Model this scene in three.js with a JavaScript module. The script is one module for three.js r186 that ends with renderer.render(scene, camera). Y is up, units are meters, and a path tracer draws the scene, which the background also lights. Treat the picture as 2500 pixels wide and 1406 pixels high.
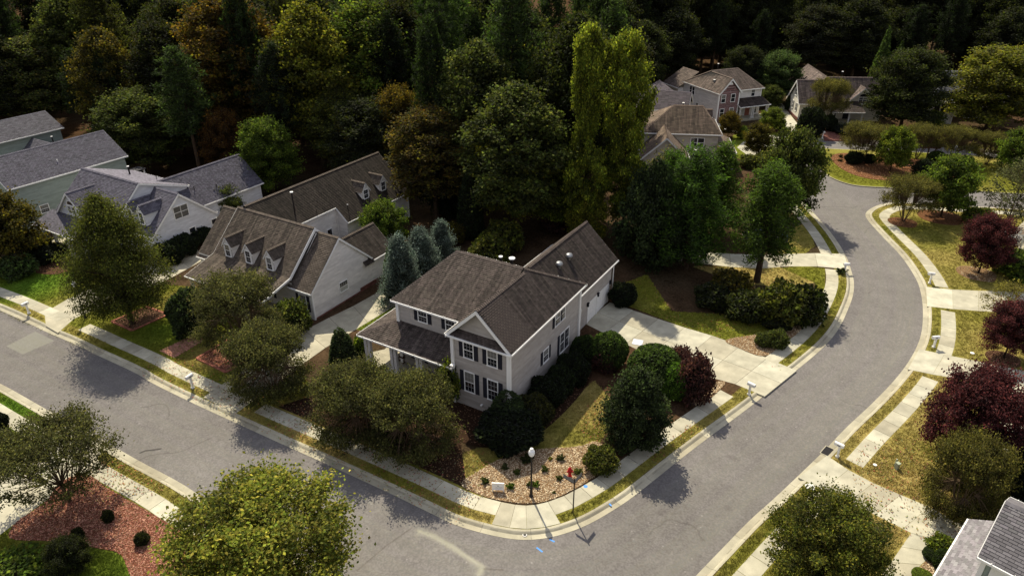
import * as THREE from 'three';
import { mergeGeometries } from 'three/addons/utils/BufferGeometryUtils.js';

const scene = new THREE.Scene();
// ---------- camera, sky, sun, exposure ----------
const camera = new THREE.PerspectiveCamera(44.64, 1024 / 575, 0.5, 3000);
camera.position.set(0, 31, 0);
camera.rotation.set(-0.49567, 0, -0.00571);
const SUN_EL = 50 * Math.PI / 180, SUN_AZ = 18.3 * Math.PI / 180;
const sunDir = new THREE.Vector3(-Math.sin(SUN_AZ) * Math.cos(SUN_EL), Math.sin(SUN_EL), -Math.cos(SUN_AZ) * Math.cos(SUN_EL));
// hazy bright sky: pale and warm at the horizon, soft blue overhead, brighter round the sun
const SKY = 0.5;
{
  const w = 256, h = 128, d = new Float32Array(w * h * 4);
  for (let y = 0; y < h; y++) for (let x = 0; x < w; x++) {
    const e = ((y + 0.5) / h - 0.5) * Math.PI, a = ((x + 0.5) / w - 0.5) * 2 * Math.PI, i = (y * w + x) * 4;
    const v = new THREE.Vector3(Math.cos(e) * Math.cos(a), Math.sin(e), Math.cos(e) * Math.sin(a)), t = Math.pow(Math.max(0, Math.sin(e)), 0.55), g = 0.9 * Math.exp(-Math.pow(v.angleTo(sunDir) / 0.42, 2));
    const c = e < 0 ? [0.32, 0.29, 0.24] : [0.98 + (0.58 - 0.98) * t + g, 0.94 + (0.64 - 0.94) * t + g * 0.92, 0.90 + (0.84 - 0.90) * t + g * 0.78];
    for (let k = 0; k < 3; k++) d[i + k] = c[k] * SKY;
    d[i + 3] = 1;
  }
  const t = new THREE.DataTexture(d, w, h, THREE.RGBAFormat, THREE.FloatType);
  t.mapping = THREE.EquirectangularReflectionMapping; t.colorSpace = THREE.LinearSRGBColorSpace; t.magFilter = t.minFilter = THREE.LinearFilter; t.wrapS = THREE.RepeatWrapping; t.needsUpdate = true;
  scene.background = t; scene.environment = t;
}
const sun = new THREE.DirectionalLight(new THREE.Color(1, 0.91, 0.71), 4.1);
sun.name = 'sun';
sun.position.copy(sunDir).multiplyScalar(220).add(new THREE.Vector3(0, 0, -70));
sun.target.position.set(0, 0, -70);
sun.castShadow = true;
sun.shadow.mapSize.set(4096, 4096);
Object.assign(sun.shadow.camera, { left: -130, right: 130, top: 130, bottom: -130, near: 1, far: 500 });
scene.add(sun, sun.target);
const EXPOSURE = 1.68;
scene.fog = null;

// ---------- helpers ----------
function rng(seed) { let s = seed | 0; return () => { s = (s + 0x6d2b79f5) | 0; let t = Math.imul(s ^ (s >>> 15), 1 | s); t = (t + Math.imul(t ^ (t >>> 7), 61 | t)) ^ t; return ((t ^ (t >>> 14)) >>> 0) / 4294967296; }; }
const V = (x, y, z) => new THREE.Vector3(x, y, z);
const lerp = (a, b, t) => a + (b - a) * t, clamp = (x, a, b) => Math.max(a, Math.min(b, x));
const used = {};
function numbered(n) { const k = used[n] = (used[n] ?? -1) + 1; return k ? n + '_' + String(k).padStart(3, '0') : n; }
function shade(o) { o.traverse((m) => { if (m.isMesh) { m.castShadow = true; m.receiveShadow = true; } }); return o; }
function thing(name, label, category, group, x = 0, y = 0, z = 0, turn = 0) {
  const o = new THREE.Group(); o.name = numbered(name); o.position.set(x, y, z); o.rotation.y = turn;
  o.userData = { label, category }; if (group) o.userData.group = group;
  scene.add(o); return o;
}
function structure(name, x = 0, y = 0, z = 0) { const o = new THREE.Group(); o.name = numbered(name); o.userData = { kind: 'structure' }; o.position.set(x, y, z); scene.add(o); return o; }
function part(name, geo, mat, parent, stuff) {
  const m = new THREE.Mesh(geo, mat); m.name = name; m.castShadow = m.receiveShadow = true; parent.add(m);
  if (stuff) m.userData.kind = 'stuff';
  return m;
}
// collects polygons into one geometry; colours are linear
class B {
  constructor() { this.p = []; this.c = []; this.u = []; this.col = [1, 1, 1]; }
  tri(a, b, c, col = this.col, ua = [0, 0], ub = [0, 0], uc = [0, 0]) {
    this.p.push(a.x, a.y, a.z, b.x, b.y, b.z, c.x, c.y, c.z);
    this.u.push(...ua, ...ub, ...uc);
    for (let i = 0; i < 3; i++) this.c.push(col[0], col[1], col[2]);
    return this;
  }
  quad(a, b, c, d, col = this.col, uv) {
    if (!uv) { const w = a.distanceTo(b), h = a.distanceTo(d); uv = [[0, 0], [w, 0], [w, h], [0, h]]; }
    this.tri(a, b, c, col, uv[0], uv[1], uv[2]); this.tri(a, c, d, col, uv[0], uv[2], uv[3]); return this;
  }
  // box with corner at o and edge vectors x, y, z (right-handed)
  para(o, x, y, z, col) {
    const q = (a, b, c, d) => this.quad(a, b, c, d, col), s = (...v) => v.reduce((m, n) => m.add(n), o.clone());
    q(s(z), s(x, z), s(x, y, z), s(y, z)); q(s(x), s(), s(y), s(x, y)); q(s(x, z), s(x), s(x, y), s(x, y, z));
    q(s(), s(z), s(y, z), s(y)); q(s(y, z), s(x, y, z), s(x, y), s(y)); q(s(), s(x), s(x, z), s(z)); return this;
  }
  box(cx, cy, cz, w, h, d, turn = 0, col) {
    const X = V(Math.cos(turn) * w, 0, -Math.sin(turn) * w), Z = V(Math.sin(turn) * d, 0, Math.cos(turn) * d), Y = V(0, h, 0);
    return this.para(V(cx, cy, cz).addScaledVector(X, -0.5).addScaledVector(Y, -0.5).addScaledVector(Z, -0.5), X, Y, Z, col);
  }
  tube(a, b, r0, r1, n = 6, col, cap) {
    const d = b.clone().sub(a); if (d.lengthSq() < 1e-8) return this; d.normalize();
    const x = Math.abs(d.y) < 0.9 ? V(0, 1, 0).cross(d).normalize() : V(1, 0, 0).cross(d).normalize(), y = d.clone().cross(x);
    const at = (c, r, i) => { const t = i / n * 6.28319; return c.clone().addScaledVector(x, Math.cos(t) * r).addScaledVector(y, Math.sin(t) * r); };
    for (let i = 0; i < n; i++) {
      this.quad(at(a, r0, i), at(a, r0, i + 1), at(b, r1, i + 1), at(b, r1, i), col, [[i / n, 0], [(i + 1) / n, 0], [(i + 1) / n, 2], [i / n, 2]]);
      if (cap) this.tri(b, at(b, r1, i), at(b, r1, i + 1), col);
    }
    return this;
  }
  lathe(cx, cy, cz, prof, n = 10, col) { // prof: [r, y] from the bottom up
    for (let k = 0; k < prof.length - 1; k++) for (let i = 0; i < n; i++) {
      const f = (j, i) => { const t = i / n * 6.28319; return V(cx + Math.cos(t) * prof[j][0], cy + prof[j][1], cz - Math.sin(t) * prof[j][0]); };
      this.quad(f(k, i), f(k, i + 1), f(k + 1, i + 1), f(k + 1, i), col);
    }
    return this;
  }
  geo(smooth) {
    const g = new THREE.BufferGeometry();
    g.setAttribute('position', new THREE.Float32BufferAttribute(this.p, 3));
    g.setAttribute('color', new THREE.Float32BufferAttribute(this.c, 3));
    g.setAttribute('uv', new THREE.Float32BufferAttribute(this.u, 2));
    g.computeVertexNormals();
    return g;
  }
  put(name, mat, parent, stuff) { return part(name, this.geo(), mat, parent, stuff); }
}
// ---------- noise and textures ----------
const PERM = (() => { const r = rng(7), a = [...Array(256).keys()]; for (let i = 255; i > 0; i--) { const j = Math.floor(r() * (i + 1)); [a[i], a[j]] = [a[j], a[i]]; } return a; })();
const h2 = (x, y) => PERM[(PERM[x & 255] + y) & 255] / 255;
function vn(x, y, per = 256) {
  const xi = Math.floor(x), yi = Math.floor(y), fx = x - xi, fy = y - yi, sx = fx * fx * (3 - 2 * fx), sy = fy * fy * (3 - 2 * fy);
  const m = (a) => ((a % per) + per) % per, x0 = m(xi), x1 = m(xi + 1), y0 = m(yi), y1 = m(yi + 1);
  return lerp(lerp(h2(x0, y0), h2(x1, y0), sx), lerp(h2(x0, y1), h2(x1, y1), sx), sy);
}
function fbm(x, y, o = 4, per = 256) { let s = 0, a = 0.5, t = 0; for (let i = 0; i < o; i++) { s += a * vn(x, y, per); t += a; a *= 0.5; x *= 2; y *= 2; per *= 2; } return s / t; }
function tex(w, h, f, srgb = true, repeat = [1, 1]) {
  const d = new Uint8Array(w * h * 4);
  for (let y = 0; y < h; y++) for (let x = 0; x < w; x++) { const c = f(x, y), i = (y * w + x) * 4; d[i] = clamp(c[0], 0, 1) * 255; d[i + 1] = clamp(c[1], 0, 1) * 255; d[i + 2] = clamp(c[2], 0, 1) * 255; d[i + 3] = 255; }
  const t = new THREE.DataTexture(d, w, h, THREE.RGBAFormat);
  t.wrapS = t.wrapT = THREE.RepeatWrapping; t.magFilter = THREE.LinearFilter; t.minFilter = THREE.LinearFilter;
  if (srgb) t.colorSpace = THREE.SRGBColorSpace;
  t.repeat.set(...repeat); t.needsUpdate = true; return t;
}
const g2 = (v) => [v, v, v];
const rT = rng(99);
const noiseBump = tex(256, 256, (x, y) => g2(fbm(x / 4, y / 4, 3, 64) * 0.6 + rT() * 0.4), false);
const mottle = tex(512, 512, (x, y) => g2(0.84 + 0.16 * fbm(x / 32, y / 32, 5, 16)));            // soft tone change, 512 px
const concreteT = tex(512, 512, (x, y) => { const v = 0.76 + 0.2 * fbm(x / 64, y / 64, 5, 8) + (rT() - 0.5) * 0.09; return [v, v * 0.995, v * 0.97]; }, true, [0.25, 0.25]);
const stripT = tex(512, 512, (x, y) => { const v = 0.5 + 0.5 * fbm(x / 10, y / 110, 4, 64) + (rT() - 0.5) * 0.12; return [v, v * 0.97, v * 0.95]; }, true, [0.11, 0.11]);   // roof streaks
const barkT = tex(128, 256, (x, y) => { const v = 0.45 + 0.5 * fbm(x / 6, y / 40, 4, 32); return [v, v * 0.93, v * 0.85]; });
const brickT = tex(256, 256, (x, y) => { const row = Math.floor(y / 16), u = (x + (row % 2) * 16) % 256, mort = y % 16 < 2 || u % 32 < 2, k = h2(Math.floor(u / 32), row); const v = 0.6 + 0.4 * k; return mort ? [0.6, 0.58, 0.56] : [v * 0.55, v * 0.43, v * 0.42]; }, true, [0.6, 0.75]);
const lin = (r, g, b) => new THREE.Color().setRGB(r, g, b);
function std(r, g, b, o = {}) { return new THREE.MeshPhysicalMaterial({ color: lin(r, g, b), roughness: 0.85, specularIntensity: 0.3, side: THREE.DoubleSide, vertexColors: true, ...o }); }
const M = {
  white: std(0.78, 0.77, 0.74, { roughness: 0.5 }),
  trim: std(0.74, 0.72, 0.68, { roughness: 0.6, map: mottle }),
  black: std(0.018, 0.018, 0.022, { roughness: 0.6 }),
  shutter: std(0.022, 0.022, 0.03, { roughness: 0.7 }),
  metal: std(0.30, 0.31, 0.32, { roughness: 0.35, metalness: 0.7 }),
  darkMetal: std(0.03, 0.026, 0.025, { roughness: 0.5, metalness: 0.3 }),
  glass: new THREE.MeshPhysicalMaterial({ color: lin(0.014, 0.016, 0.022), roughness: 0.08, side: THREE.DoubleSide }),
  blind: std(0.42, 0.42, 0.36, { roughness: 0.7 }),
  muntin: std(0.36, 0.35, 0.34), shade: std(0.16, 0.155, 0.14, { roughness: 0.5 }),
  siding: {
    greige: std(0.47, 0.43, 0.39, { map: mottle }), white: std(0.80, 0.765, 0.72, { map: mottle }), cream: std(0.78, 0.74, 0.63, { map: mottle }),
    blue: std(0.70, 0.71, 0.74, { map: mottle }), green: std(0.31, 0.36, 0.32, { map: mottle }), tan: std(0.52, 0.46, 0.375, { map: mottle }), beige: std(0.52, 0.48, 0.38, { map: mottle }),
  },
  brick: std(1, 0.9, 0.92, { map: brickT, bumpMap: noiseBump, bumpScale: 0.01 }),
  brickRed: std(0.85, 0.5, 0.42, { map: brickT }),
  redBrick: std(0.30, 0.12, 0.085, { roughness: 0.9 }),
  roof: { brown: std(1, 1, 1, { map: stripT }), slate: std(1, 1, 1, { map: mottle }), grey: std(1, 1, 1, { map: mottle }) },
  roofBase: std(0.02, 0.018, 0.018),
  concrete: std(0.56, 0.53, 0.435, { map: concreteT, bumpMap: noiseBump, bumpScale: 0.003 }),
  concrete2: std(0.50, 0.465, 0.375, { map: concreteT, bumpMap: noiseBump, bumpScale: 0.003 }),
  concrete3: std(0.60, 0.575, 0.48, { map: concreteT, bumpMap: noiseBump, bumpScale: 0.003 }),
  bark: std(0.11, 0.085, 0.062, { map: barkT, roughness: 0.95 }), barkPale: std(0.24, 0.19, 0.14, { map: barkT, roughness: 0.9 }), barkDark: std(0.04, 0.03, 0.023, { map: barkT, roughness: 0.95 }),
  wood: std(0.075, 0.045, 0.03, { roughness: 0.8 }),
};
// ---------- ground: plan lines in metres (x, z) ----------
const up = (p, y = 0) => V(p[0], y, p[1]);
function smooth(pts, step = 0.5, closed = false) {
  const c = new THREE.CatmullRomCurve3(pts.map((p) => up(p)), closed, 'centripetal');
  const n = Math.max(8, Math.round(c.getLength() / step));
  const a = c.getSpacedPoints(n).map((p) => [p.x, p.z]);
  if (closed) a.pop();
  return a;
}
function offset(line, d, closed = false) { // positive d: to the left of travel
  const n = line.length;
  return line.map((p, i) => {
    const a = line[closed ? (i + n - 1) % n : Math.max(0, i - 1)], b = line[closed ? (i + 1) % n : Math.min(n - 1, i + 1)];
    const dx = b[0] - a[0], dz = b[1] - a[1], l = Math.hypot(dx, dz) || 1;
    return [p[0] + dz / l * d, p[1] - dx / l * d];
  });
}
// kerb lines, along the edge of the asphalt
const mainEdge = smooth([[-300, -183], [-61.06, -61.91], [-52.25, -57.42], [-45.38, -53.83], [-41.63, -51.66], [-38.95, -50.06], [-36.47, -48.69], [-33.2, -46.73], [-28.68, -44.05], [-27.29, -43.06], [-22.83, -40.33], [-19.71, -38.52], [-15.66, -36.18], [-10.92, -33.48], [-7.1, -31.24], [-5.09, -30.01], [-3.39, -28.99], [-0.98, -28.12], [0.3, -27.87], [1.16, -27.87], [2.34, -28.09], [4.12, -28.84], [6.13, -30.2], [7.15, -31.02], [10.7, -34.27], [12.98, -36.3], [16.72, -39.54], [20.17, -42.69], [22.52, -44.8], [25.09, -47.29], [27.23, -49.78], [29.38, -52.95], [31.16, -55.91], [32.27, -58.31], [33.01, -60.58], [33.9, -63.95], [34.57, -68.32], [34.86, -72.03], [35.09, -77.37], [35.74, -82.66], [36.8, -87.98], [37.91, -93.36], [38.61, -97.59], [39.66, -102.14], [41.4, -104], [44.13, -105.03], [46.8, -104.32], [49.57, -103.63], [55.47, -102.88], [61.63, -101.72], [66.5, -99.6], [70.16, -96.81], [74.17, -93.24], [110, -75], [300, 20]]);
const rightEdge = smooth([[300, -2], [110, -52], [66.96, -73.02], [59.7, -76.06], [54.33, -77.17], [51.06, -77.74], [48.86, -78.17], [46.49, -78.53], [44.69, -78.23], [42.9, -77.22], [41.52, -75.96], [40.68, -74.73], [40.26, -73.17], [39.99, -70.87], [39.73, -67.73], [39.47, -64.22], [38.88, -60.83], [38.14, -57.95], [37.13, -55.36], [35.85, -52.66], [33.95, -49.26], [32.36, -47], [30.46, -44.72], [28.55, -42.71], [25.81, -40.11], [22.62, -37.27], [20.31, -35.08], [18.33, -33.28], [15.84, -31.06], [13.59, -29.12], [11.47, -27.11], [9.78, -25.5], [8.04, -23.78], [-6, -9], [-30, 15], [-60, 45]]);
const leftEdge = smooth([[-300, -174], [-44.07, -45.75], [-38.38, -42.89], [-34.37, -40.53], [-31.84, -39.02], [-27.9, -36.74], [-24.19, -34.52], [-20.57, -32.44], [-18.51, -31.09], [-15.46, -29.25], [-12.59, -27.45], [-10.95, -26.33], [-9.09, -24.88], [-8.4, -23.4], [-8.8, -19.8], [-14, -13], [-70, 43]]);
const islandEdge = smooth([[43.23, -96.93], [42.58, -92.57], [42.33, -87.41], [43.66, -84.9], [47.02, -83.95], [52, -83.27], [57.7, -82.45], [64.21, -81.49], [70.21, -84.31], [71.86, -89.83], [66.63, -94.83], [61.18, -96.41], [53.15, -97.89], [48.54, -98.56], [45.34, -99.01], [43.9, -98.36]], 0.5, true);
const KERB = 0.65;
const mainBack = offset(mainEdge, KERB), rightBack = offset(rightEdge, KERB), leftBack = offset(leftEdge, -KERB), islandBack = offset(islandEdge, KERB * -1, true);

// painted ground cover: colour of soil, litter and grass, nothing else
const LX = -100, LZ = -165, LW = 200, LH = 160, LR = 10.24;
const lcx = (x) => (x - LX) * LR, lcy = (z) => (z - LZ) * LR;
function plan(w, h) { const c = document.createElement('canvas'); c.width = w; c.height = h; return c; }
const landC = plan(2048, 1638), maskC = plan(2048, 1638), lg = landC.getContext('2d'), mg = maskC.getContext('2d');
function poly(g, pts, fill) { g.fillStyle = fill; g.beginPath(); pts.forEach((p, i) => (i ? g.lineTo(lcx(p[0]), lcy(p[1])) : g.moveTo(lcx(p[0]), lcy(p[1])))); g.closePath(); g.fill(); }
lg.fillStyle = '#000'; lg.fillRect(0, 0, 2048, 1638); mg.fillStyle = '#000'; mg.fillRect(0, 0, 2048, 1638);
// channel r: lawn, g: lush, b: dry/bare
function lawn(pts, lush = 0, dry = 0) { poly(lg, pts, `rgb(255,${lush},${dry})`); }
lawn([...leftBack.slice(0), [-300, 37]], 70, 40);
lawn([...rightBack, [300, 45]], 20, 90);
lawn(islandBack, 40, 60);
lawn([[-63.95, -63.57], [-54.79, -63.45], [-52.07, -64.35], [-44.72, -62.4], [-35.72, -58.82], [-29.55, -57.93], [-24.85, -53.32], [-17.98, -46.77], [-13.05, -39.46], [-6.63, -34.38], [-2.35, -32.51], [-0.31, -28.58], [-3.6, -28.91], [-11.81, -34.04], [-25.91, -42.48], [-50.88, -56.6], [-63.21, -62.64]], 60, 30);
lawn([[-4, -34.36], [1.34, -37.55], [6.07, -42.68], [7.72, -39.27], [5.26, -35.05], [0.2, -33.94], [-3.08, -32.16]], 40, 100);
lawn([[9.53, -57.46], [13.01, -59.91], [13.94, -52.88], [20.51, -52.1], [22.08, -49.42], [17.91, -47.9], [14.15, -50.48], [10.17, -54]], 50, 20);
lawn([[26, -61.06], [28.61, -61.65], [30.61, -61], [28.12, -54.91], [25.45, -50.69], [24.35, -50.04], [27.14, -54.17], [28.44, -58.04], [25.27, -58.91]], 40, 60);
lawn([[17.73, -61.61], [26.15, -61.5], [28.44, -58.04], [24.72, -57.28], [21.16, -58.13]], 0, 230);
lawn([[28.07, -62.38], [31.56, -66.18], [33.36, -72.68], [30.5, -70.44], [27.08, -64.27]], 20, 140);
lawn([[34.37, -106.64], [42.99, -113.54], [46.95, -106.39], [43.65, -104.26], [40.67, -106.51], [33.86, -92.78], [30.94, -96.47]], 90, 50);
lawn([[-13.49, -50.45], [-10.75, -55.36], [-9.67, -54.23], [-11.76, -49.46]], 120, 0);
for (const [e, s] of [[mainEdge, 1], [rightEdge, 1], [leftEdge, -1]]) { const a = offset(e, 0.68 * s), b = offset(e, 1.6 * s); lawn([...a, ...b.reverse()], 30, 80); }
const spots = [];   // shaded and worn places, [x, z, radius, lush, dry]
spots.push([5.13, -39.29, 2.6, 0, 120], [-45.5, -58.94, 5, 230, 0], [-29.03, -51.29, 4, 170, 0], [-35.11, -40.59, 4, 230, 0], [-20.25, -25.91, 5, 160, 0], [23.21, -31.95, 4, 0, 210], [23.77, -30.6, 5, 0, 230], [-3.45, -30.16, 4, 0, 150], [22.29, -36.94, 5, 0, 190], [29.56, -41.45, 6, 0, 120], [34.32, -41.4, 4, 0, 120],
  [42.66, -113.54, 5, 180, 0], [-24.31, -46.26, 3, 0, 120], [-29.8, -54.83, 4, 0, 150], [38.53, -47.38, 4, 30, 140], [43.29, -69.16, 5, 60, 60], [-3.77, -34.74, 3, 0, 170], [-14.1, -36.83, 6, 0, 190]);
const landI = lg.getImageData(0, 0, 2048, 1638), LD = landI.data, lawnMask = new Uint8Array(2048 * 1638);
{
  const sr = (v) => (v <= 0.0031308 ? 12.92 * v : 1.055 * Math.pow(v, 1 / 2.4) - 0.055) * 255, r = rng(5);
  const S = [...Array(1024).keys()].map((i) => sr(i / 1023 * 0.4));
  const put = (i, v) => { LD[i] = S[clamp(Math.round(v * 1023 / 0.4), 0, 1023)]; };
  for (let y = 0; y < 1638; y++) for (let x = 0; x < 2048; x++) {
    const k = y * 2048 + x, i = k * 4, isLawn = LD[i] > 120, big = fbm(x / 90, y / 90, 4), mid = fbm(x / 14 + 50, y / 14, 3), grain = r();
    let R, Gc, Bc;
    if (isLawn) {
      lawnMask[k] = 1;
      let lush = LD[i + 1] / 255, dr = LD[i + 2] / 255; const wx = LX + x / LR, wz = LZ + y / LR;
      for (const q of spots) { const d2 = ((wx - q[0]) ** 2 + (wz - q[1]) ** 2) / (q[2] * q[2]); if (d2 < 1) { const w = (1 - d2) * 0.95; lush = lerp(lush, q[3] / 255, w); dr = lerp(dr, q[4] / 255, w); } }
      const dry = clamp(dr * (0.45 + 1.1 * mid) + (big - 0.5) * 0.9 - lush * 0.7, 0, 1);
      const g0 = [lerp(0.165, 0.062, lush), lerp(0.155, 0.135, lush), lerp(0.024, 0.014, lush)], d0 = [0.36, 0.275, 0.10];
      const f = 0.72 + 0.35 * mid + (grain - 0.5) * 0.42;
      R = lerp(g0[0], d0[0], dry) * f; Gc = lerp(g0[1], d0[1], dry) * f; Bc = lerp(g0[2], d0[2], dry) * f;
    } else {
      const f = 0.5 + 0.7 * mid + (grain - 0.5) * 0.7;
      R = 0.062 * f * (0.8 + 0.5 * big); Gc = 0.042 * f; Bc = 0.024 * f;
    }
    put(i, R); put(i + 1, Gc); put(i + 2, Bc); LD[i + 3] = 255;
  }
}
function canvasTexture(c, x0, z0, w, h) {
  const t = new THREE.CanvasTexture(c); t.colorSpace = THREE.SRGBColorSpace; t.wrapS = t.wrapT = THREE.ClampToEdgeWrapping; t.magFilter = THREE.LinearFilter; t.needsUpdate = true; return t;
}
lg.putImageData(landI, 0, 0);
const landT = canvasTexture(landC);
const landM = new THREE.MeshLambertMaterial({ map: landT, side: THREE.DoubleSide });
function sheet(name, pts, y, mat, parent, map, hole) {
  const s = new THREE.Shape(pts.map((p) => new THREE.Vector2(p[0], -p[1])));
  if (hole) s.holes.push(new THREE.Path(hole.map((p) => new THREE.Vector2(p[0], -p[1]))));
  const g = new THREE.ShapeGeometry(s); g.rotateX(-Math.PI / 2);
  const P = g.attributes.position, u = new Float32Array(P.count * 2), c = new Float32Array(P.count * 3).fill(1);
  for (let i = 0; i < P.count; i++) { u[2 * i] = map ? (P.getX(i) - map[0]) / map[2] : P.getX(i); u[2 * i + 1] = map ? 1 - (P.getZ(i) - map[1]) / map[3] : P.getZ(i); }
  g.setAttribute('uv', new THREE.BufferAttribute(u, 2)); g.setAttribute('color', new THREE.BufferAttribute(c, 3));
  const m = part(name, g, mat, parent); m.position.y = y; return m;
}
const LMAP = [LX, LZ, LW, LH];
function ground(name, pts) { const m = sheet(numbered(name), pts, 0, landM, scene, LMAP); m.userData.kind = 'structure'; return m; }
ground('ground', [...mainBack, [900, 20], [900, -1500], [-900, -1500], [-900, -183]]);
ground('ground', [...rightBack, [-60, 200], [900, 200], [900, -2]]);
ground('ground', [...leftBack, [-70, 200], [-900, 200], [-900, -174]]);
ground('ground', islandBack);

// asphalt with its own cracks, tar lines and patches
const roadC = plan(2048, 1280), rg = roadC.getContext('2d'), RX = -66, RZ = -112, RR = 14.1;
{
  const im = rg.createImageData(2048, 1280), d = im.data, r = rng(12);
  for (let y = 0; y < 1280; y++) for (let x = 0; x < 2048; x++) {
    const i = (y * 2048 + x) * 4, v = 122 + (fbm(x / 130, y / 130, 4) - 0.5) * 26 + (fbm(x / 9, y / 9, 2) - 0.5) * 12 + (r() - 0.5) * 22 + (r() > 0.999 ? 40 : 0);
    d[i] = v + 1; d[i + 1] = v - 2; d[i + 2] = v - 3; d[i + 3] = 255;
  }
  rg.putImageData(im, 0, 0);
  const rx = (p) => (p[0] - RX) * RR, rz = (p) => (p[1] - RZ) * RR;
  const fill = (pts, st) => { rg.fillStyle = st; rg.beginPath(); pts.forEach((p, i) => (i ? rg.lineTo(rx(p), rz(p)) : rg.moveTo(rx(p), rz(p)))); rg.closePath(); rg.fill(); };
  const line = (pts, st, w) => { rg.strokeStyle = st; rg.lineWidth = w; rg.beginPath(); pts.forEach((p, i) => (i ? rg.lineTo(rx(p), rz(p)) : rg.moveTo(rx(p), rz(p)))); rg.stroke(); };
  fill([[-41.27, -48.09], [-39.19, -46.87], [-37.78, -48.86], [-40.22, -50.35]], 'rgba(150,152,140,0.55)');
  const scar = [[-5.48, -28.56], [-4.46, -28.08], [-3.49, -27.44], [-1.67, -25.99], [-1.87, -25.52]];
  for (let k = 0; k < 26; k++) { const q = rng(k + 3); line(scar.map((p) => [p[0] + (q() - 0.5) * 0.35, p[1] + (q() - 0.5) * 0.35]), 'rgba(190,184,172,0.05)', 1 + q() * 4); }
  const blot = (p, w, n) => { const q = rng(n); for (let k = 0; k < 40; k++) { rg.fillStyle = 'rgba(190,184,172,0.05)'; rg.beginPath(); rg.ellipse(rx(p) + (q() - 0.5) * w * RR * 1.6, rz(p) + (q() - 0.5) * w * RR * 0.7, q() * w * 4, q() * w * 3, q() * 3, 0, 7); rg.fill(); } };
  blot([[-5.14, -28.03]][0], 1.1, 1); blot([[-3.82, -27.39]][0], 0.8, 2); blot([[-2.05, -25.79]][0], 0.7, 3); blot([[-33.81, -44.4]][0], 0.9, 4); blot([[-16.67, -36.24]][0], 0.8, 5);
  line([[-5.81, -28.78], [-7.12, -27.47], [-8.4, -25.83]], 'rgba(70,62,58,0.5)', 1); line([[-1.62, -25.91], [-0.52, -25.83]], 'rgba(70,62,58,0.5)', 1);
  const q = rng(31);
  const along = (e, k) => e[clamp(Math.round(k), 0, e.length - 1)];
  for (let n = 0; n < 70; n++) { // hairline cracks
    let e = q() < 0.5 ? mainEdge : rightEdge, i0 = Math.floor(q() * e.length), p = along(e, i0).slice(), a = q() * 6.28; const o = (1 + q() * 4.5) * -1; const t = along(e, i0 + 1), dx = t[0] - p[0], dz = t[1] - p[1], l = Math.hypot(dx, dz) || 1;
    p = [p[0] + dz / l * o, p[1] - dx / l * o]; const pts = [p.slice()];
    for (let s = 0; s < 8 + q() * 14; s++) { a += (q() - 0.5) * 1.1; p[0] += Math.cos(a) * 0.28; p[1] += Math.sin(a) * 0.28; pts.push(p.slice()); }
    line(pts, 'rgba(60,54,52,0.45)', 0.9);
  }
  for (const [e, ds] of [[mainEdge, [1.25, 2.5, 3.9, 5.0]], [rightEdge, [1.1]]]) for (const d of ds) for (let k = 0; k < 5; k++) line(offset(e, -(d + (k - 2) * 0.12)), k % 2 ? 'rgba(88,84,82,0.055)' : 'rgba(168,162,156,0.05)', 5 + k * 2);
  for (let n = 0; n < 160; n++) { const e = q() < 0.55 ? mainEdge : rightEdge, i0 = Math.floor(q() * (e.length - 2)), p = e[i0], t = e[i0 + 1], dx = t[0] - p[0], dz = t[1] - p[1], l = Math.hypot(dx, dz) || 1, o = -(0.4 + q() * 5), c = [p[0] + dz / l * o, p[1] - dx / l * o], dark = q() < 0.6; rg.fillStyle = dark ? 'rgba(70,66,64,0.16)' : 'rgba(175,168,160,0.14)'; rg.beginPath(); rg.ellipse(rx(c), rz(c), 1 + q() * 6, 1 + q() * 4, q() * 3, 0, 7); rg.fill(); }
  for (let n = 0; n < 9; n++) { const i0 = Math.floor(mainEdge.length * (0.56 + n * 0.02)), p = mainEdge[i0], t = mainEdge[i0 + 1]; if (!t) continue; const dx = t[0] - p[0], dz = t[1] - p[1], l = Math.hypot(dx, dz) || 1, w = (o, s) => [p[0] + dz / l * o + dx / l * s, p[1] - dx / l * o + dz / l * s]; const pts = []; for (let k = 0; k <= 8; k++) pts.push(w(-0.2 - k * 0.68, (q() - 0.5) * 0.35)); line(pts, 'rgba(74,70,68,0.5)', 1.1); }   // wheel paths
  line([[-24.4, -35.18], [-24.13, -35.42], [-23.63, -35.49], [-23.14, -35.61]], 'rgba(45,42,42,0.85)', 1.3);
}
const roadT = canvasTexture(roadC);
const roadM = new THREE.MeshPhysicalMaterial({ map: roadT, color: lin(0.74, 0.72, 0.70), roughness: 0.95, specularIntensity: 0.25, side: THREE.DoubleSide, bumpMap: noiseBump.clone(), bumpScale: 0.004 });
roadM.bumpMap.repeat.set(90, 60);
{ const m = sheet('road', [[-400, -260], [-400, 90], [400, 90], [400, -160], [40, -160]], -0.12, roadM, scene, [RX, RZ, 2048 / RR, 1280 / RR]); m.userData.kind = 'structure'; }

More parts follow.
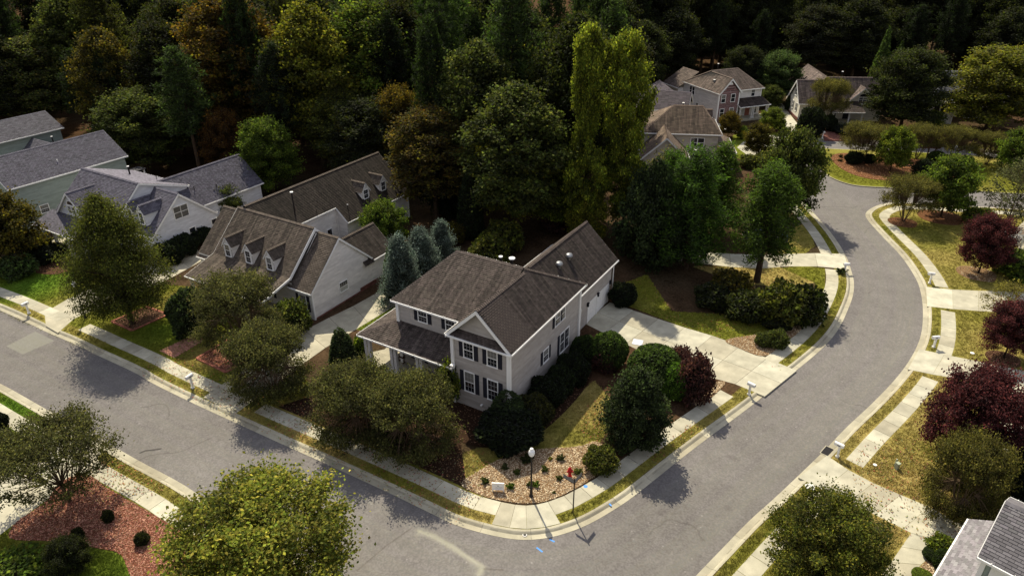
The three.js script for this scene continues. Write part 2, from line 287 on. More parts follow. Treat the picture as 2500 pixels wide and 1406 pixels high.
// kerb and gutter in cast lengths, pavement slabs, both laid along the edge lines
const PROFILE = [[0, -0.108], [0.34, -0.116], [0.44, -0.05], [0.5, -0.006], [0.56, 0.006], [KERB, 0.008], [KERB, -0.25]];
const arc = (line) => { const s = [0]; for (let i = 1; i < line.length; i++) s.push(s[i - 1] + Math.hypot(line[i][0] - line[i - 1][0], line[i][1] - line[i - 1][1])); return s; };
function nearest(line, p) { let b = 1e9, k = 0; line.forEach((q, i) => { const d = (q[0] - p[0]) ** 2 + (q[1] - p[1]) ** 2; if (d < b) { b = d; k = i; } }); return k; }
const inView = (p) => { const d = -p[1], w = d * 0.8 + 8; return d > 18 && Math.abs(p[0]) < w && d < 130; };
const concretes = [M.concrete, M.concrete2, M.concrete3];
function tone(seed, a = 0.14) { const r = rng(seed * 7919 + 13)(); return 1 - a + a * 2 * r; }
function ribbon(line, s, closed, i0, i1, prof, k) { // cast one length between two sample indices
  const b = new B(), n = line.length, t = tone(k, 0.09); b.col = [t, t, t * 0.985];
  const rows = prof.map(([d]) => offset(line, d * s, closed)), at = (j, i, gap = 0) => { const p = rows[j][((i % n) + n) % n]; return V(p[0], prof[j][1], p[1]); };
  for (let i = i0; i < i1; i++) for (let j = 0; j < prof.length - 1; j++) {
    const A = at(j, i), Bq = at(j, i + 1), C = at(j + 1, i + 1), D = at(j + 1, i);
    if (i === i0) { A.lerp(Bq, 0.03); D.lerp(C, 0.03); }
    b.quad(A, Bq, C, D, undefined, [[i * 0.5, j * 0.2], [i * 0.5 + 0.5, j * 0.2], [i * 0.5 + 0.5, j * 0.2 + 0.2], [i * 0.5, j * 0.2 + 0.2]]);
  }
  return b;
}
const kerb = structure('kerb');
let kn = 0;
for (const [line, s, closed] of [[mainEdge, 1], [rightEdge, 1], [leftEdge, -1], [islandEdge, -1, true]]) {
  const step = 6, cache = PROFILE.map(([d]) => offset(line, d * s, closed)), N = line.length;
  for (let i = 0; i < (closed ? N : N - step); i += step) {
    const i1 = closed ? Math.min(N, i + step) : i + step;
    const vis = inView(line[i]) || inView(line[Math.min(i1, N - 1)]);
    if (!vis) continue;
    const b = new B(), t = tone(kn++, 0.09); b.col = [t, t, t * 0.985];
    const at = (j, q) => { const p = cache[j][q % N]; return V(p[0], PROFILE[j][1], p[1]); };
    for (let q = i; q < i1; q++) for (let j = 0; j < PROFILE.length - 1; j++) {
      const A = at(j, q), C = at(j + 1, q + 1), Bq = at(j, q + 1), D = at(j + 1, q);
      if (q === i) { A.lerp(Bq, 0.035); D.lerp(C, 0.035); }
      const dirt = j === 1 ? 0.62 + 0.25 * h2(q, kn) : j === 0 ? 0.9 : 1; b.quad(A, Bq, C, D, [t * dirt, t * dirt * 0.985, t * dirt * 0.95], [[q * 0.5, j * 0.17], [q * 0.5 + 0.5, j * 0.17], [q * 0.5 + 0.5, j * 0.17 + 0.17], [q * 0.5, j * 0.17 + 0.17]]);
    }
    b.put('kerb_segment', kn % 3 ? M.concrete : M.concrete2, kerb);
  }
}
const hard = [];
function slab4(parent, name, a, b, c, d, y = 0.014, mat = M.concrete, k = 0, gap = 0.012) {
  hard.push([a, b, c, d]);
  const m = V((a[0] + b[0] + c[0] + d[0]) / 4, 0, (a[1] + b[1] + c[1] + d[1]) / 4);
  const q = [a, b, c, d].map((p) => { const v = V(p[0], y, p[1]), dir = m.clone().setY(y).sub(v); return v.addScaledVector(dir.normalize(), gap * 1.4); });
  const lo = q.map((v) => v.clone().setY(y - 0.12)), g = new B(), t = tone(k, 0.1); g.col = [t, t, t * 0.99];
  const uv = q.map((v) => [v.x, v.z]);
  g.quad(q[0], q[1], q[2], q[3], undefined, uv);
  for (let i = 0; i < 4; i++) g.quad(q[i], lo[i], lo[(i + 1) % 4], q[(i + 1) % 4]);
  return g.put(name, mat, parent);
}
const walk = structure('pavement');
let sn = 0;
function pave(line, s, p0, p1, d0, d1, len = 1.5, skip = []) {
  const i0 = nearest(line, p0), i1 = nearest(line, p1), a = offset(line, d0 * s), c = offset(line, d1 * s), S = arc(line);
  const at = (l, x) => { let i = 0; while (i < S.length - 2 && S[i + 1] < x) i++; const t = clamp((x - S[i]) / (S[i + 1] - S[i]), 0, 1); return [lerp(l[i][0], l[i + 1][0], t), lerp(l[i][1], l[i + 1][1], t)]; };
  const n = Math.max(1, Math.round((S[i1] - S[i0]) / len));
  for (let k = 0; k < n; k++) {
    const x0 = lerp(S[i0], S[i1], k / n), x1 = lerp(S[i0], S[i1], (k + 1) / n), A = at(a, x0), Bq = at(a, x1), C = at(c, x1), D = at(c, x0);
    if (!inView(A) && !inView(C)) continue;
    sn++; slab4(walk, 'slab', A, Bq, C, D, 0.014, concretes[sn % 7 === 0 ? 1 : sn % 5 === 0 ? 2 : 0], sn);
  }
}
const W0 = 1.36, W1 = 2.46;
pave(mainEdge, 1, [-63.95, -63.57], [-39.89, -50.54], W0, W1);
pave(mainEdge, 1, [-37.14, -48.91], [-22.42, -40], W0, W1);
pave(mainEdge, 1, [-18.71, -37.85], [-1.23, -28.09], W0, W1);
pave(mainEdge, 1, [-1.23, -28.09], [2.83, -28.15], KERB + 0.012, W1, 1.0);
pave(mainEdge, 1, [2.83, -28.15], [17.08, -39.74], W0, W1);
pave(mainEdge, 1, [21.16, -43.48], [32.93, -60.44], W0, W1);
pave(mainEdge, 1, [33.79, -63.61], [35.57, -81.97], W0, W1);
pave(rightEdge, 1, [59.5, -75.82], [38.02, -57.76], W0, W1);
pave(rightEdge, 1, [36.33, -53.7], [32.26, -46.85], W0, W1);
pave(rightEdge, 1, [29.71, -43.88], [20.24, -34.96], W0, W1);
pave(rightEdge, 1, [17.52, -32.49], [8.02, -23.71], W0, W1);
pave(leftEdge, -1, [-43.92, -45.6], [-30.53, -38.18], W0, W1);
pave(leftEdge, -1, [-26.86, -36.04], [-10.91, -26.25], W0, W1);

// driveways and paths: concrete panels with joints, each path one piece of the setting
function drive(name, rowsL, rowsR, nAlong, nAcross, mat, jointed = true) { // two edge polylines of equal length
  const o = structure(name), L = smooth(rowsL, 0.25), R = smooth(rowsR, 0.25), at = (l, t) => { const x = t * (l.length - 1), i = Math.min(l.length - 2, Math.floor(x)); return [lerp(l[i][0], l[i + 1][0], x - i), lerp(l[i][1], l[i + 1][1], x - i)]; };
  const pt = (u, v) => { const a = at(L, u), b = at(R, u); return [lerp(a[0], b[0], v), lerp(a[1], b[1], v)]; };
  for (let i = 0; i < nAlong; i++) for (let j = 0; j < nAcross; j++) { sn++; slab4(o, 'panel', pt(i / nAlong, j / nAcross), pt((i + 1) / nAlong, j / nAcross), pt((i + 1) / nAlong, (j + 1) / nAcross), pt(i / nAlong, (j + 1) / nAcross), 0.01, mat ?? concretes[sn % 3], sn, jointed ? 0.012 : 0); }
  return o;
}
drive('driveway', [[8.75, -54.53], [11.06, -52.77], [14.13, -50.42], [17.9, -47.84], [19.8, -45.69], [21.64, -43.85]], [[6.04, -51.04], [8.37, -48.55], [10.91, -45.9], [13.91, -43.55], [16.34, -42.28], [18.19, -40.67]], 7, 2);
drive('driveway', [[-22.43, -40.96], [-20.14, -45.36], [-17.38, -50.17], [-13.85, -54.5], [-11.19, -58.36], [-9.5, -60.36]], [[-19.46, -38.97], [-17.28, -43.17], [-15.15, -47.22], [-13.2, -50.06], [-10.48, -54.02], [-8.36, -57.19]], 9, 2, M.concrete2);
drive('driveway', [[-39.7, -51], [-41.21, -53.72], [-39.33, -57.56], [-37.15, -61.86], [-33.56, -67.06]], [[-38.02, -49.87], [-37.86, -52.41], [-35.61, -55.42], [-33.3, -58.71], [-30.92, -64.08]], 7, 1, M.concrete2);
drive('driveway', [[33.79, -64.18], [30.26, -64.42], [24.12, -64.12], [18.67, -65.16], [16.56, -65.78]], [[32.8, -60.71], [28.66, -61.56], [23.58, -61], [17.91, -62.42], [15.98, -62.91]], 6, 1);
drive('driveway', [[38.41, -57.11], [40.66, -56.53], [46.71, -55.99], [51.68, -55.62]], [[36.62, -53.48], [38.67, -52.95], [44.22, -52.12], [48.84, -51.65]], 6, 1);
drive('driveway', [[32.43, -46.73], [33.57, -46.13], [36.37, -44.85], [38.78, -43.68], [42.02, -42.13]], [[30.14, -43.93], [31.58, -43.27], [34.01, -42.42], [36.58, -41.38], [39.39, -40.09]], 6, 1);
drive('driveway', [[20.2, -34.46], [21.44, -32.6], [23.45, -30.83], [24.7, -29.79], [25.64, -28.57], [26.34, -27.57]], [[17.64, -32.49], [19.39, -30.83], [21.49, -28.97], [22.4, -28.06], [23.37, -27.13], [24.22, -26.24]], 6, 1);
drive('path', [[22.43, -28.12], [21.29, -27.04], [19.57, -25.38], [18.18, -24.12]], [[24.33, -27.24], [22.88, -26.64], [21.17, -25.36], [19.65, -24.12]], 4, 1);
drive('path', [[36.58, -41.38], [34.34, -39.02], [32.46, -36.43], [31.53, -34.06]], [[39.07, -41.36], [35.77, -39.01], [34.36, -37.26], [33.33, -34.82]], 4, 1);
drive('driveway', [[43.5, -102.15], [39.72, -101.81], [36.65, -99.45], [33.85, -94.57]], [[43.5, -105.57], [40.04, -106.52], [36.36, -104.84], [33.2, -100.31]], 4, 1, M.concrete3);
drive('path', [[37.74, -105.25], [34.87, -108.44], [32.63, -112.28]], [[38.53, -106.56], [36.04, -110.28], [33.61, -113.99]], 5, 1);
drive('driveway', [[43.81, -104.69], [44.3, -112.27], [46, -123.68], [47.05, -130.33]], [[45.97, -104.65], [46.54, -112.23], [48.36, -123.63], [49.3, -130.28]], 4, 1);
drive('driveway', [[47.43, -103.76], [48.52, -107.48], [49.5, -110.48]], [[50.57, -103.27], [51.21, -107.2], [51.77, -110.43]], 2, 2, M.brickRed);
drive('driveway', [[-30.54, -38.09], [-31.17, -36.36], [-32.04, -33.83], [-32.69, -31.71]], [[-26.82, -35.96], [-26.91, -33.24], [-28.02, -30.87], [-29.23, -27.91]], 5, 2);
drive('path', [[-11.28, -46.71], [-10.23, -47.29], [-8.65, -46.56]], [[-10.25, -44.43], [-9.23, -44.97], [-7.58, -44.41]], 2, 1);
drive('path', [[51.59, -65.91], [54.92, -70.09], [57.26, -72.33]], [[53.1, -65.89], [56.33, -69.52], [59.07, -72.31]], 2, 1);

// ---------- houses ----------
// a house stands in its own frame: u along the front, v into the depth, h up
class House {
  constructor(name, label, x, z, yaw, skin) {
    this.g = thing(name, label, 'house', null, x, 0, z, -yaw * Math.PI / 180);
    Object.assign(this, { exp: 0.15, tab: 0.33, board: 0.17, rough: 0.035, n: 0 }, skin);
    this.tabs = []; this.roofB = new B(); this.capB = new B(); this.r = rng(Math.round(x * 97 + z * 31));
    this.trimB = new B(); this.hang = new B();
  }
  p(u, h, v) { return V(u, h, -v); }
  // wall from (u0,v0) to (u1,v1), outside on the right; top is [[s,h],...] or a height
  wall(u0, v0, u1, v1, h0, top, mat = this.siding, name = 'wall') {
    const len = Math.hypot(u1 - u0, v1 - v0), d = [(u1 - u0) / len, (v1 - v0) / len], o = [d[1], -d[0]], b = new B();
    const prof = typeof top === 'number' ? [[0, top], [len, top]] : top, hi = Math.max(...prof.map((q) => q[1]));
    const span = (h) => { let lo = 1e9, up = -1e9; for (let i = 0; i < prof.length - 1; i++) { const [s0, a] = prof[i], [s1, c] = prof[i + 1]; if (Math.max(a, c) < h - 1e-6) continue; let x0 = s0, x1 = s1; if (a < h) x0 = lerp(s0, s1, (h - a) / (c - a)); if (c < h) x1 = lerp(s0, s1, (h - a) / (c - a)); lo = Math.min(lo, x0); up = Math.max(up, x1); } return lo > up ? null : [lo, up]; };
    const at = (s, h, out) => this.p(u0 + d[0] * s + o[0] * out, h, v0 + d[1] * s + o[1] * out);
    for (let h = h0; h < hi - 0.01; h += this.board) {
      const a = span(h), t = Math.min(hi, h + this.board), c = span(t - 1e-4) ?? [(a[0] + a[1]) / 2, (a[0] + a[1]) / 2], k = 0.94 + this.r() * 0.1, col = [k, k, k];
      if (!a) break;
      const ux = this.r() * 4, sc = 0.12;
      b.quad(at(a[0], h, 0.024), at(a[1], h, 0.024), at(c[1], t, 0.004), at(c[0], t, 0.004), col, [[a[0] * sc + ux, h * sc], [a[1] * sc + ux, h * sc], [c[1] * sc + ux, t * sc], [c[0] * sc + ux, t * sc]]);
      b.quad(at(a[0], h, 0), at(a[1], h, 0), at(a[1], h, 0.024), at(a[0], h, 0.024), col);
    }
    const m = b.put(name, mat, this.g);
    return { at, o, d, len, m };
  }
  flat(u0, v0, u1, v1, h0, h1, mat, name) { // masonry or panel wall, one face 2 cm proud
    const len = Math.hypot(u1 - u0, v1 - v0), d = [(u1 - u0) / len, (v1 - v0) / len], o = [d[1], -d[0]], b = new B();
    const at = (s, h, k) => this.p(u0 + d[0] * s + o[0] * k, h, v0 + d[1] * s + o[1] * k);
    b.para(at(0, h0, 0), at(len, h0, 0).sub(at(0, h0, 0)), V(0, h1 - h0, 0), at(0, h0, 0.05).sub(at(0, h0, 0)));
    return b.put(name, mat, this.g);
  }
  bar(b, w, s, h, ww, hh, k0, k1, col) { const o = w.at(s, h, k0); b.para(o, w.at(s + ww, h, k0).sub(o), V(0, hh, 0), w.at(s, h, k1).sub(o), col); }
  window(w, s, h, ww, hh, { shutters = 0, cols = 3, rows = 2, blind = 0, sash = 2, trim = M.white } = {}) { // s, h: lower left corner of the frame
    const f = new B(), t = 0.07; this.bar(f, w, s - t, h + hh, ww + 2 * t, t, 0.01, 0.075); this.bar(f, w, s - t, h, t, hh, 0.01, 0.07); this.bar(f, w, s + ww, h, t, hh, 0.01, 0.07);
    if (sash === 2) this.bar(f, w, s, h + hh / 2 - 0.025, ww, 0.05, 0.02, 0.058);
    const fr = f.put('window', trim, this.g);
    const sl = new B(); this.bar(sl, w, s - t - 0.02, h - t, ww + 2 * t + 0.04, t, 0.01, 0.1); sl.put('sill', trim, fr);
    if (!blind && this.r() < 0.3) blind = 3;
    for (let k = 0; k < sash; k++) {
      const p = new B(), y0 = h + hh / sash * k, d = k ? 0.045 : 0.035;
      p.quad(w.at(s, y0, d), w.at(s + ww, y0, d), w.at(s + ww, y0 + hh / sash, d), w.at(s, y0 + hh / sash, d)); p.put('pane', blind === 2 || (blind === 1 && !k) || (blind === 3 && k) ? (blind === 3 ? M.shade : M.blind) : M.glass, fr);
      const m = new B();
      for (let i = 1; i < cols; i++) this.bar(m, w, s + ww * i / cols - 0.007, y0 + 0.01, 0.014, hh / sash - 0.02, d + 0.002, d + 0.016);
      for (let i = 1; i < rows; i++) this.bar(m, w, s, y0 + hh / sash * i / rows - 0.007, ww, 0.014, d + 0.003, d + 0.014);
      if (cols > 1 || rows > 1) m.put('muntin', M.muntin, fr);
    }
    if (shutters) for (const k of [0, 1]) {
      const b = new B(), x = k ? s + ww + t + 0.01 : s - t - 0.01 - shutters; this.bar(b, w, x, h - 0.03, shutters, hh + 0.06, 0.02, 0.055);
      for (let i = 0; i < 14; i++) this.bar(b, w, x + 0.05, h + 0.05 + i * (hh - 0.1) / 14, shutters - 0.1, 0.035, 0.056, 0.068);
      b.put('shutter', M.shutter, this.g);
    }
    return fr;
  }
  // roof plane: corners from the eave's left end, to its right end (seen from outside), then round the top
  plane(pts, { eaveTrim = true, tint = 1, near = 0 } = {}) {
    const P = pts.map((q) => this.p(q[0], q[1], q[2])), e = P[1].clone().sub(P[0]).normalize();
    const n = e.clone().cross(P[2].clone().sub(P[0])).normalize(); if (n.y < 0) n.negate();
    const s = n.clone().cross(e); if (s.y < 0) s.negate();
    const q2 = P.map((v) => { const d = v.clone().sub(P[0]); return [d.dot(e), d.dot(s)]; });
    const hi = Math.max(...q2.map((q) => q[1]));
    const span = (y) => { let lo = 1e9, up = -1e9; for (let i = 0; i < q2.length; i++) { const a = q2[i], c = q2[(i + 1) % q2.length]; if ((a[1] - y) * (c[1] - y) > 1e-9) continue; if (Math.abs(a[1] - c[1]) < 1e-6) { lo = Math.min(lo, a[0], c[0]); up = Math.max(up, a[0], c[0]); continue; } const x = lerp(a[0], c[0], (y - a[1]) / (c[1] - a[1])); lo = Math.min(lo, x); up = Math.max(up, x); } return lo > up ? null : [lo, up]; };
    const at = (x, y, k) => P[0].clone().addScaledVector(e, x).addScaledVector(s, y).addScaledVector(n, k);
    const base = this.roofB;
    for (let i = 1; i < P.length - 1; i++) base.tri(P[0].clone().addScaledVector(n, -0.01), P[i].clone().addScaledVector(n, -0.01), P[i + 1].clone().addScaledVector(n, -0.01), [1, 1, 1]);
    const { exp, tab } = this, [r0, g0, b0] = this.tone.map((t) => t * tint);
    let row = 0;
    for (let y = 0; y < hi - 0.03; y += exp, row++) {
      const y1 = Math.min(hi - 1e-4, y + exp), a = span(y + 1e-4), c = span(y1) ?? a; if (!a) continue;
      const x0 = Math.min(a[0], c[0]), x1 = Math.max(a[1], c[1]), off = (row % 2) * tab / 2 + this.r() * 0.05;
      for (let x = x0 - off; x < x1; x += tab) {
        const A = clamp(x + 0.006, a[0], a[1]), Bx = clamp(x + tab - 0.006, a[0], a[1]), C = clamp(x + tab - 0.006, c[0], c[1]), D = clamp(x + 0.006, c[0], c[1]);
        if (Bx - A < 0.01 && C - D < 0.01) continue;
        const k = 0.72 + this.r() * 0.5 + (this.r() < 0.1 ? -0.2 : 0), col = [r0 * k, g0 * k * (0.97 + this.r() * 0.06), b0 * k], up = this.rough;
        this.tabs.push([at(A, y, up), at(Bx, y, up), at(C, y1, 0.004), at(D, y1, 0.004), at(A, y, 0.001), at(Bx, y, 0.001), col, [[A, y], [Bx, y], [C, y1], [D, y1]], x > a[0] + 0.02 && x + tab < Math.min(a[1], c[1]) - 0.02 && y1 - y > exp * 0.99, s, near]);
      }
    }
    if (eaveTrim) this.gutter(pts[0], pts[1]);
    return this;
  }
  ridge(a, b) { // cap pieces along a ridge or hip
    const A = this.p(...a), Bq = this.p(...b), d = Bq.clone().sub(A), L = d.length(); d.normalize();
    const side = d.clone().cross(V(0, 1, 0)).normalize(), n = Math.max(1, Math.round(L / 0.2)), cap = new B();
    for (let i = 0; i < n; i++) {
      const p = A.clone().addScaledVector(d, L * i / n), q = A.clone().addScaledVector(d, L * (i + 1) / n), k = 0.8 + this.r() * 0.45, c = this.tone.map((t) => t * k * 1.1), hp = 0.075, hq = 0.05;
      for (const sg of [-1, 1]) cap.quad(p.clone().setY(p.y + hp), q.clone().setY(q.y + hq), q.clone().addScaledVector(side, sg * 0.15).setY(q.y - 0.055), p.clone().addScaledVector(side, sg * 0.16).setY(p.y - 0.03), c);
    }
    cap.put('ridge_cap', M.roof[this.roofMat], this.g);
    return this;
  }
  gutter(a, b) {
    const A = this.p(...a), Bq = this.p(...b), d = Bq.clone().sub(A), out = V(0, 1, 0).cross(d).normalize().negate();
    if (!this.noGutter) {
      const g = new B(); g.para(A.clone().addScaledVector(out, -0.02).setY(A.y - 0.13), d, V(0, 0.12, 0), out.clone().multiplyScalar(0.11)); g.put('gutter', M.white, this.g);
      const n = Math.floor(d.length() / 0.9);
      for (let i = 1; i <= n; i++) { const q = A.clone().addScaledVector(d, (i - 0.4) / n).addScaledVector(out, -0.08); this.hang.para(q.setY(A.y - 0.005), d.clone().normalize().multiplyScalar(0.03), V(0, 0.035, 0), out.clone().multiplyScalar(0.17)); }
    }
    return this;
  }
  rake(a, b, drop = 0.2) { // white board under a sloping or level roof edge
    const A = this.p(...a), d = this.p(...b).sub(A), side = d.clone().cross(V(0, 1, 0)).normalize().multiplyScalar(0.05);
    const t = new B(); t.para(A.clone().setY(A.y - drop).sub(side), d, V(0, drop - 0.012, 0), side.clone().multiplyScalar(2)); t.put('rake_board', M.white, this.g); return this;
  }
  post(u, v, h0, h1, w = 0.14, name = 'corner_board', mat = M.white) { const b = new B(); b.box(u, (h0 + h1) / 2, -v, w, h1 - h0, w); return b.put(name, mat, this.g); }
  column(u, v, h0, h1, w = 0.26) { const b = new B(); b.box(u, (h0 + h1) / 2, -v, w, h1 - h0, w); b.box(u, h0 + 0.1, -v, w + 0.1, 0.2, w + 0.1); b.box(u, h1 - 0.09, -v, w + 0.1, 0.16, w + 0.1); return b.put('column', this.colMat ?? M.trim, this.g); }
  slabBox(name, u0, u1, v0, v1, h0, h1, mat) { const b = new B(); b.box((u0 + u1) / 2, (h0 + h1) / 2, -(v0 + v1) / 2, Math.abs(u1 - u0), h1 - h0, Math.abs(v1 - v0)); return b.put(name, mat, this.g); }
  pipe(u, h, v, len, r = 0.06, cap = 0, mat = M.darkMetal) { const b = new B(); b.tube(this.p(u, h - 0.4, v), this.p(u, h + len, v), r, r, 8, undefined, true); const m = b.put('flue_pipe', mat, this.g); if (cap) { const c = new B(); c.lathe(u, h + len, -v, [[0.02, 0], [cap, 0], [cap, 0.07], [0.02, 0.1]], 10); c.put('flue_cap', M.white, m); } return m; }
  dormer(u, sill, v, w, eave, apex, dir, depth) { // face centre at (u,v); dir 'v' faces the front, 'u' faces the right side
    const q = (a, h, b) => (dir === 'v' ? [u + a, h, v + b] : [u - b, h, v + a]);
    const W = w / 2, P = (a, h, b) => q(a, h, b), wallAt = (a0, b0, a1, b1, h0, top) => { const A = q(a0, 0, b0), C = q(a1, 0, b1); return this.wall(A[0], A[2], C[0], C[2], h0, top, this.dormerMat ?? this.siding, 'dormer_wall'); };
    const f = wallAt(-W, 0, W, 0, sill, [[0, eave], [W, apex - 0.04], [w, eave]]);
    const D = (h) => (h - sill) / depth;
    wallAt(W, 0, W, D(eave), sill, [[0, eave], [D(eave), eave]]); wallAt(-W, D(eave), -W, 0, sill, [[0, eave], [D(eave), eave]]);
    const o = 0.14, oy = o * (apex - eave) / W, ext = 0.12;
    this.plane([P(W + o, eave - oy, -ext), P(W + o, eave - oy, D(eave) + 0.1), P(0, apex, D(apex) + 0.2), P(0, apex, -ext)], { eaveTrim: false });
    this.plane([P(-W - o, eave - oy, D(eave) + 0.1), P(-W - o, eave - oy, -ext), P(0, apex, -ext), P(0, apex, D(apex) + 0.2)], { eaveTrim: false });
    this.ridge(P(0, apex, -ext), P(0, apex, D(apex) + 0.1));
    this.rake(P(-W - o, eave - oy, -ext + 0.04), P(0, apex, -ext + 0.04), 0.12); this.rake(P(0, apex, -ext + 0.04), P(W + o, eave - oy, -ext + 0.04), 0.12);
    this.window(f, w * 0.22, sill + 0.12, w * 0.56, eave - sill - 0.16, { cols: 2, rows: 2 });
  }
  door(w, s, h, ww, hh, mat) { const b = new B(); this.bar(b, w, s, h, ww, hh, 0.01, 0.06); for (const [x, y, a, c] of [[0.12, 0.1, 0.32, 0.35], [0.56, 0.1, 0.32, 0.35], [0.12, 0.52, 0.32, 0.4], [0.56, 0.52, 0.32, 0.4]]) this.bar(b, w, s + x * ww, h + y * hh, a * ww, c * hh, 0.06, 0.075); const d = b.put('door', mat, this.g); const k = new B(); this.bar(k, w, s + ww * 0.88, h + hh * 0.46, 0.06, 0.06, 0.06, 0.12); k.put('handle', M.metal, d); return d; }
  garageDoor(w, s, h, ww, hh, rows = 4) {
    const f = new B(); this.bar(f, w, s - 0.12, h, 0.12, hh + 0.12, 0.01, 0.06); this.bar(f, w, s + ww, h, 0.12, hh + 0.12, 0.01, 0.06); this.bar(f, w, s, h + hh, ww, 0.12, 0.01, 0.06);
    const fr = f.put('garage_door', M.white, this.g);
    for (let k = 0; k < rows; k++) { const b = new B(); this.bar(b, w, s + 0.005, h + hh * k / rows + 0.008, ww - 0.01, hh / rows - 0.016, 0.005, 0.03); for (let i = 0; i < 4; i++) this.bar(b, w, s + ww * (i + 0.12) / 4, h + hh * (k + 0.2) / rows, ww * 0.19, hh / rows * 0.6, 0.031, 0.042); b.put('panel', M.white, fr); }
  }
  finish(single = 0) {
    const cam = this.g.worldToLocal(camera.position.clone());
    this.g.updateMatrixWorld(true); const c2 = this.g.worldToLocal(camera.position.clone());
    this.roofB.put('roof_deck', M.roofBase, this.g);
    if (single) { // the largest-looking shingles are pieces of their own
      const full = this.tabs.filter((t) => t[8] && t[10]).sort((a, b) => a[0].distanceToSquared(c2) - b[0].distanceToSquared(c2)).slice(0, single), set = new Set(full);
      const w = this.tab - 0.012, g = new B(); g.quad(V(0, this.rough, 0), V(w, this.rough, 0), V(w, 0.004, -this.exp), V(0, 0.004, -this.exp), [1, 1, 1], [[0, 0], [w, 0], [w, this.exp], [0, this.exp]]);
      g.quad(V(0, 0.001, 0), V(w, 0.001, 0), V(w, this.rough, 0), V(0, this.rough, 0)); g.quad(V(0, 0.001, 0), V(0, this.rough, 0), V(0, 0.004, -this.exp), V(0, 0.001, -this.exp)); g.quad(V(w, this.rough, 0), V(w, 0.001, 0), V(w, 0.001, -this.exp), V(w, 0.004, -this.exp));
      const geo = g.geo(), mats = [...Array(9).keys()].map((i) => { const k = 0.75 + i * 0.065; const m = M.roof[this.roofMat].clone(); m.color = lin(this.tone[0] * k, this.tone[1] * k, this.tone[2] * k); return m; });
      for (const t of full) {
        const X = t[1].clone().sub(t[0]).normalize(), Z = t[9].clone().negate(), Y = Z.clone().cross(X).normalize(), m = part('shingle', geo, mats[clamp(Math.round((t[6][0] / this.tone[0] - 0.75) / 0.065), 0, 8)], this.g);
        m.matrix.makeBasis(X, Y, Z).setPosition(t[4].clone().addScaledVector(Y, 0.0)); m.matrix.decompose(m.position, m.quaternion, m.scale);
      }
      this.tabs = this.tabs.filter((t) => !set.has(t));
    }
    const b = new B();
    for (const [A, Bq, C, D, a, e, col, uv] of this.tabs) { b.quad(A, Bq, C, D, col, uv); b.quad(a, e, Bq, A, col.map((x) => x * 0.9)); }
    b.put('shingle', M.roof[this.roofMat], this.g, true);
    if (this.hang.p.length) this.hang.put('gutter_strap', M.white, this.g, true);
    return this;
  }
}
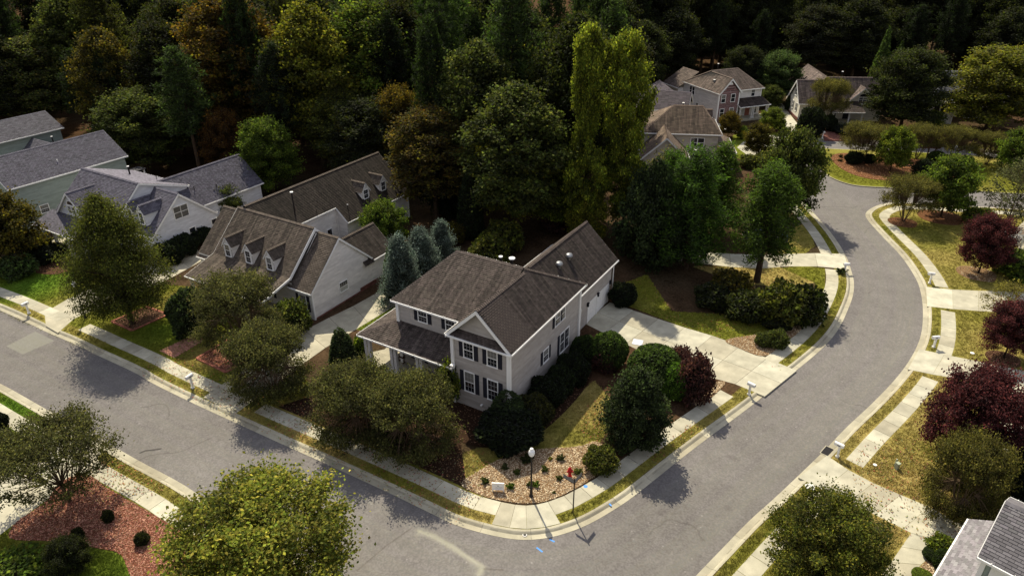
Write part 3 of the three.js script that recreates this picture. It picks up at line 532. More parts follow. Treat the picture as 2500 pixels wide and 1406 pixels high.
// --- the corner house
{
  const H = new House('corner_house', 'two storey beige house with brown roof and wraparound porch on the street corner', -0.12, -37.57, 30.9, { siding: M.siding.greige, roofMat: 'brown', tone: [0.128, 0.109, 0.099] });
  const f = H.wall(-4.8, 0.35, -0.35, 0.35, 0, 5.75), main = H.wall(-10.95, 2.1, -4.8, 2.1, 0, 5.75), right = H.wall(-0.35, 0.35, -0.35, 10.9, 0, 5.75);
  H.wall(-4.8, 2.1, -4.8, 0.35, 0, 5.75); H.wall(-10.95, 10.9, -10.95, 2.1, 0, 5.75); H.wall(-0.35, 10.9, -10.95, 10.9, 0, 5.75);
  H.wall(-4.95, 0.55, -0.2, 0.55, 5.75, [[0, 5.8], [2.37, 8.08], [4.75, 5.8]]);
  const gar = H.wall(-1.35, 10.9, -1.35, 19.6, 0, 3.8); H.wall(-1.35, 19.6, -6.95, 19.6, 0, [[0, 3.8], [2.8, 6.5], [5.6, 3.8]]); H.wall(-6.95, 19.6, -6.95, 10.9, 0, 3.8);
  const hip = [-2.77, 8.5, 6.5], hipL = [-8.53, 8.5, 6.5], bay = [-2.6, 8.31, 0], bayB = [-2.6, 8.31, 6.2];
  H.plane([[-11.3, 5.8, 1.76], [-3, 5.8, 1.76], hip, hipL], { eaveTrim: false, near: 1 }); H.gutter([-11.3, 5.8, 1.76], [-5.1, 5.8, 1.76]);
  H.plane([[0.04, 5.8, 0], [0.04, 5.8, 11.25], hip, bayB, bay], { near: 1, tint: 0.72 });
  H.plane([[-5.16, 5.8, 5.5], [-5.16, 5.8, 0], bay, bayB], { eaveTrim: false, near: 1 }); H.gutter([-5.16, 5.8, 1.8], [-5.16, 5.8, 0]);
  H.plane([[-11.3, 5.8, 11.25], [-11.3, 5.8, 1.76], hipL]); H.plane([[0.04, 5.8, 11.25], [-11.3, 5.8, 11.25], hipL, hip]);
  H.ridge(hipL, hip).ridge(bay, bayB).ridge(hip, [0.04, 5.8, 11.25]).ridge([-11.3, 5.8, 1.76], hipL).ridge(hipL, [-11.3, 5.8, 11.25]);
  H.rake([-5.16, 5.8, 0.02], [-2.6, 8.31, 0.02], 0.3).rake([-2.6, 8.31, 0.02], [0.04, 5.8, 0.02], 0.3);
  H.plane([[-5.1, 5.79, -0.02], [0, 5.79, -0.02], [-0.25, 6.12, 0.56], [-4.85, 6.12, 0.56]], { near: 1 });
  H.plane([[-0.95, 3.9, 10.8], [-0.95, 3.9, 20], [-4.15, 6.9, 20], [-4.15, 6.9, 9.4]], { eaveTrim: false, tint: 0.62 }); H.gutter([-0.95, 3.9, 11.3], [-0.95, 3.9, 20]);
  H.plane([[-7.35, 3.9, 20], [-7.35, 3.9, 10.8], [-4.15, 6.9, 9.4], [-4.15, 6.9, 20]]); H.ridge([-4.15, 6.9, 9.6], [-4.15, 6.9, 20]);
  H.rake([-0.95, 3.9, 19.96], [-4.15, 6.9, 19.96]).rake([-4.15, 6.9, 19.96], [-7.35, 3.9, 19.96]);
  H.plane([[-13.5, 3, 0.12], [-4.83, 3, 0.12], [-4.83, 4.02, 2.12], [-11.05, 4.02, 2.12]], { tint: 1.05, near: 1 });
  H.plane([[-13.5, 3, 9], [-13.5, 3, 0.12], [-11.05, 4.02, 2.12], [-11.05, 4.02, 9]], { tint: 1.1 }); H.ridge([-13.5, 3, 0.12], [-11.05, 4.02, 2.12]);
  H.rake([-11.05, 4.02, 8.97], [-13.5, 3, 8.97]);
  for (const s of [0.93, 2.83]) { H.window(f, s, 4.16, 0.72, 1.24, { shutters: 0.33 }); H.window(f, s - 0.02, 1.36, 0.75, 1.6, { shutters: 0.33 }); }
  for (const s of [1.9, 4.36]) H.window(main, s, 4.55, 0.74, 0.95, { shutters: 0.33 });
  H.window(right, 6.5, 4.2, 0.72, 1.02, { shutters: 0.3 }); H.window(right, 7.3, 4.2, 0.72, 1.02); H.window(right, 4.77, 2.0, 0.72, 1.0, { shutters: 0.3 });
  H.window(right, 7.4, 1.33, 0.66, 1.65, { shutters: 0.3 }); H.window(right, 8.14, 1.33, 0.66, 1.65);
  H.garageDoor(gar, 3.98, 0.03, 1.62, 1.76); H.garageDoor(gar, 5.86, 0.03, 2.2, 1.76);
  for (const s of [3.7, 5.73, 8.35]) { const b = new B(); H.bar(b, gar, s, 1.72, 0.16, 0.3, 0.02, 0.18); H.bar(b, gar, s - 0.03, 2.02, 0.22, 0.05, 0.02, 0.21); b.put('wall_lamp', M.black, H.g); }
  for (const [u, v, h0] of [[-0.33, 0.33, 0], [-4.82, 0.33, 0], [-10.97, 2.08, 0], [-0.33, 10.9, 0]]) H.post(u, v, h0, 5.76, 0.24);
  { const d = new B(); d.tube(H.p(-0.16, 5.66, 0.24), H.p(-0.16, 0.1, 0.24), 0.05, 0.05, 6); d.put('downspout', M.white, H.g); const e = new B(); e.tube(H.p(-1.2, 3.8, 19.7), H.p(-1.2, 0.1, 19.7), 0.05, 0.05, 6); e.put('downspout', M.white, H.g); const k = new B(); k.tube(H.p(-0.2, 3.6, 11), H.p(-0.35, 0.1, 11), 0.05, 0.05, 6); k.tube(H.p(-0.95, 3.8, 11.3), H.p(-0.2, 3.6, 11), 0.05, 0.05, 6); k.put('downspout', M.white, H.g); }
  { const m = H.wall(-10.93, 2.07, -4.82, 2.07, 0.35, 2.95, M.siding.greige); H.door(m, 3.6, 0.4, 0.95, 2.1, M.black); H.window(m, 1.3, 1.0, 0.75, 1.6, { shutters: 0.33 }); H.window(m, 4.98, 1.0, 0.7, 1.6); }
  for (const u of [-13.1, -12.75, -10.62, -10.27, -8.2, -7.85, -5.4]) H.column(u, 0.55, 0.32, 2.9, 0.24);
  for (const v of [4.5, 8.6]) H.column(-13.1, v, 0.32, 2.9, 0.24);
  H.slabBox('porch_floor', -13.3, -4.9, 0.3, 2.08, 0, 0.3, M.concrete2); H.slabBox('porch_floor', -13.3, -11, 2.09, 8.8, 0, 0.3, M.concrete2);
  H.slabBox('porch_beam', -13.25, -4.84, 0.4, 0.7, 2.78, 2.94, M.trim); H.slabBox('step', -10, -8.6, -0.05, 0.29, 0, 0.16, M.concrete2);
  { const s = new B(); H.bar(s, f, 2.2, 0.55, 0.14, 0.1, 0.03, 0.2); s.put('wall_lamp', M.white, H.g); }
  for (const v of [12.6, 14.35]) { const b = new B(); b.lathe(-3.0, 5.83, -v, [[0.1, -0.25], [0.11, 0.12], [0.24, 0.2], [0.3, 0.34], [0.24, 0.48], [0.1, 0.55], [0.01, 0.56]], 14); b.put('roof_vent', M.metal, H.g); }
  H.pipe(-5.62, 7.2, 8.0, 0.85, 0.08, 0.16); H.pipe(-4.4, 8.1, 7.6, 0.28, 0.1, 0.24); H.pipe(-1.9, 4.9, 11.9, 0.2, 0.05, 0, M.white);
  { const b = new B(); b.para(H.p(-4.82, 3.2, 0.1), V(0.28, 0, 0), V(0, 0.22, 0), V(0, 0, 0.25)); b.put('gutter_box', M.white, H.g); const c = new B(); c.tube(H.p(-4.6, 3.15, 0.26), H.p(-4.75, 2.3, 0.28), 0.045, 0.045, 6); c.put('downspout', M.darkMetal, H.g); }
  H.finish(300);
}
// --- the house with three dormers
{
  const H = new House('dormer_house', 'cream house with three front dormers, brown roof and long rear wing', -16.95, -51.72, 31, { siding: M.siding.white, roofMat: 'brown', tone: [0.152, 0.13, 0.108] });
  H.dormerMat = M.siding.white;
  const fr = H.wall(-14.3, 0.05, -2.25, 0.05, 0, 3.0), bf = H.wall(-2.25, 0.05, -0.02, 0.05, 0, 2.6), side = H.wall(0, 0.05, 0, 7.6, 0, [[0, 2.62], [3.82, 6.12], [7.55, 2.62]]);
  H.wall(0, 7.6, 0, 10.2, 0, 2.6); H.wall(0, 10.2, -4.1, 10.2, 0, [[0, 2.6], [2.05, 4.5], [4.1, 2.6]]);
  H.wall(-14.3, 7.6, -14.3, 0.05, 0, [[0, 2.62], [3.75, 6.1], [7.55, 2.62]]); H.wall(-2.3, 1.0, -2.3, 5.5, 2.4, [[0, 3.6], [2.6, 6.3], [4.5, 4.4]]);
  // right and left ends, lower; the middle stands half a metre higher and runs out over the porch
  for (const [a, b] of [[-2.6, 0.16], [-14.5, -11.9]]) { H.plane([[a, 2.65, -0.16], [b, 2.65, -0.16], [b, 6.3, 3.85], [a, 6.3, 3.85]], { near: 1 }); H.ridge([a, 6.3, 3.85], [b, 6.3, 3.85]); }
  H.plane([[0.16, 2.65, 7.86], [-2.6, 2.65, 7.86], [-2.6, 6.3, 3.85], [0.16, 6.3, 3.85]], { eaveTrim: false }); H.plane([[-11.9, 2.65, 7.86], [-14.5, 2.65, 7.86], [-14.5, 6.3, 3.85], [-11.9, 6.3, 3.85]]);
  H.plane([[-12.1, 3.45, 0.02], [-2.35, 3.45, 0.02], [-2.35, 6.75, 3.6], [-12.1, 6.75, 3.6]], { eaveTrim: false, near: 1 });
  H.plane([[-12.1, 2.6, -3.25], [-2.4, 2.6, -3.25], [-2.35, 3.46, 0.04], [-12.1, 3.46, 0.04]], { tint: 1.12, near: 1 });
  H.plane([[-2.35, 2.8, 7.9], [-12.1, 2.8, 7.9], [-12.1, 6.75, 3.6], [-2.35, 6.75, 3.6]]); H.ridge([-12.1, 6.75, 3.6], [-2.35, 6.75, 3.6]);
  H.rake([-2.33, 3.47, 0.04], [-2.33, 6.76, 3.6], 0.3).rake([-2.33, 3.47, 0.04], [-2.38, 2.62, -3.2], 0.2).rake([-12.1, 3.47, 0.04], [-12.1, 6.76, 3.6], 0.25).rake([-2.33, 6.76, 3.6], [-2.33, 2.82, 7.88], 0.3).rake([-12.1, 2.62, -3.2], [-12.1, 3.47, 0.04], 0.18);
  H.rake([0.14, 2.66, -0.14], [0.14, 6.3, 3.85], 0.22).rake([0.14, 6.3, 3.85], [0.14, 2.66, 7.84], 0.22).rake([-14.46, 2.66, -0.14], [-14.46, 6.3, 3.85], 0.22);
  for (const u of [-10.05, -7.37, -4.7]) H.dormer(u, 3.52, 0.14, 1.0, 4.78, 5.48, 'v', 0.92);
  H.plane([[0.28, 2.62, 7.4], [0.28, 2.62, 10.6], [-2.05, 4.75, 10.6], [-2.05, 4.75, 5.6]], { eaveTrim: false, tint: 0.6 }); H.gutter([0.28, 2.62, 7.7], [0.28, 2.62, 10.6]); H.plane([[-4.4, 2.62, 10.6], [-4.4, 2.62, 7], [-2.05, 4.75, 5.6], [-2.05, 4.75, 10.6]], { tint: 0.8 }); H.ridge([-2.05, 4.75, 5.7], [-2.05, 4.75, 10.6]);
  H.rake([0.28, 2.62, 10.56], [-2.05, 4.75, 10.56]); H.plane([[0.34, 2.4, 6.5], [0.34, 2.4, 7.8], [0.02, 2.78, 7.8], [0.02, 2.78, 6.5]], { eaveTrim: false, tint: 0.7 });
  // rear wing
  const far = H.wall(-7.25, 12.4, -7.25, 22.2, 0, 3.0), ft = H.wall(-8.6, 12.4, -7.25, 12.4, 0, [[0, 4.3], [1.35, 3.05]]), nr = H.wall(-8.6, 6.5, -8.6, 12.4, 0, 4.4);
  H.wall(-7.25, 22.2, -15.2, 22.2, 0, [[0, 3], [3.97, 6.75], [7.95, 3]]); H.wall(-15.2, 22.2, -15.2, 5, 0, 3);
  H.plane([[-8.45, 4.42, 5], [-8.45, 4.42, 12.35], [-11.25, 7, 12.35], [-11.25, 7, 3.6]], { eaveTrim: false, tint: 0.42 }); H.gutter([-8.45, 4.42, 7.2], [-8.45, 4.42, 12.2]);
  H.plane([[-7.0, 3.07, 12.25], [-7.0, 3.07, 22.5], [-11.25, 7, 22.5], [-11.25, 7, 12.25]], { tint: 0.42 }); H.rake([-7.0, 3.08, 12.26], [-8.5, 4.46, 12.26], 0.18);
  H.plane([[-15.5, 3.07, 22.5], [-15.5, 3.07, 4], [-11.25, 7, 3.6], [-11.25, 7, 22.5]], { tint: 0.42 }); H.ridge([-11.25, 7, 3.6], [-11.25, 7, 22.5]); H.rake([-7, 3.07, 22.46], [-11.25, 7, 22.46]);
  for (const v of [16.45, 19.25]) H.dormer(-8.12, 4.0, v, 1.1, 5.05, 5.8, 'u', 0.93);
  H.window(nr, 4.3, 0.9, 0.6, 1.5, { cols: 1, rows: 1 }); H.window(side, 3.25, 1.15, 0.96, 0.88, { cols: 4, rows: 2, blind: 1 }); H.window(bf, 0.75, 0.7, 0.75, 1.45, { shutters: 0.33 });
  H.window(fr, 2.4, 0.9, 0.8, 1.5, { shutters: 0.33 }); H.window(fr, 8.6, 0.9, 0.8, 1.5, { shutters: 0.33 }); H.door(fr, 6.0, 0.3, 0.95, 2.1, M.redBrick);
  for (const u of [-11.8, -9, -6, -2.7]) H.column(u, -2.9, 0.25, 2.5, 0.24);
  H.slabBox('porch_floor', -12, -2.5, -3.1, 0, 0, 0.25, M.concrete2); H.flat(-0.02, 0.02, -0.02, 5.77, 0, 0.14, M.brickRed, 'brick_base'); H.flat(-0.02, 5.78, -0.02, 10.25, 0, 0.42, M.brickRed, 'brick_base');
  H.post(0, 0.05, 0, 2.6); H.post(-7.25, 22.2, 0, 3.0); H.post(-8.6, 12.4, 0, 4.2);
  H.pipe(-9.2, 5.0, 7.6, 2.4, 0.07, 0.16); H.pipe(-8.6, 4.6, 9.8, 0.5, 0.03); H.pipe(-7.9, 3.8, 13.4, 0.6, 0.04, 0.06);
  H.finish(300);
}
// --- house with two dormers and slate coloured roof
{
  const H = new House('side_gable_house', 'pale blue grey house with slate roofs, arched gable window and small dormers', -35.56, -62.99, 30.7, { siding: M.siding.blue, roofMat: 'slate', tone: [0.125, 0.118, 0.145] });
  const side = H.wall(-0.2, 0.45, -0.2, 7.8, 0, [[0, 2.8], [3.62, 5.95], [7.35, 2.8]]); H.wall(-5.2, 0.45, -0.2, 0.45, 0, 2.75); H.wall(-0.2, 7.8, -2.1, 7.8, 0, 2.75);
  H.plane([[-5.2, 2.7, 0.2], [0, 2.7, 0.2], [0, 6.05, 4.05], [-5.2, 6.05, 4.05]]); H.plane([[0, 2.7, 7.95], [-5.2, 2.7, 7.95], [-5.2, 6.05, 4.05], [0, 6.05, 4.05]]); H.ridge([-4.2, 6.05, 4.05], [0, 6.05, 4.05]);
  H.rake([-0.02, 2.7, 0.22], [-0.02, 6.05, 4.05], 0.22).rake([-0.02, 6.05, 4.05], [-0.02, 2.7, 7.93], 0.25);
  for (const u of [-1.72, -3.5]) H.dormer(u, 3.5, 0.72, 1.0, 4.85, 5.58, 'v', 0.87);
  H.window(side, 2.76, 3.5, 0.76, 1.22, { cols: 1, rows: 1 }); H.window(side, 3.6, 3.48, 0.74, 1.22, { cols: 1, rows: 1 }); H.window(side, 3.97, 1.0, 0.68, 1.02, { cols: 1, rows: 1 }); H.window(side, 6.73, 0.9, 0.64, 1.1, { cols: 1, rows: 1 });
  // main block
  const right = H.wall(-3.75, -1.3, -3.75, 7.6, 2.4, [[0, 3.6], [3.7, 6.85], [8.9, 5.0]]); H.wall(-13.0, -1.4, -5.2, -1.4, 0, 3.5); H.wall(-13.0, 7.6, -13.0, -1.4, 0, [[0, 5.0], [5.2, 6.85], [9, 3.5]]); H.wall(-3.75, 7.6, -13.0, 7.6, 0, 5.0); H.wall(-5.2, -1.4, -5.2, 0.5, 0, 3.4);
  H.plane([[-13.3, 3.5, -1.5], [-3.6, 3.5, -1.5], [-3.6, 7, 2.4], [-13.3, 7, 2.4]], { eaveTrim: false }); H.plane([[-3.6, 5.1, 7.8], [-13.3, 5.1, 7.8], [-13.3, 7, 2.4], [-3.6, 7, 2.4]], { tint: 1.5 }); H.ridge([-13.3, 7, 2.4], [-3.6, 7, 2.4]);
  H.rake([-3.6, 3.5, -1.48], [-3.6, 7, 2.4], 0.2).rake([-3.6, 7, 2.4], [-3.6, 5.1, 7.78], 0.2).rake([-13.26, 3.5, -1.48], [-13.26, 7, 2.4], 0.2);
  H.plane([[-13.8, 2.7, -3.9], [-5.0, 2.7, -3.9], [-5.0, 3.55, -1.45], [-13.8, 3.55, -1.45]]); H.rake([-13.76, 2.7, -3.88], [-13.76, 3.55, -1.45], 0.15).rake([-5, 2.7, -3.88], [-5, 3.55, -1.45], 0.15);
  const gf = H.wall(-12.7, -1.52, -6.9, -1.52, 3.45, [[0, 3.5], [2.9, 6.0], [5.8, 3.5]]); H.plane([[-6.7, 3.32, -1.75], [-6.7, 3.32, 0], [-9.8, 6.15, 1.7], [-9.8, 6.15, -1.75]], { eaveTrim: false }); H.plane([[-12.9, 3.32, 0], [-12.9, 3.32, -1.75], [-9.8, 6.15, -1.75], [-9.8, 6.15, 1.7]], { eaveTrim: false }); H.ridge([-9.8, 6.15, -1.75], [-9.8, 6.15, 1.6]);
  H.rake([-12.9, 3.32, -1.72], [-9.8, 6.15, -1.72], 0.2).rake([-9.8, 6.15, -1.72], [-6.7, 3.32, -1.72], 0.2);
  H.window(gf, 2.25, 3.85, 0.55, 0.75); H.window(gf, 2.95, 3.85, 0.55, 0.75);
  { const b = new B(), pts = []; for (let i = 0; i <= 12; i++) { const t = Math.PI * i / 12; pts.push([2.88 + Math.cos(t) * 0.62, 4.75 + Math.sin(t) * 0.5]); } for (let i = 0; i < 12; i++) b.tri(gf.at(2.88, 4.75, 0.05), gf.at(pts[i][0], pts[i][1], 0.05), gf.at(pts[i + 1][0], pts[i + 1][1], 0.05)); const m = b.put('arched_window', M.glass, H.g); const f = new B(); for (let i = 0; i < 12; i++) f.tube(gf.at(pts[i][0], pts[i][1], 0.05), gf.at(pts[i + 1][0], pts[i + 1][1], 0.05), 0.045, 0.045, 4); f.tube(gf.at(2.2, 4.75, 0.05), gf.at(3.56, 4.75, 0.05), 0.05, 0.05, 4); f.put('frame', M.white, m); }
  for (const u of [-13.4, -10.6, -8.2, -5.4]) H.column(u, -3.55, 0.4, 2.6, 0.26);
  H.slabBox('porch_floor', -13.7, -5.1, -3.8, -1.42, 0, 0.4, M.concrete2);
  { const b = new B(); for (const h of [0.5, 1.15]) b.tube(H.p(-10.5, h + 0.1, -3.6), H.p(-10.5, h - 0.3, -5.2), 0.05, 0.05, 5); for (let k = 0; k < 5; k++) b.tube(H.p(-10.5, 0.55 - 0.08 * k, -3.75 - k * 0.33), H.p(-10.5, 1.2 - 0.09 * k, -3.75 - k * 0.33), 0.03, 0.03, 4); b.put('stair_rail', M.white, H.g); for (const k of [0, 1]) H.slabBox('step', -10.4, -9, -4.2 - k * 0.4, -3.81 - k * 0.4, 0, 0.26 - k * 0.13, M.concrete2); }
  // rear wing
  H.wall(-2.1, 6, -2.1, 15.8, 0, 3.0); H.wall(-2.1, 15.8, -8.3, 15.8, 0, [[0, 3], [3.1, 5.75], [6.2, 3]]); H.wall(-8.3, 15.8, -8.3, 7, 0, 3);
  H.plane([[-1.85, 3.1, 5], [-1.85, 3.1, 16.1], [-5.2, 6, 16.1], [-5.2, 6, 4.5]], { tint: 0.92 }); H.plane([[-8.55, 3.1, 16.1], [-8.55, 3.1, 6], [-5.2, 6, 4.5], [-5.2, 6, 16.1]]); H.ridge([-5.2, 6, 4.6], [-5.2, 6, 16.1]);
  H.pipe(-9.9, 5.5, 5.4, 1.3, 0.09, 0.13); H.pipe(-6.5, 5.7, 6.2, 0.45, 0.03); H.pipe(-3.4, 4.4, 8.2, 0.5, 0.04); H.pipe(-2.9, 4.0, 10.6, 0.5, 0.04);
  H.finish();
}
// --- two houses at the left edge
{
  const H = new House('green_house', 'tall pale green house with a long slate roof at the left edge', -52.36, -69, 31.5, { siding: M.siding.green, roofMat: 'slate', tone: [0.115, 0.11, 0.135] });
  const s = H.wall(-0.3, 0.3, -0.3, 13.1, 0, 5.5); H.wall(-7.1, 0.3, -0.3, 0.3, 0, [[0, 5.5], [3.4, 7.8], [6.8, 5.5]]); H.wall(-0.3, 13.1, -7.1, 13.1, 0, [[0, 5.5], [3.4, 7.8], [6.8, 5.5]]); H.wall(-7.1, 13.1, -7.1, 0.3, 0, 5.5);
  H.plane([[0, 5.6, 0], [0, 5.6, 13.4], [-3.7, 8.1, 13.4], [-3.7, 8.1, 0]]); H.plane([[-7.4, 5.6, 13.4], [-7.4, 5.6, 0], [-3.7, 8.1, 0], [-3.7, 8.1, 13.4]]); H.ridge([-3.7, 8.1, 0], [-3.7, 8.1, 13.4]);
  H.rake([0, 5.6, 13.37], [-3.7, 8.1, 13.37]).rake([0, 5.6, 0.03], [-3.7, 8.1, 0.03]); H.window(s, 2.22, 2.05, 0.84, 0.82, { cols: 4, rows: 2 }); H.window(s, 8.2, 3.6, 0.6, 1.2, { blind: 2, cols: 1, rows: 1 });
  H.pipe(-1.5, 6.5, 6.3, 0.35, 0.05, 0, M.white); H.slabBox('rear_porch', -1.2, 0.3, 13.4, 15, 3.5, 3.62, M.shutter); H.post(0.1, 14.8, 0, 3.5, 0.12, 'column'); H.post(-0.3, 0.3, 0, 5.5);
  H.finish();
  const K = new House('slate_house', 'house with slate roofs and cross gable, farthest at the left edge', -59.91, -92.85, 31, { siding: M.siding.green, roofMat: 'slate', tone: [0.125, 0.12, 0.14] });
  K.wall(-1.1, -12, -1.1, 0, 0, 5.3); K.wall(-1.1, 0, -7.4, 0, 0, [[0, 5.3], [3.15, 6.95], [6.3, 5.3]]); K.wall(-7.4, -12, -1.1, -12, 0, [[0, 5.3], [3.15, 6.95], [6.3, 5.3]]); K.wall(-7.4, 0, -7.4, -12, 0, 5.3);
  K.plane([[-0.77, 5.4, -12.4], [-0.77, 5.4, 0.4], [-4.2, 7.2, 0.4], [-4.2, 7.2, -12.4]]); K.plane([[-7.7, 5.4, 0.4], [-7.7, 5.4, -12.4], [-4.2, 7.2, -12.4], [-4.2, 7.2, 0.4]]); K.ridge([-4.2, 7.2, -12.4], [-4.2, 7.2, 0.4]);
  K.plane([[3.6, 3.0, -6.2], [-1, 3.0, -6.2], [-1, 5.0, -3.8], [3.6, 5.0, -3.8]].map((q) => [q[0], q[1], q[2]]).reverse().reverse(), { eaveTrim: false });
  K.plane([[-1, 3.0, -6.3], [3.8, 3.0, -6.3], [3.8, 4.9, -3.8], [-1, 4.9, -3.8]]); K.plane([[3.8, 3.0, -1.3], [-1, 3.0, -1.3], [-1, 4.9, -3.8], [3.8, 4.9, -3.8]]); K.ridge([-1, 4.9, -3.8], [3.8, 4.9, -3.8]);
  K.wall(-1.1, -6, 3.5, -6, 0, 2.95); K.wall(3.5, -6, 3.5, -1.6, 0, [[0, 2.95], [2.2, 4.7], [4.4, 2.95]]); K.wall(3.5, -1.6, -1.1, -1.6, 0, 2.95); K.rake([3.78, 3, -6.28], [3.78, 4.9, -3.8], 0.18).rake([3.78, 4.9, -3.8], [3.78, 3, -1.32], 0.18);
  K.pipe(1.6, 4.3, -2.6, 0.9, 0.08, 0.12);
  K.finish();
}
// --- the group at the top right
{
  const S = { exp: 0.22, tab: 0.5, board: 0.2 };
  const A = new House('hip_roof_house', 'beige house with weathered brown hip roof half hidden behind the pines', 18.41, -97.18, 7.4, { ...S, siding: M.siding.tan, roofMat: 'brown', tone: [0.21, 0.165, 0.13] });
  const fa = A.wall(-0.1, -5.4, 9.7, -5.4, 0, 4.7); A.wall(9.7, -5.4, 9.7, 2.4, 0, 4.7); A.wall(9.7, 2.4, -0.1, 2.4, 0, 4.7); const la = A.wall(-0.1, 2.4, -0.1, -5.4, 0, 4.7);
  const a0 = [3.9, 7.5, -1.4], a1 = [7.8, 7.5, -1.4];
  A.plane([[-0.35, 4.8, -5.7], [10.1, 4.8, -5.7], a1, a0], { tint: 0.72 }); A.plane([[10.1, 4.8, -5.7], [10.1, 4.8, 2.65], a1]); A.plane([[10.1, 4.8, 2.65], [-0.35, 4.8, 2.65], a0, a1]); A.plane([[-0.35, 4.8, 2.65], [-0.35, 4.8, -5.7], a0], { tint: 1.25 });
  A.ridge(a0, a1).ridge([-0.35, 4.8, -5.7], a0).ridge([10.1, 4.8, -5.7], a1).ridge(a1, [10.1, 4.8, 2.65]);
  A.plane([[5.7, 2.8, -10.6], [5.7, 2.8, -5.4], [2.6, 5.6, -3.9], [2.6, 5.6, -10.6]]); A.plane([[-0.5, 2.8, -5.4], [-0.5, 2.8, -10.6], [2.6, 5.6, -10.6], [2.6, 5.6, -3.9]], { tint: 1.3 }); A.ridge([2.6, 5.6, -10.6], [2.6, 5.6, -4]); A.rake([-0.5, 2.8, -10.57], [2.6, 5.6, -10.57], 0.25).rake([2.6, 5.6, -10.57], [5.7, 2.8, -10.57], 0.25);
  A.wall(-0.2, -10.3, 5.4, -10.3, 0, [[0, 2.8], [2.8, 5.3], [5.6, 2.8]]); A.wall(5.4, -10.3, 5.4, -5.4, 0, 2.8); A.wall(-0.2, -5.4, -0.2, -10.3, 0, 2.8);
  A.plane([[12.15, 2.6, -6.2], [12.15, 2.6, 0.9], [9.7, 3.7, 0.9], [9.7, 3.7, -6.2]]); A.rake([12.15, 2.6, -6.17], [9.7, 3.7, -6.17]); for (const v of [-5.9, -2.6, 0.6]) A.column(11.85, v, 0.3, 2.5, 0.24); A.slabBox('porch_floor', 9.75, 12, -6, 0.7, 0, 0.3, M.concrete2);
  A.plane([[-4.2, 2.9, -6.4], [-0.2, 2.9, -6.4], [-0.2, 3.7, -2.2], [-4.2, 3.7, -2.2]], { tint: 1.1 }); A.wall(-4, -6.2, -0.3, -6.2, 0, 2.9); A.wall(-4, -2.2, -4, -6.2, 0, [[0, 3.6], [4, 2.9]]);
  A.dormer(9.0, 5.3, -1.5, 1.2, 6.4, 7.1, 'u', 1.1); A.window(fa, 6.3, 3.0, 0.8, 1.2, { cols: 1, rows: 1 }); A.window(fa, 7.2, 3.0, 0.8, 1.2, { cols: 1, rows: 1 }); A.window(la, 4, 2.8, 0.9, 1.3);
  A.slabBox('chimney', 6.3, 7.0, -8.2, -7.6, 0, 3.4, M.trim);
  A.finish();
  const C = new House('slate_roof_house', 'tan house with a dark slate roof behind the brown hip roof', 16.85, -102.8, 20, { ...S, siding: M.siding.tan, roofMat: 'slate', tone: [0.135, 0.115, 0.125] });
  const fc = C.wall(-1.2, 0, 8.6, 0, 0, 5.3); C.wall(8.6, 0, 8.6, 6, 0, [[0, 5.3], [3, 7.2], [6, 5.3]]); C.wall(8.6, 6, -1.2, 6, 0, 5.3); C.wall(-1.2, 6, -1.2, 0, 0, 5.3);
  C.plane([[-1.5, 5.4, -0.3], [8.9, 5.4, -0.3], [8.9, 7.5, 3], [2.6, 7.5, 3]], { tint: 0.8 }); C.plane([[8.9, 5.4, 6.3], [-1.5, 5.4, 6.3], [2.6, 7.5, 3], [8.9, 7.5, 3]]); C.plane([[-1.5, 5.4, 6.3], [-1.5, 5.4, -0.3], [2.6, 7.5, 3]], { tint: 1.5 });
  C.ridge([2.6, 7.5, 3], [8.9, 7.5, 3]).ridge([-1.5, 5.4, -0.3], [2.6, 7.5, 3]); C.rake([8.87, 5.4, -0.27], [8.87, 7.5, 3]).rake([8.87, 7.5, 3], [8.87, 5.4, 6.27]);
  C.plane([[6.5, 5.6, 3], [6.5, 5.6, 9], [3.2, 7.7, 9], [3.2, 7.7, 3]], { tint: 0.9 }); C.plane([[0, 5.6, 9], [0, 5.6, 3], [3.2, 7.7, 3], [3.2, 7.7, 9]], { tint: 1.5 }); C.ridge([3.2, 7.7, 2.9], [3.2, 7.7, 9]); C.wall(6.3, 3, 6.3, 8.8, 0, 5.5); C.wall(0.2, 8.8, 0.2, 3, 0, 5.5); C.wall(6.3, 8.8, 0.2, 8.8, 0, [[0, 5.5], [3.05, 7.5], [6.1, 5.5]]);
  C.window(fc, 1.2, 3.8, 0.8, 1.35, { cols: 1, rows: 1, blind: 2, trim: M.trim }); C.window(fc, 3.6, 3.8, 0.8, 1.35, { cols: 1, rows: 1, blind: 2, trim: M.trim }); C.pipe(8.1, 5.9, 0.7, 0.55, 0.08, 0.18); C.pipe(2.2, 7.2, 5.6, 0.35, 0.12, 0.2);
  { C.plane([[0.4, 2.4, -1.3], [2.6, 2.4, -1.3], [2.4, 3.3, -0.05], [0.6, 3.3, -0.05]], { eaveTrim: false, tint: 0.5 }); const w = C.wall(0.6, -1.1, 2.4, -1.1, 0, 2.4, M.trim, 'bay_wall'); C.window(w, 0.3, 0.9, 0.5, 1.2); C.window(w, 1.0, 0.9, 0.5, 1.2); C.wall(2.4, -1.1, 2.4, 0, 0, 2.4, M.trim, 'bay_wall'); C.wall(0.6, 0, 0.6, -1.1, 0, 2.4, M.trim, 'bay_wall'); }
  C.finish();
  const D = new House('brick_front_house', 'white two storey house with grey brick gable front and dark porch roof', 33.52, -113.24, -21.5, { ...S, siding: M.siding.white, roofMat: 'brown', tone: [0.20, 0.165, 0.145] });
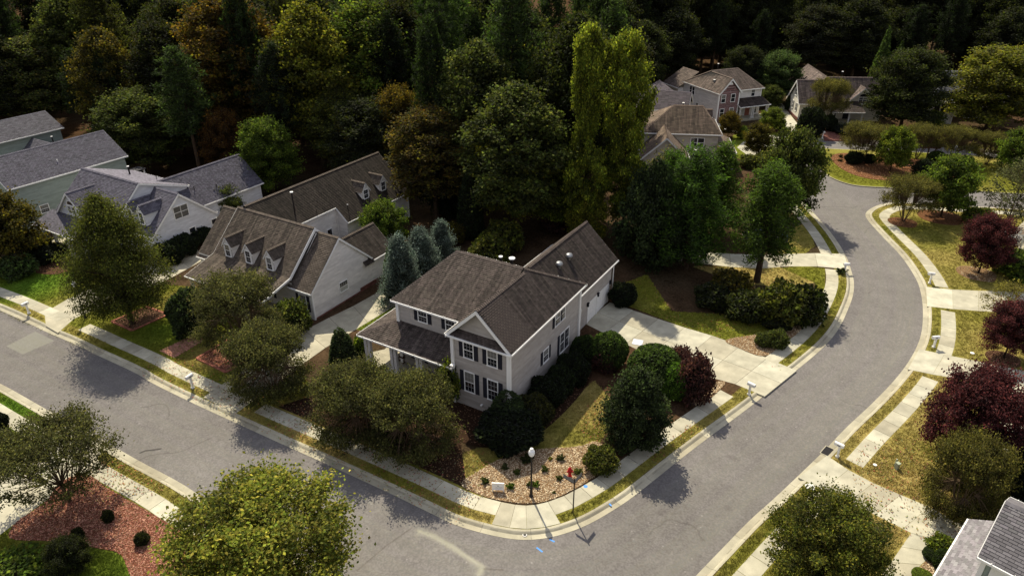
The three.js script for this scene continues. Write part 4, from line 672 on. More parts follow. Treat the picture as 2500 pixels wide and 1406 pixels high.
  const bf = D.flat(0.1, 0.28, 3.9, 0.28, 0, 4.7, M.brick, 'brick_wall'), wb = { at: (s, h, k) => D.p(0.1 + s, h, 0.23 - k) }; D.wall(0.1, 0.3, 3.9, 0.3, 4.7, [[0, 4.75], [1.95, 6.75], [3.8, 4.75]], M.brick, 'gable_brick');
  const ls = D.wall(0, 10.2, 0, 0.3, 0, 4.7), df = D.wall(3.95, 1.45, 9.3, 1.45, 0, 4.7); D.wall(3.95, 0.3, 3.95, 1.45, 0, 4.7); D.wall(9.3, 1.45, 9.3, 10.2, 0, 4.7); D.wall(9.3, 10.2, 0, 10.2, 0, 4.7);
  const d0 = [2.2, 7.25, 5.8], d1 = [7.4, 7.25, 5.8];
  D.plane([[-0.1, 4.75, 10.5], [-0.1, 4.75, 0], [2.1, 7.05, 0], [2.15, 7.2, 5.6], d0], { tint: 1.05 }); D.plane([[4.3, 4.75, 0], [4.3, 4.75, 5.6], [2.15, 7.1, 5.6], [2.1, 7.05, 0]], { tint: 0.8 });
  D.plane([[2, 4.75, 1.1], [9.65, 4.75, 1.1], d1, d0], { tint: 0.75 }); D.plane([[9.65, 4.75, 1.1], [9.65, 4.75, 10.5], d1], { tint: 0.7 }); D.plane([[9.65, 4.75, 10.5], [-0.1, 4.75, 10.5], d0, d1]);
  D.ridge(d0, d1).ridge([2.1, 7.05, 0], [2.15, 7.15, 5.6]).ridge([9.65, 4.75, 1.1], d1).ridge(d0, [-0.1, 4.75, 10.5]); D.rake([-0.1, 4.75, 0.03], [2.1, 7.05, 0.03], 0.3).rake([2.1, 7.05, 0.03], [4.3, 4.75, 0.03], 0.3);
  D.plane([[-1.4, 3.9, 14.6], [-1.4, 3.9, 9.8], [2.6, 6.2, 9.8], [2.6, 6.2, 14.6]]); D.plane([[6.6, 3.9, 9.8], [6.6, 3.9, 14.6], [2.6, 6.2, 14.6], [2.6, 6.2, 9.8]]); D.ridge([2.6, 6.2, 9.8], [2.6, 6.2, 14.6]); D.wall(-1.1, 14.3, -1.1, 10.1, 0, 3.8); D.wall(-1.1, 10.1, 0, 10.1, 0, 3.8); D.wall(6.3, 14.3, -1.1, 14.3, 0, [[0, 3.8], [3.7, 6], [7.4, 3.8]]);
  D.plane([[3.9, 2.4, -0.6], [10, 2.4, -0.6], [9.6, 3.35, 1.5], [3.95, 3.35, 1.5]], { tint: 0.45 }); D.rake([3.9, 2.4, -0.6], [3.95, 3.35, 1.5], 0.15); for (const u of [4.15, 6.5, 6.85, 9.4, 9.75]) D.column(u, -0.3, 0.35, 2.3, 0.2); D.slabBox('porch_floor', 3.95, 10, -0.5, 1.42, 0, 0.35, M.concrete2);
  for (const [s, h] of [[0.42, 3.3], [2.28, 3.3], [0.42, 1.05], [2.28, 1.05]]) D.window(wb, s, h, 0.74, 1.2, { cols: 1, rows: 1 });
  D.window(ls, 1.95, 3.2, 0.6, 1.25, { cols: 1, rows: 1 }); D.window(ls, 2.75, 3.2, 0.6, 1.25, { cols: 1, rows: 1 }); D.window(ls, 4.2, 0.9, 0.6, 1.2, { cols: 1, rows: 1 }); D.window(df, 0.35, 3.55, 0.5, 0.7); D.window(df, 3.4, 3.5, 0.65, 1.05, { cols: 1, rows: 1 }); D.window(df, 1.0, 0.6, 0.8, 1.5); D.door(df, 2.6, 0.36, 0.9, 1.9, M.redBrick); D.window(df, 4.1, 0.6, 0.8, 1.5);
  { const b = new B(), c = (t, r) => D.p(2.05 + Math.cos(t) * r, 6.0 + Math.sin(t) * r, 0.24); for (let i = 0; i < 10; i++) b.tri(D.p(2.05, 6.0, 0.24), c(Math.PI * i / 10, 0.4), c(Math.PI * (i + 1) / 10, 0.4)); b.put('gable_vent', M.white, D.g); }
  D.post(0.02, 0.26, 0, 4.7, 0.22); D.post(3.95, 0.28, 0, 4.7, 0.2); D.post(9.3, 1.45, 0, 4.7, 0.16); D.pipe(1.1, 6.0, 3.4, 0.25, 0.16, 0.2, M.metal); D.pipe(0.7, 5.5, 3.2, 0.2, 0.05); D.pipe(5, 6.9, 8, 0.8, 0.08, 0.16);
  D.finish();
  const E = new House('cream_house', 'cream gabled house with front porch behind the island street', 47.56, -115.88, 4.7, { ...S, siding: M.siding.cream, roofMat: 'brown', tone: [0.17, 0.14, 0.13] });
  const le = E.wall(0, 5.4, 0, -0.5, 0, [[0, 2.7], [3, 5.6], [5.9, 2.7]]), fe = E.wall(0, -0.5, 13, -0.5, 0, 2.9); E.wall(13, -0.5, 13, 5.4, 0, [[0, 2.9], [2.95, 6.2], [5.9, 2.9]]); E.wall(13, 5.4, 0, 5.4, 0, 2.8);
  E.plane([[-0.35, 2.7, -0.85], [4.6, 2.7, -0.85], [4.6, 5.9, 2.4], [-0.35, 5.9, 2.4]]); E.plane([[4.6, 2.7, 5.7], [-0.35, 2.7, 5.7], [-0.35, 5.9, 2.4], [4.6, 5.9, 2.4]]); E.ridge([-0.35, 5.9, 2.4], [4.6, 5.9, 2.4]); E.rake([-0.33, 2.7, -0.83], [-0.33, 5.9, 2.4], 0.28).rake([-0.33, 5.9, 2.4], [-0.33, 2.7, 5.68], 0.28);
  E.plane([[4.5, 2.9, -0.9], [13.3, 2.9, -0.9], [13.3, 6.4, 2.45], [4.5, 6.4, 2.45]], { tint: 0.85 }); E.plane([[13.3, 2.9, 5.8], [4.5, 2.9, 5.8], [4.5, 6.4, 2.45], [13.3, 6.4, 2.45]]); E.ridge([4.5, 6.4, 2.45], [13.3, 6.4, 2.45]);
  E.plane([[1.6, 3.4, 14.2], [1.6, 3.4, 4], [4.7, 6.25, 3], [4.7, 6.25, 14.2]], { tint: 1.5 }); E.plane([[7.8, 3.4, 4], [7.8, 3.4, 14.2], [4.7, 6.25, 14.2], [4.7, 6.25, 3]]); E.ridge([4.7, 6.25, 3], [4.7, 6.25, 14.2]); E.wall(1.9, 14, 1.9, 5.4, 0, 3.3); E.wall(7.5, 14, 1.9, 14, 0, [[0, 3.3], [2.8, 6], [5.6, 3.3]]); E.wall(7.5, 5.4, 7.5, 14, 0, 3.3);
  for (const v of [9.4, 11.6]) { const b = new B(); b.para(E.p(2.6, 4.36, v), V(0.75, 0.69, 0), V(0, 0.03, 0), V(0, 0, 0.4)); b.put('skylight', M.glass, E.g); }
  const ge = E.wall(7.6, -0.6, 11.8, -0.6, 2.9, [[0, 3.3], [2.1, 5.2], [4.2, 3.3]]); E.plane([[7.3, 3.1, 1], [7.3, 3.1, -0.9], [9.7, 5.35, -0.9], [9.7, 5.35, 1.6]], { tint: 1.45, eaveTrim: false }); E.plane([[12.1, 3.1, -0.9], [12.1, 3.1, 1], [9.7, 5.35, 1.6], [9.7, 5.35, -0.9]], { eaveTrim: false }); E.ridge([9.7, 5.35, -0.9], [9.7, 5.35, 1.6]); E.rake([7.3, 3.1, -0.87], [9.7, 5.35, -0.87]).rake([9.7, 5.35, -0.87], [12.1, 3.1, -0.87]);
  E.window(ge, 1.5, 3.1, 0.55, 0.7); E.window(ge, 2.15, 3.1, 0.55, 0.7); { const b = new B(), c = (t) => ge.at(2.1 + Math.cos(t) * 0.6, 3.95 + Math.sin(t) * 0.45, 0.05); for (let i = 0; i < 10; i++) b.tri(ge.at(2.1, 3.95, 0.05), c(Math.PI * i / 10), c(Math.PI * (i + 1) / 10)); b.put('arched_window', M.glass, E.g); }
  E.window(le, 1.9, 1.1, 0.5, 1.2, { shutters: 0.2, cols: 1, rows: 1 }); E.window(le, 3.9, 1.1, 0.5, 1.2, { shutters: 0.2, cols: 1, rows: 1 }); E.window(le, 2.5, 3.4, 0.8, 1.0, { shutters: 0.2, cols: 1, rows: 1 });
  E.plane([[4.2, 2.2, -3.9], [9.3, 2.2, -3.9], [9.3, 3.0, -0.6], [4.2, 3.0, -0.6]], { tint: 0.6 }); for (const u of [4.5, 7, 9]) E.column(u, -3.5, 0.3, 2.1, 0.2); E.slabBox('porch_floor', 4.3, 9.2, -3.7, -0.55, 0, 0.3, M.concrete2); E.window(fe, 5, 0.6, 1.0, 1.4); E.door(fe, 7.1, 0.3, 0.9, 1.9, M.black); E.flat(-0.02, 5.4, -0.02, -0.5, 0, 0.35, M.brickRed, 'brick_base');
  E.pipe(7, 5.9, 3.2, 1.2, 0.08, 0.16);
  E.finish();
  const G = new House('sunroom_house', 'grey roofed house with a sunroom between the two large trees', 70.54, -112.36, 4.7, { ...S, siding: M.siding.cream, roofMat: 'grey', tone: [0.17, 0.17, 0.18] });
  const sg = G.wall(-2.8, 0, 0.6, 0, 0, 3.5, M.trim), fg = G.wall(-3.5, 4.8, 10, 4.8, 0, 3.6); G.wall(-2.8, 4.8, -2.8, 0, 0, 3.5, M.trim); G.wall(0.6, 0, 0.6, 4.8, 0, 3.5, M.trim); G.wall(-3.5, 12.4, -3.5, 4.8, 0, [[0, 3.6], [3.8, 6.4], [7.6, 3.6]]); G.wall(10, 4.8, 10, 12.4, 0, [[0, 3.6], [3.8, 6.4], [7.6, 3.6]]); G.wall(10, 12.4, -3.5, 12.4, 0, 3.6);
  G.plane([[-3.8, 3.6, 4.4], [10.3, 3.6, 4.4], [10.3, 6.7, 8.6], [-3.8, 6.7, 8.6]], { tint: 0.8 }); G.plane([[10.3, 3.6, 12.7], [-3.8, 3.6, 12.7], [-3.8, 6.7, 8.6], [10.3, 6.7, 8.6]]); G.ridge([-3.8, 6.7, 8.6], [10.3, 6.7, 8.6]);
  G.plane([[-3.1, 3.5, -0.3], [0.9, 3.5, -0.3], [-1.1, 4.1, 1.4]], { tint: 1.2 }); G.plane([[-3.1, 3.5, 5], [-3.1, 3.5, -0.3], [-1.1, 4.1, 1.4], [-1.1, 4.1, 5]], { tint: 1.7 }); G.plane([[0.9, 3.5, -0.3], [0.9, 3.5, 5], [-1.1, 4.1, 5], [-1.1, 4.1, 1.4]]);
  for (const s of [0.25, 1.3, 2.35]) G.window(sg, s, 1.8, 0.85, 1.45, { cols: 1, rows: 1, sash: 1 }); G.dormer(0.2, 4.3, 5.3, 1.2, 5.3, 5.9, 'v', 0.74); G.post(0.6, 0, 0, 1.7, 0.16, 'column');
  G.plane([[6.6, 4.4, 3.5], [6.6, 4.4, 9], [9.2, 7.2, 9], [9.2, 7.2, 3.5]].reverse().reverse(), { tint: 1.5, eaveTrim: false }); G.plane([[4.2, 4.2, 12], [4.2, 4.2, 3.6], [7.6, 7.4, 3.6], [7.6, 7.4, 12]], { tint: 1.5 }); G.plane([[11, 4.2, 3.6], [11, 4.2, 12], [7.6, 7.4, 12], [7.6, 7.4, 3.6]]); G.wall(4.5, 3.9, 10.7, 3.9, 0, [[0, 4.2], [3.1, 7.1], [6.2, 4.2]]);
  G.finish();
}
// --- bottom right and right edge
{
  const H = new House('porch_house', 'house with dark shingle roof and grey porch roof cut off at the lower right corner', 20.81, -21.84, 46, { siding: M.siding.green, roofMat: 'slate', tone: [0.165, 0.155, 0.165], rough: 0.03, exp: 0.16, tab: 0.36 });
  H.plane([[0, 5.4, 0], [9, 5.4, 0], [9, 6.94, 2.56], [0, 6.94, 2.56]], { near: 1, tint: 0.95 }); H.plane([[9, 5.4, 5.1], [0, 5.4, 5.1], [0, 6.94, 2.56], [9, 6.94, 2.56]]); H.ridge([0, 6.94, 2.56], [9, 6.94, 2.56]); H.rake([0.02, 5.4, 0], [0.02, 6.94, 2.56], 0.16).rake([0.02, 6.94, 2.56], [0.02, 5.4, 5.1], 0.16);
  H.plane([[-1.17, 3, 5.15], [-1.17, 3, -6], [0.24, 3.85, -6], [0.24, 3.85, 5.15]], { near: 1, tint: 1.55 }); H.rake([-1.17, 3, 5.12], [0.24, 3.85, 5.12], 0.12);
  const f = H.wall(0.25, 0.35, 8.6, 0.35, 0, 5.35); H.wall(0.25, 4.8, 0.25, 0.35, 0, [[0, 5.3], [2.2, 6.7], [4.45, 5.3]]); H.wall(8.6, 0.35, 8.6, 4.8, 0, 5.3); H.wall(8.6, 4.8, 0.25, 4.8, 0, 5.3); H.wall(0.25, 0.3, 0.25, -6, 0, 3.8);
  H.post(0.28, 0.33, 3.6, 5.35, 0.2); for (const v of [4.9, 1.6, -2]) H.column(-0.9, v, 0.2, 2.9, 0.2); H.slabBox('porch_floor', -1.05, 0.2, -6, 5, 0, 0.2, M.concrete2); H.slabBox('window_trim', 0.6, 1.9, 0.24, 0.3, 4.2, 5.0, M.white);
  H.finish(300);
  const K = new House('railed_porch_house', 'house corner with tan porch roof and white railing at the right edge', 50.4, -63.3, 39.4, { siding: M.siding.beige, roofMat: 'brown', tone: [0.26, 0.215, 0.165], noGutter: true });
  K.plane([[0, 2.6, 0], [0, 2.6, 8], [-0.01 - 1.6, 2.6, 8], [-1.6, 2.6, 0]].map(([u, h, v]) => [u < -0.5 ? 2.4 : 0, u < -0.5 ? 3.5 : 2.4, v]).slice(0, 4).map((q, i) => [[0, 2.4, 7.5], [0, 2.4, 0], [2.4, 3.5, 0], [2.4, 3.5, 7.5]][i]));
  K.rake([0, 2.4, 0.02], [2.4, 3.5, 0.02], 0.16); K.wall(2.2, 7.5, 2.2, 0.2, 0, 3.4); K.wall(2.2, 0.2, 9, 0.2, 0, 3.4); for (const v of [0.3, 3.7, 7.2]) K.column(0.3, v, 0.4, 2.3, 0.16); K.slabBox('porch_floor', 0.1, 2.15, 0.1, 7.4, 0, 0.4, M.concrete2);
  const b = new B(); for (const h of [0.55, 1.25]) b.tube(K.p(0.2, h, 4), K.p(0.2, h, 9.2), 0.04, 0.04, 5); for (let k = 0; k < 26; k++) b.tube(K.p(0.2, 0.55, 4.1 + k * 0.2), K.p(0.2, 1.25, 4.1 + k * 0.2), 0.025, 0.025, 4); b.put('railing', M.white, K.g);
  const c = new B(); for (const h of [0.4, 1.0]) { c.tube(K.p(-2.1, h - 0.3, 4.3), K.p(0.2, h + 0.2, 4.3), 0.05, 0.05, 5); c.tube(K.p(-2.1, h - 0.3, 5.9), K.p(0.2, h + 0.2, 5.9), 0.05, 0.05, 5); } for (let k = 0; k < 9; k++) for (const v of [4.3, 5.9]) c.tube(K.p(-2 + k * 0.26, 0.12 + k * 0.055, v), K.p(-2 + k * 0.26, 0.75 + k * 0.055, v), 0.028, 0.028, 4); c.put('stair_rail', M.white, K.g); for (let k = 0; k < 3; k++) K.slabBox('step', -1.6 + k * 0.55, -1.06 + k * 0.55, 4.4, 5.8, 0, 0.12 + k * 0.12, M.trim);
  K.finish();
}
{ // brick stoop at the right edge
  const g = thing('brick_stoop', 'brick stoop with pale steps by the right edge beside a boxwood', 'steps', null, 33.7, -35.81, 0); g.position.set([33.7, -35.81][0], 0, [33.7, -35.81][1]);
  const b = new B(); b.box(0.5, 0.3, 0, 1.4, 0.6, 1.6, 0.6); b.put('brick_side', M.brickRed, g); const t = new B(); t.box(0.5, 0.63, 0, 1.5, 0.06, 1.7, 0.6); t.put('top_slab', M.concrete, g); const s = new B(); s.box(-0.3, 0.15, 0.55, 0.6, 0.3, 1.5, 0.6); s.put('step', M.concrete, g);
}

// ---------- plants ----------
// leaves: folded diamonds with their own tone, gathered in clumps round the twig ends
class Leaves {
  constructor(seed) { this.p = []; this.c = []; this.i = []; this.r = rng(seed); }
  leaf(x, y, z, size, out, cols, k, droop = 0.2, slim = 0.55) {
    const r = this.r, n = this.p.length / 3;
    let dx = out.x * 0.7 + (r() - 0.5) * 2, dy = out.y * 0.4 + (r() - 0.5) * 1.5 - droop, dz = out.z * 0.7 + (r() - 0.5) * 2, l = Math.hypot(dx, dy, dz) || 1; dx /= l; dy /= l; dz /= l;
    const qx = r() - 0.5, qy = r() - 0.2, qz = r() - 0.5; let sx = dy * qz - dz * qy, sy = dz * qx - dx * qz, sz = dx * qy - dy * qx; l = Math.hypot(sx, sy, sz) || 1e-3; const s = size * (0.65 + r() * 0.7), w = s * slim / l;
    sx *= w; sy *= w; sz *= w;
    this.p.push(x - dx * s * 0.5, y - dy * s * 0.5, z - dz * s * 0.5, x + sx, y + sy - s * 0.12, z + sz, x + dx * s * 0.6, y + dy * s * 0.6 - s * 0.1, z + dz * s * 0.6, x - sx, y - sy - s * 0.12, z - sz);
    const a = cols[Math.floor(r() * cols.length)], b = cols[Math.floor(r() * cols.length)], t = r(), q = k * (0.5 + r() * r() * 1.5);
    for (let m = 0; m < 4; m++) this.c.push(lerp(a[0], b[0], t) * q, lerp(a[1], b[1], t) * q, lerp(a[2], b[2], t) * q);
    this.i.push(n, n + 1, n + 2, n, n + 2, n + 3);
  }
  clump(c, rad, n, size, cols, k, flat = 0.8, droop, slim, heart) {
    const r = this.r, g = () => (r() + r() + r() - 1.5) * 1.15, ax = heart ? c.clone().sub(heart) : V(0, 1, 0); ax.y = ax.y * 0.6 + ax.length() * 0.35; ax.normalize();
    for (let j = 0; j < n; j++) {
      const u = g() * 0.75, x = g() * 0.8 + ax.x * u, y = g() * 0.62 * flat + ax.y * u, z = g() * 0.8 + ax.z * u, o = V(ax.x * 0.6 + x * 0.5, ax.y * 0.6 + y * 0.5, ax.z * 0.6 + z * 0.5);
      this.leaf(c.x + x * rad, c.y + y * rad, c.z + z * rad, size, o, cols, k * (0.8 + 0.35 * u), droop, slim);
    }
  }
  geo() { const g = new THREE.BufferGeometry(); g.setAttribute('position', new THREE.Float32BufferAttribute(this.p, 3)); g.setAttribute('color', new THREE.Float32BufferAttribute(this.c, 3)); g.setIndex(this.i); return g; }
}
function leafMat(r, g, b, through = 0.55) { return new THREE.MeshPhysicalMaterial({ color: lin(r, g, b), vertexColors: true, side: THREE.DoubleSide, roughness: 1, specularIntensity: 0.18, transmission: through, thickness: 0 }); }
const T = {}; // tints
for (const [n, ...c] of [['plain', 1, 1, 1], ['dark', 0.5, 0.52, 0.44], ['darker', 0.33, 0.34, 0.27], ['olive', 1.2, 1.08, 0.8], ['yellow', 2.0, 1.65, 0.8], ['lime', 1.7, 1.75, 0.9], ['orange', 1.5, 0.88, 0.5], ['red', 1.3, 0.5, 0.42], ['bronze', 1.2, 0.82, 0.5], ['blue', 0.9, 1.15, 1.7], ['bright', 1.35, 1.6, 0.9], ['tan', 2.6, 1.9, 1.6]]) T[n] = leafMat(...c);
const GREEN = [[0.075, 0.105, 0.014], [0.095, 0.12, 0.017], [0.055, 0.083, 0.012], [0.125, 0.13, 0.02]];
const DEEP = [[0.042, 0.066, 0.016], [0.056, 0.082, 0.02], [0.032, 0.052, 0.014]];
const CRAPE = [[0.105, 0.112, 0.026], [0.13, 0.13, 0.03], [0.08, 0.096, 0.022], [0.125, 0.115, 0.03]];
const MAPLE = [[0.30, 0.32, 0.035], [0.2, 0.24, 0.028], [0.11, 0.16, 0.018], [0.42, 0.36, 0.05]];
const PLUM = [[0.105, 0.026, 0.026], [0.07, 0.018, 0.02], [0.15, 0.04, 0.036]];
const PINE = [[0.055, 0.095, 0.015], [0.075, 0.12, 0.018], [0.042, 0.075, 0.013]];
const BLUE = [[0.16, 0.21, 0.17], [0.22, 0.27, 0.22], [0.09, 0.14, 0.1]];
const limb = (b, a, c, r0, r1, n = 5, bend = 0.12, rr = Math.random) => { const m = a.clone().lerp(c, 0.5).add(V((rr() - 0.5) * bend, bend * 0.5, (rr() - 0.5) * bend).multiplyScalar(a.distanceTo(c))); b.tube(a, m, r0, (r0 + r1) / 2, n); b.tube(m, c, (r0 + r1) / 2, r1, n); };
// a single-trunk tree; profile gives the crown's radius from its foot (0) to its top (1), in metres
function broadleaf({ seed, h, base, profile, clumps, rad, leaves, size, cols, bark = M.bark, trunk = 0.16, flat = 0.75, droop, slim, inner = 0.35, lean = [0, 0], tilt = 0 }) {
  const o = new THREE.Group(), L = new Leaves(seed), r = L.r, wood = new B(), heart = V(0, base + (h - base) * 0.4, 0);
  const axis = (y) => V(lean[0] * Math.pow(y / h, 1.6) * h, y, lean[1] * Math.pow(y / h, 1.6) * h);
  for (let i = 0; i < 6; i++) { const y0 = h * 0.92 * i / 6, y1 = h * 0.92 * (i + 1) / 6; wood.tube(axis(y0), axis(y1), trunk * (1 - i / 6.6) * (i ? 1 : 1.25), trunk * (1 - (i + 1) / 6.6), 7); }
  for (let i = 0; i < clumps; i++) {
    const t = (i + r()) / clumps, R = profile(t), a = i * 2.39996 + r() * 0.9, q = i % 4 === 0 ? inner * r() + 0.15 : 0.55 + 0.55 * Math.sqrt(r());
    const ax = axis(base + (h - base) * t), c = V(ax.x + Math.cos(a) * R * q, ax.y + (r() - 0.5) * 0.3, ax.z + Math.sin(a) * R * q);
    const s = rad * (0.6 + r() * 0.75) * (0.6 + 0.5 * Math.min(1, R / (rad * 2))), k = 0.55 + r() * 0.85;
    L.clump(c, s, Math.round(leaves * s * s / (rad * rad)), size, cols, k, flat, droop, slim, heart);
    if (q > 0.55 && i % 2) limb(wood, axis(Math.max(base * 0.8, c.y - R * 0.65 - (h - base) * 0.06)), c, trunk * 0.32 * (1 - t * 0.6), 0.02, 4, 0.16, r);
  }
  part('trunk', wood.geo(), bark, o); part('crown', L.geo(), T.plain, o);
  o.userData = { w: 2 * Math.max(...[0, 0.2, 0.35, 0.5, 0.65, 0.8].map(profile)), h };
  return o;
}
// many stems from one foot, leaves on the outside of a wide vase
function crape({ seed, h, w, stems = 8, clumps = 90, rad = 0.62, leaves = 95, size = 0.15, cols = CRAPE, low = 0.36, bark = M.barkPale }) {
  const o = new THREE.Group(), L = new Leaves(seed), r = L.r, wood = new B(), heart = V(0, h * 0.35, 0), ends = [];
  for (let i = 0; i < stems; i++) { const a = i / stems * 6.28 + r(), q = 0.25 + r() * 0.3, f = V(Math.cos(a) * 0.09, 0, Math.sin(a) * 0.09), m = V(Math.cos(a) * w * q * 0.42, h * (0.36 + r() * 0.14), Math.sin(a) * w * q * 0.42); wood.tube(f, m, 0.055, 0.036, 5); ends.push(m); }
  for (let i = 0; i < clumps; i++) {
    const a = i * 2.39996, t = (i + r()) / clumps, el = 1 - t * 1.0, rr = 0.84 + r() * 0.2; // el: 1 top .. 0 rim
    const cy = h * low + (h * (1 - low) - rad * 0.4) * (el < 0.3 ? el * 0.9 : Math.sqrt(Math.max(0, 1 - Math.pow(1 - el, 2.2)))) * rr, R = w / 2 * Math.sqrt(Math.max(0.02, 1 - Math.pow(el, 2.4))) * (0.72 + r() * 0.34) * (i % 5 === 0 ? 0.6 : 1);
    const c = V(Math.cos(a) * R, cy, Math.sin(a) * R), s = rad * (0.55 + r() * 0.8);
    L.clump(c, s, Math.round(leaves * s * s / (rad * rad)), size, cols, 0.6 + r() * 0.8, 0.72, 0.25, 0.5, heart);
    const e = ends.reduce((m, v) => (v.distanceTo(c) < m.distanceTo(c) ? v : m)); limb(wood, e, c, 0.026, 0.008, 4, 0.1, r);
  }
  part('stem', wood.geo(), bark, o); part('crown', L.geo(), T.plain, o); o.userData = { w, h }; return o;
}
function pine({ seed, h, w, base = 0.3, whorls = 15, per = 6, cols = PINE, size = 0.34, tuft = 46, bark = M.bark }) {
  const o = new THREE.Group(), L = new Leaves(seed), r = L.r, wood = new B();
  for (let i = 0; i < 5; i++) wood.tube(V(0, h * 0.97 * i / 5, 0), V(0, h * 0.97 * (i + 1) / 5, 0), 0.24 * (1 - i / 5.3), 0.24 * (1 - (i + 1) / 5.3), 7);
  for (let k = 0; k < whorls; k++) {
    const t = (k + 0.5) / whorls, y = h * (base + (1 - base) * t), R = w / 2 * (Math.pow(1 - t, 0.75) * 0.92 + 0.08) * (0.72 + r() * 0.42) * (t < 0.12 ? 0.75 : 1);
    for (let i = 0; i < per; i++) {
      const a = k * 1.1 + i / per * 6.28 + r() * 0.5, len = R * (0.6 + r() * 0.5), e = V(Math.cos(a) * len, y + len * (0.16 + 0.5 * t), Math.sin(a) * len); limb(wood, V(0, y - 0.2, 0), e, 0.05, 0.015, 4, 0.08, r);
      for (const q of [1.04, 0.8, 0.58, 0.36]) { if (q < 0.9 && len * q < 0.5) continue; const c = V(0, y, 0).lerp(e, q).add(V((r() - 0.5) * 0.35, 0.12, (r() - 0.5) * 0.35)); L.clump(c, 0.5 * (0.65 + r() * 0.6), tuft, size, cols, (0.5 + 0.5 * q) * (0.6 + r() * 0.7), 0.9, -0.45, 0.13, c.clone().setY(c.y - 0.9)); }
    }
  }
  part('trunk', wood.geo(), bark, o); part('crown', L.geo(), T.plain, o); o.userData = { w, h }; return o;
}
function conifer({ seed, h, w, cols, n = 5200, size = 0.2, slim = 0.3, point = 0.9 }) { // dense upright sprays on a cone
  const o = new THREE.Group(), L = new Leaves(seed), r = L.r, wood = new B(); wood.tube(V(0, 0, 0), V(0, h * 0.9, 0), 0.12, 0.02, 6);
  const lobes = [...Array(26).keys()].map(() => [r() * 6.28, r(), 0.78 + r() * 0.34]);
  for (let j = 0; j < n; j++) { const t = 1 - Math.sqrt(r()), a = r() * 6.28; let m = 0.86; for (const q of lobes) { let d = Math.abs(a - q[0]); d = Math.min(d, 6.28 - d); if (d < 0.5 && Math.abs(t - q[1]) < 0.12) m = q[2]; } const R = w / 2 * Math.pow(1 - t, point) * m * (0.72 + 0.32 * Math.sqrt(r())) * (t < 0.08 ? 0.7 + t * 3.7 : 1); L.leaf(Math.cos(a) * R, 0.15 + (h - 0.15) * t, Math.sin(a) * R, size, V(Math.cos(a), 1.6, Math.sin(a)), cols, 0.6 + 0.55 * m * r() + 0.2, -0.5, slim); }
  part('trunk', wood.geo(), M.bark, o); part('crown', L.geo(), T.plain, o); o.userData = { w, h }; return o;
}
function shrub({ seed, h, w, cols, n = 3000, size = 0.11, lump = 0.12, core = true, slim = 0.55, loose = 0.14 }) {
  const o = new THREE.Group(), L = new Leaves(seed), r = L.r, ph = [r() * 6, r() * 6, r() * 6], f = (a, e) => 1 + lump * (Math.sin(a * 3 + ph[0]) * Math.cos(e * 4 + ph[1]) + 0.7 * Math.sin(a * 5 + ph[2] + e * 3)), R = (a, e, k) => { const m = f(a, e) * k, ce = Math.cos(e); return V(Math.cos(a) * ce * w / 2 * m, h * 0.46 + Math.sin(e) * h * 0.5 * m, Math.sin(a) * ce * w / 2 * m); };
  for (let j = 0; j < n; j++) { const a = r() * 6.28, e = Math.asin(r() * 1.75 - 0.75), c = R(a, e, 1 - loose + r() * loose * 1.6), out = V(Math.cos(a) * Math.cos(e), Math.sin(e) + 0.35, Math.sin(a) * Math.cos(e)); if (c.y < 0.03) continue; L.leaf(c.x, c.y, c.z, size, out, cols, 0.6 + r() * 0.6 + 0.25 * Math.sin(a * 7 + e * 9), -0.15, slim); }
  part('foliage', L.geo(), T.plain, o);
  const b = new B(); for (let i = 0; i < 10; i++) for (let k = 0; k < 6; k++) { const q = (i, k) => R(i / 10 * 6.283, -0.8 + k / 6 * 2.37, 0.8); b.quad(q(i, k), q(i + 1, k), q(i + 1, k + 1), q(i, k + 1), [0.25, 0.3, 0.2]); } for (let i = 0; i < 5; i++) b.tube(V(0, 0, 0), V(Math.cos(i * 1.26) * w * 0.2, h * 0.4, Math.sin(i * 1.26) * w * 0.2), 0.03, 0.02, 4);
  part('branches', b.geo(), core ? M.barkDark : M.bark, o); o.userData = { w, h }; return o;
}
function tuft({ seed, h, w, cols, n = 420, size = 0.13, slim = 0.2 }) { // small open plant of stiff stalks
  const o = new THREE.Group(), L = new Leaves(seed), r = L.r, b = new B();
  for (let i = 0; i < 14; i++) { const a = r() * 6.28, q = Math.sqrt(r()), e = V(Math.cos(a) * q * w / 2, h * (0.55 + 0.45 * r()) * (1 - q * 0.35), Math.sin(a) * q * w / 2); b.tube(V(0, 0, 0), e, 0.012, 0.006, 4); for (let j = 0; j < n / 14; j++) { const t = 0.3 + 0.75 * r(), c = e.clone().multiplyScalar(t); L.leaf(c.x + (r() - 0.5) * 0.08, c.y, c.z + (r() - 0.5) * 0.08, size, V(e.x, e.y * 0.7, e.z).normalize(), cols, 0.7 + r() * 0.6, -0.3, slim); } }
  part('foliage', L.geo(), T.plain, o); part('branches', b.geo(), M.bark, o); o.userData = { w, h }; return o;
}
const dome = (R) => (t) => R * Math.sqrt(Math.max(0.03, 1 - Math.pow(Math.abs(t - 0.38) / 0.64, 2.2)));
const oval = (R, m = 0.3) => (t) => R * Math.pow(Math.max(0.02, t < m ? 0.45 + 0.55 * t / m : 1 - Math.pow((t - m) / (1 - m), 1.8)), 0.85);
const column = (R) => (t) => R * (0.75 + 0.3 * Math.sin(t * 9)) * (t < 0.12 ? t / 0.12 : 1) * Math.sqrt(Math.max(0.04, 1 - t * t * 0.9));
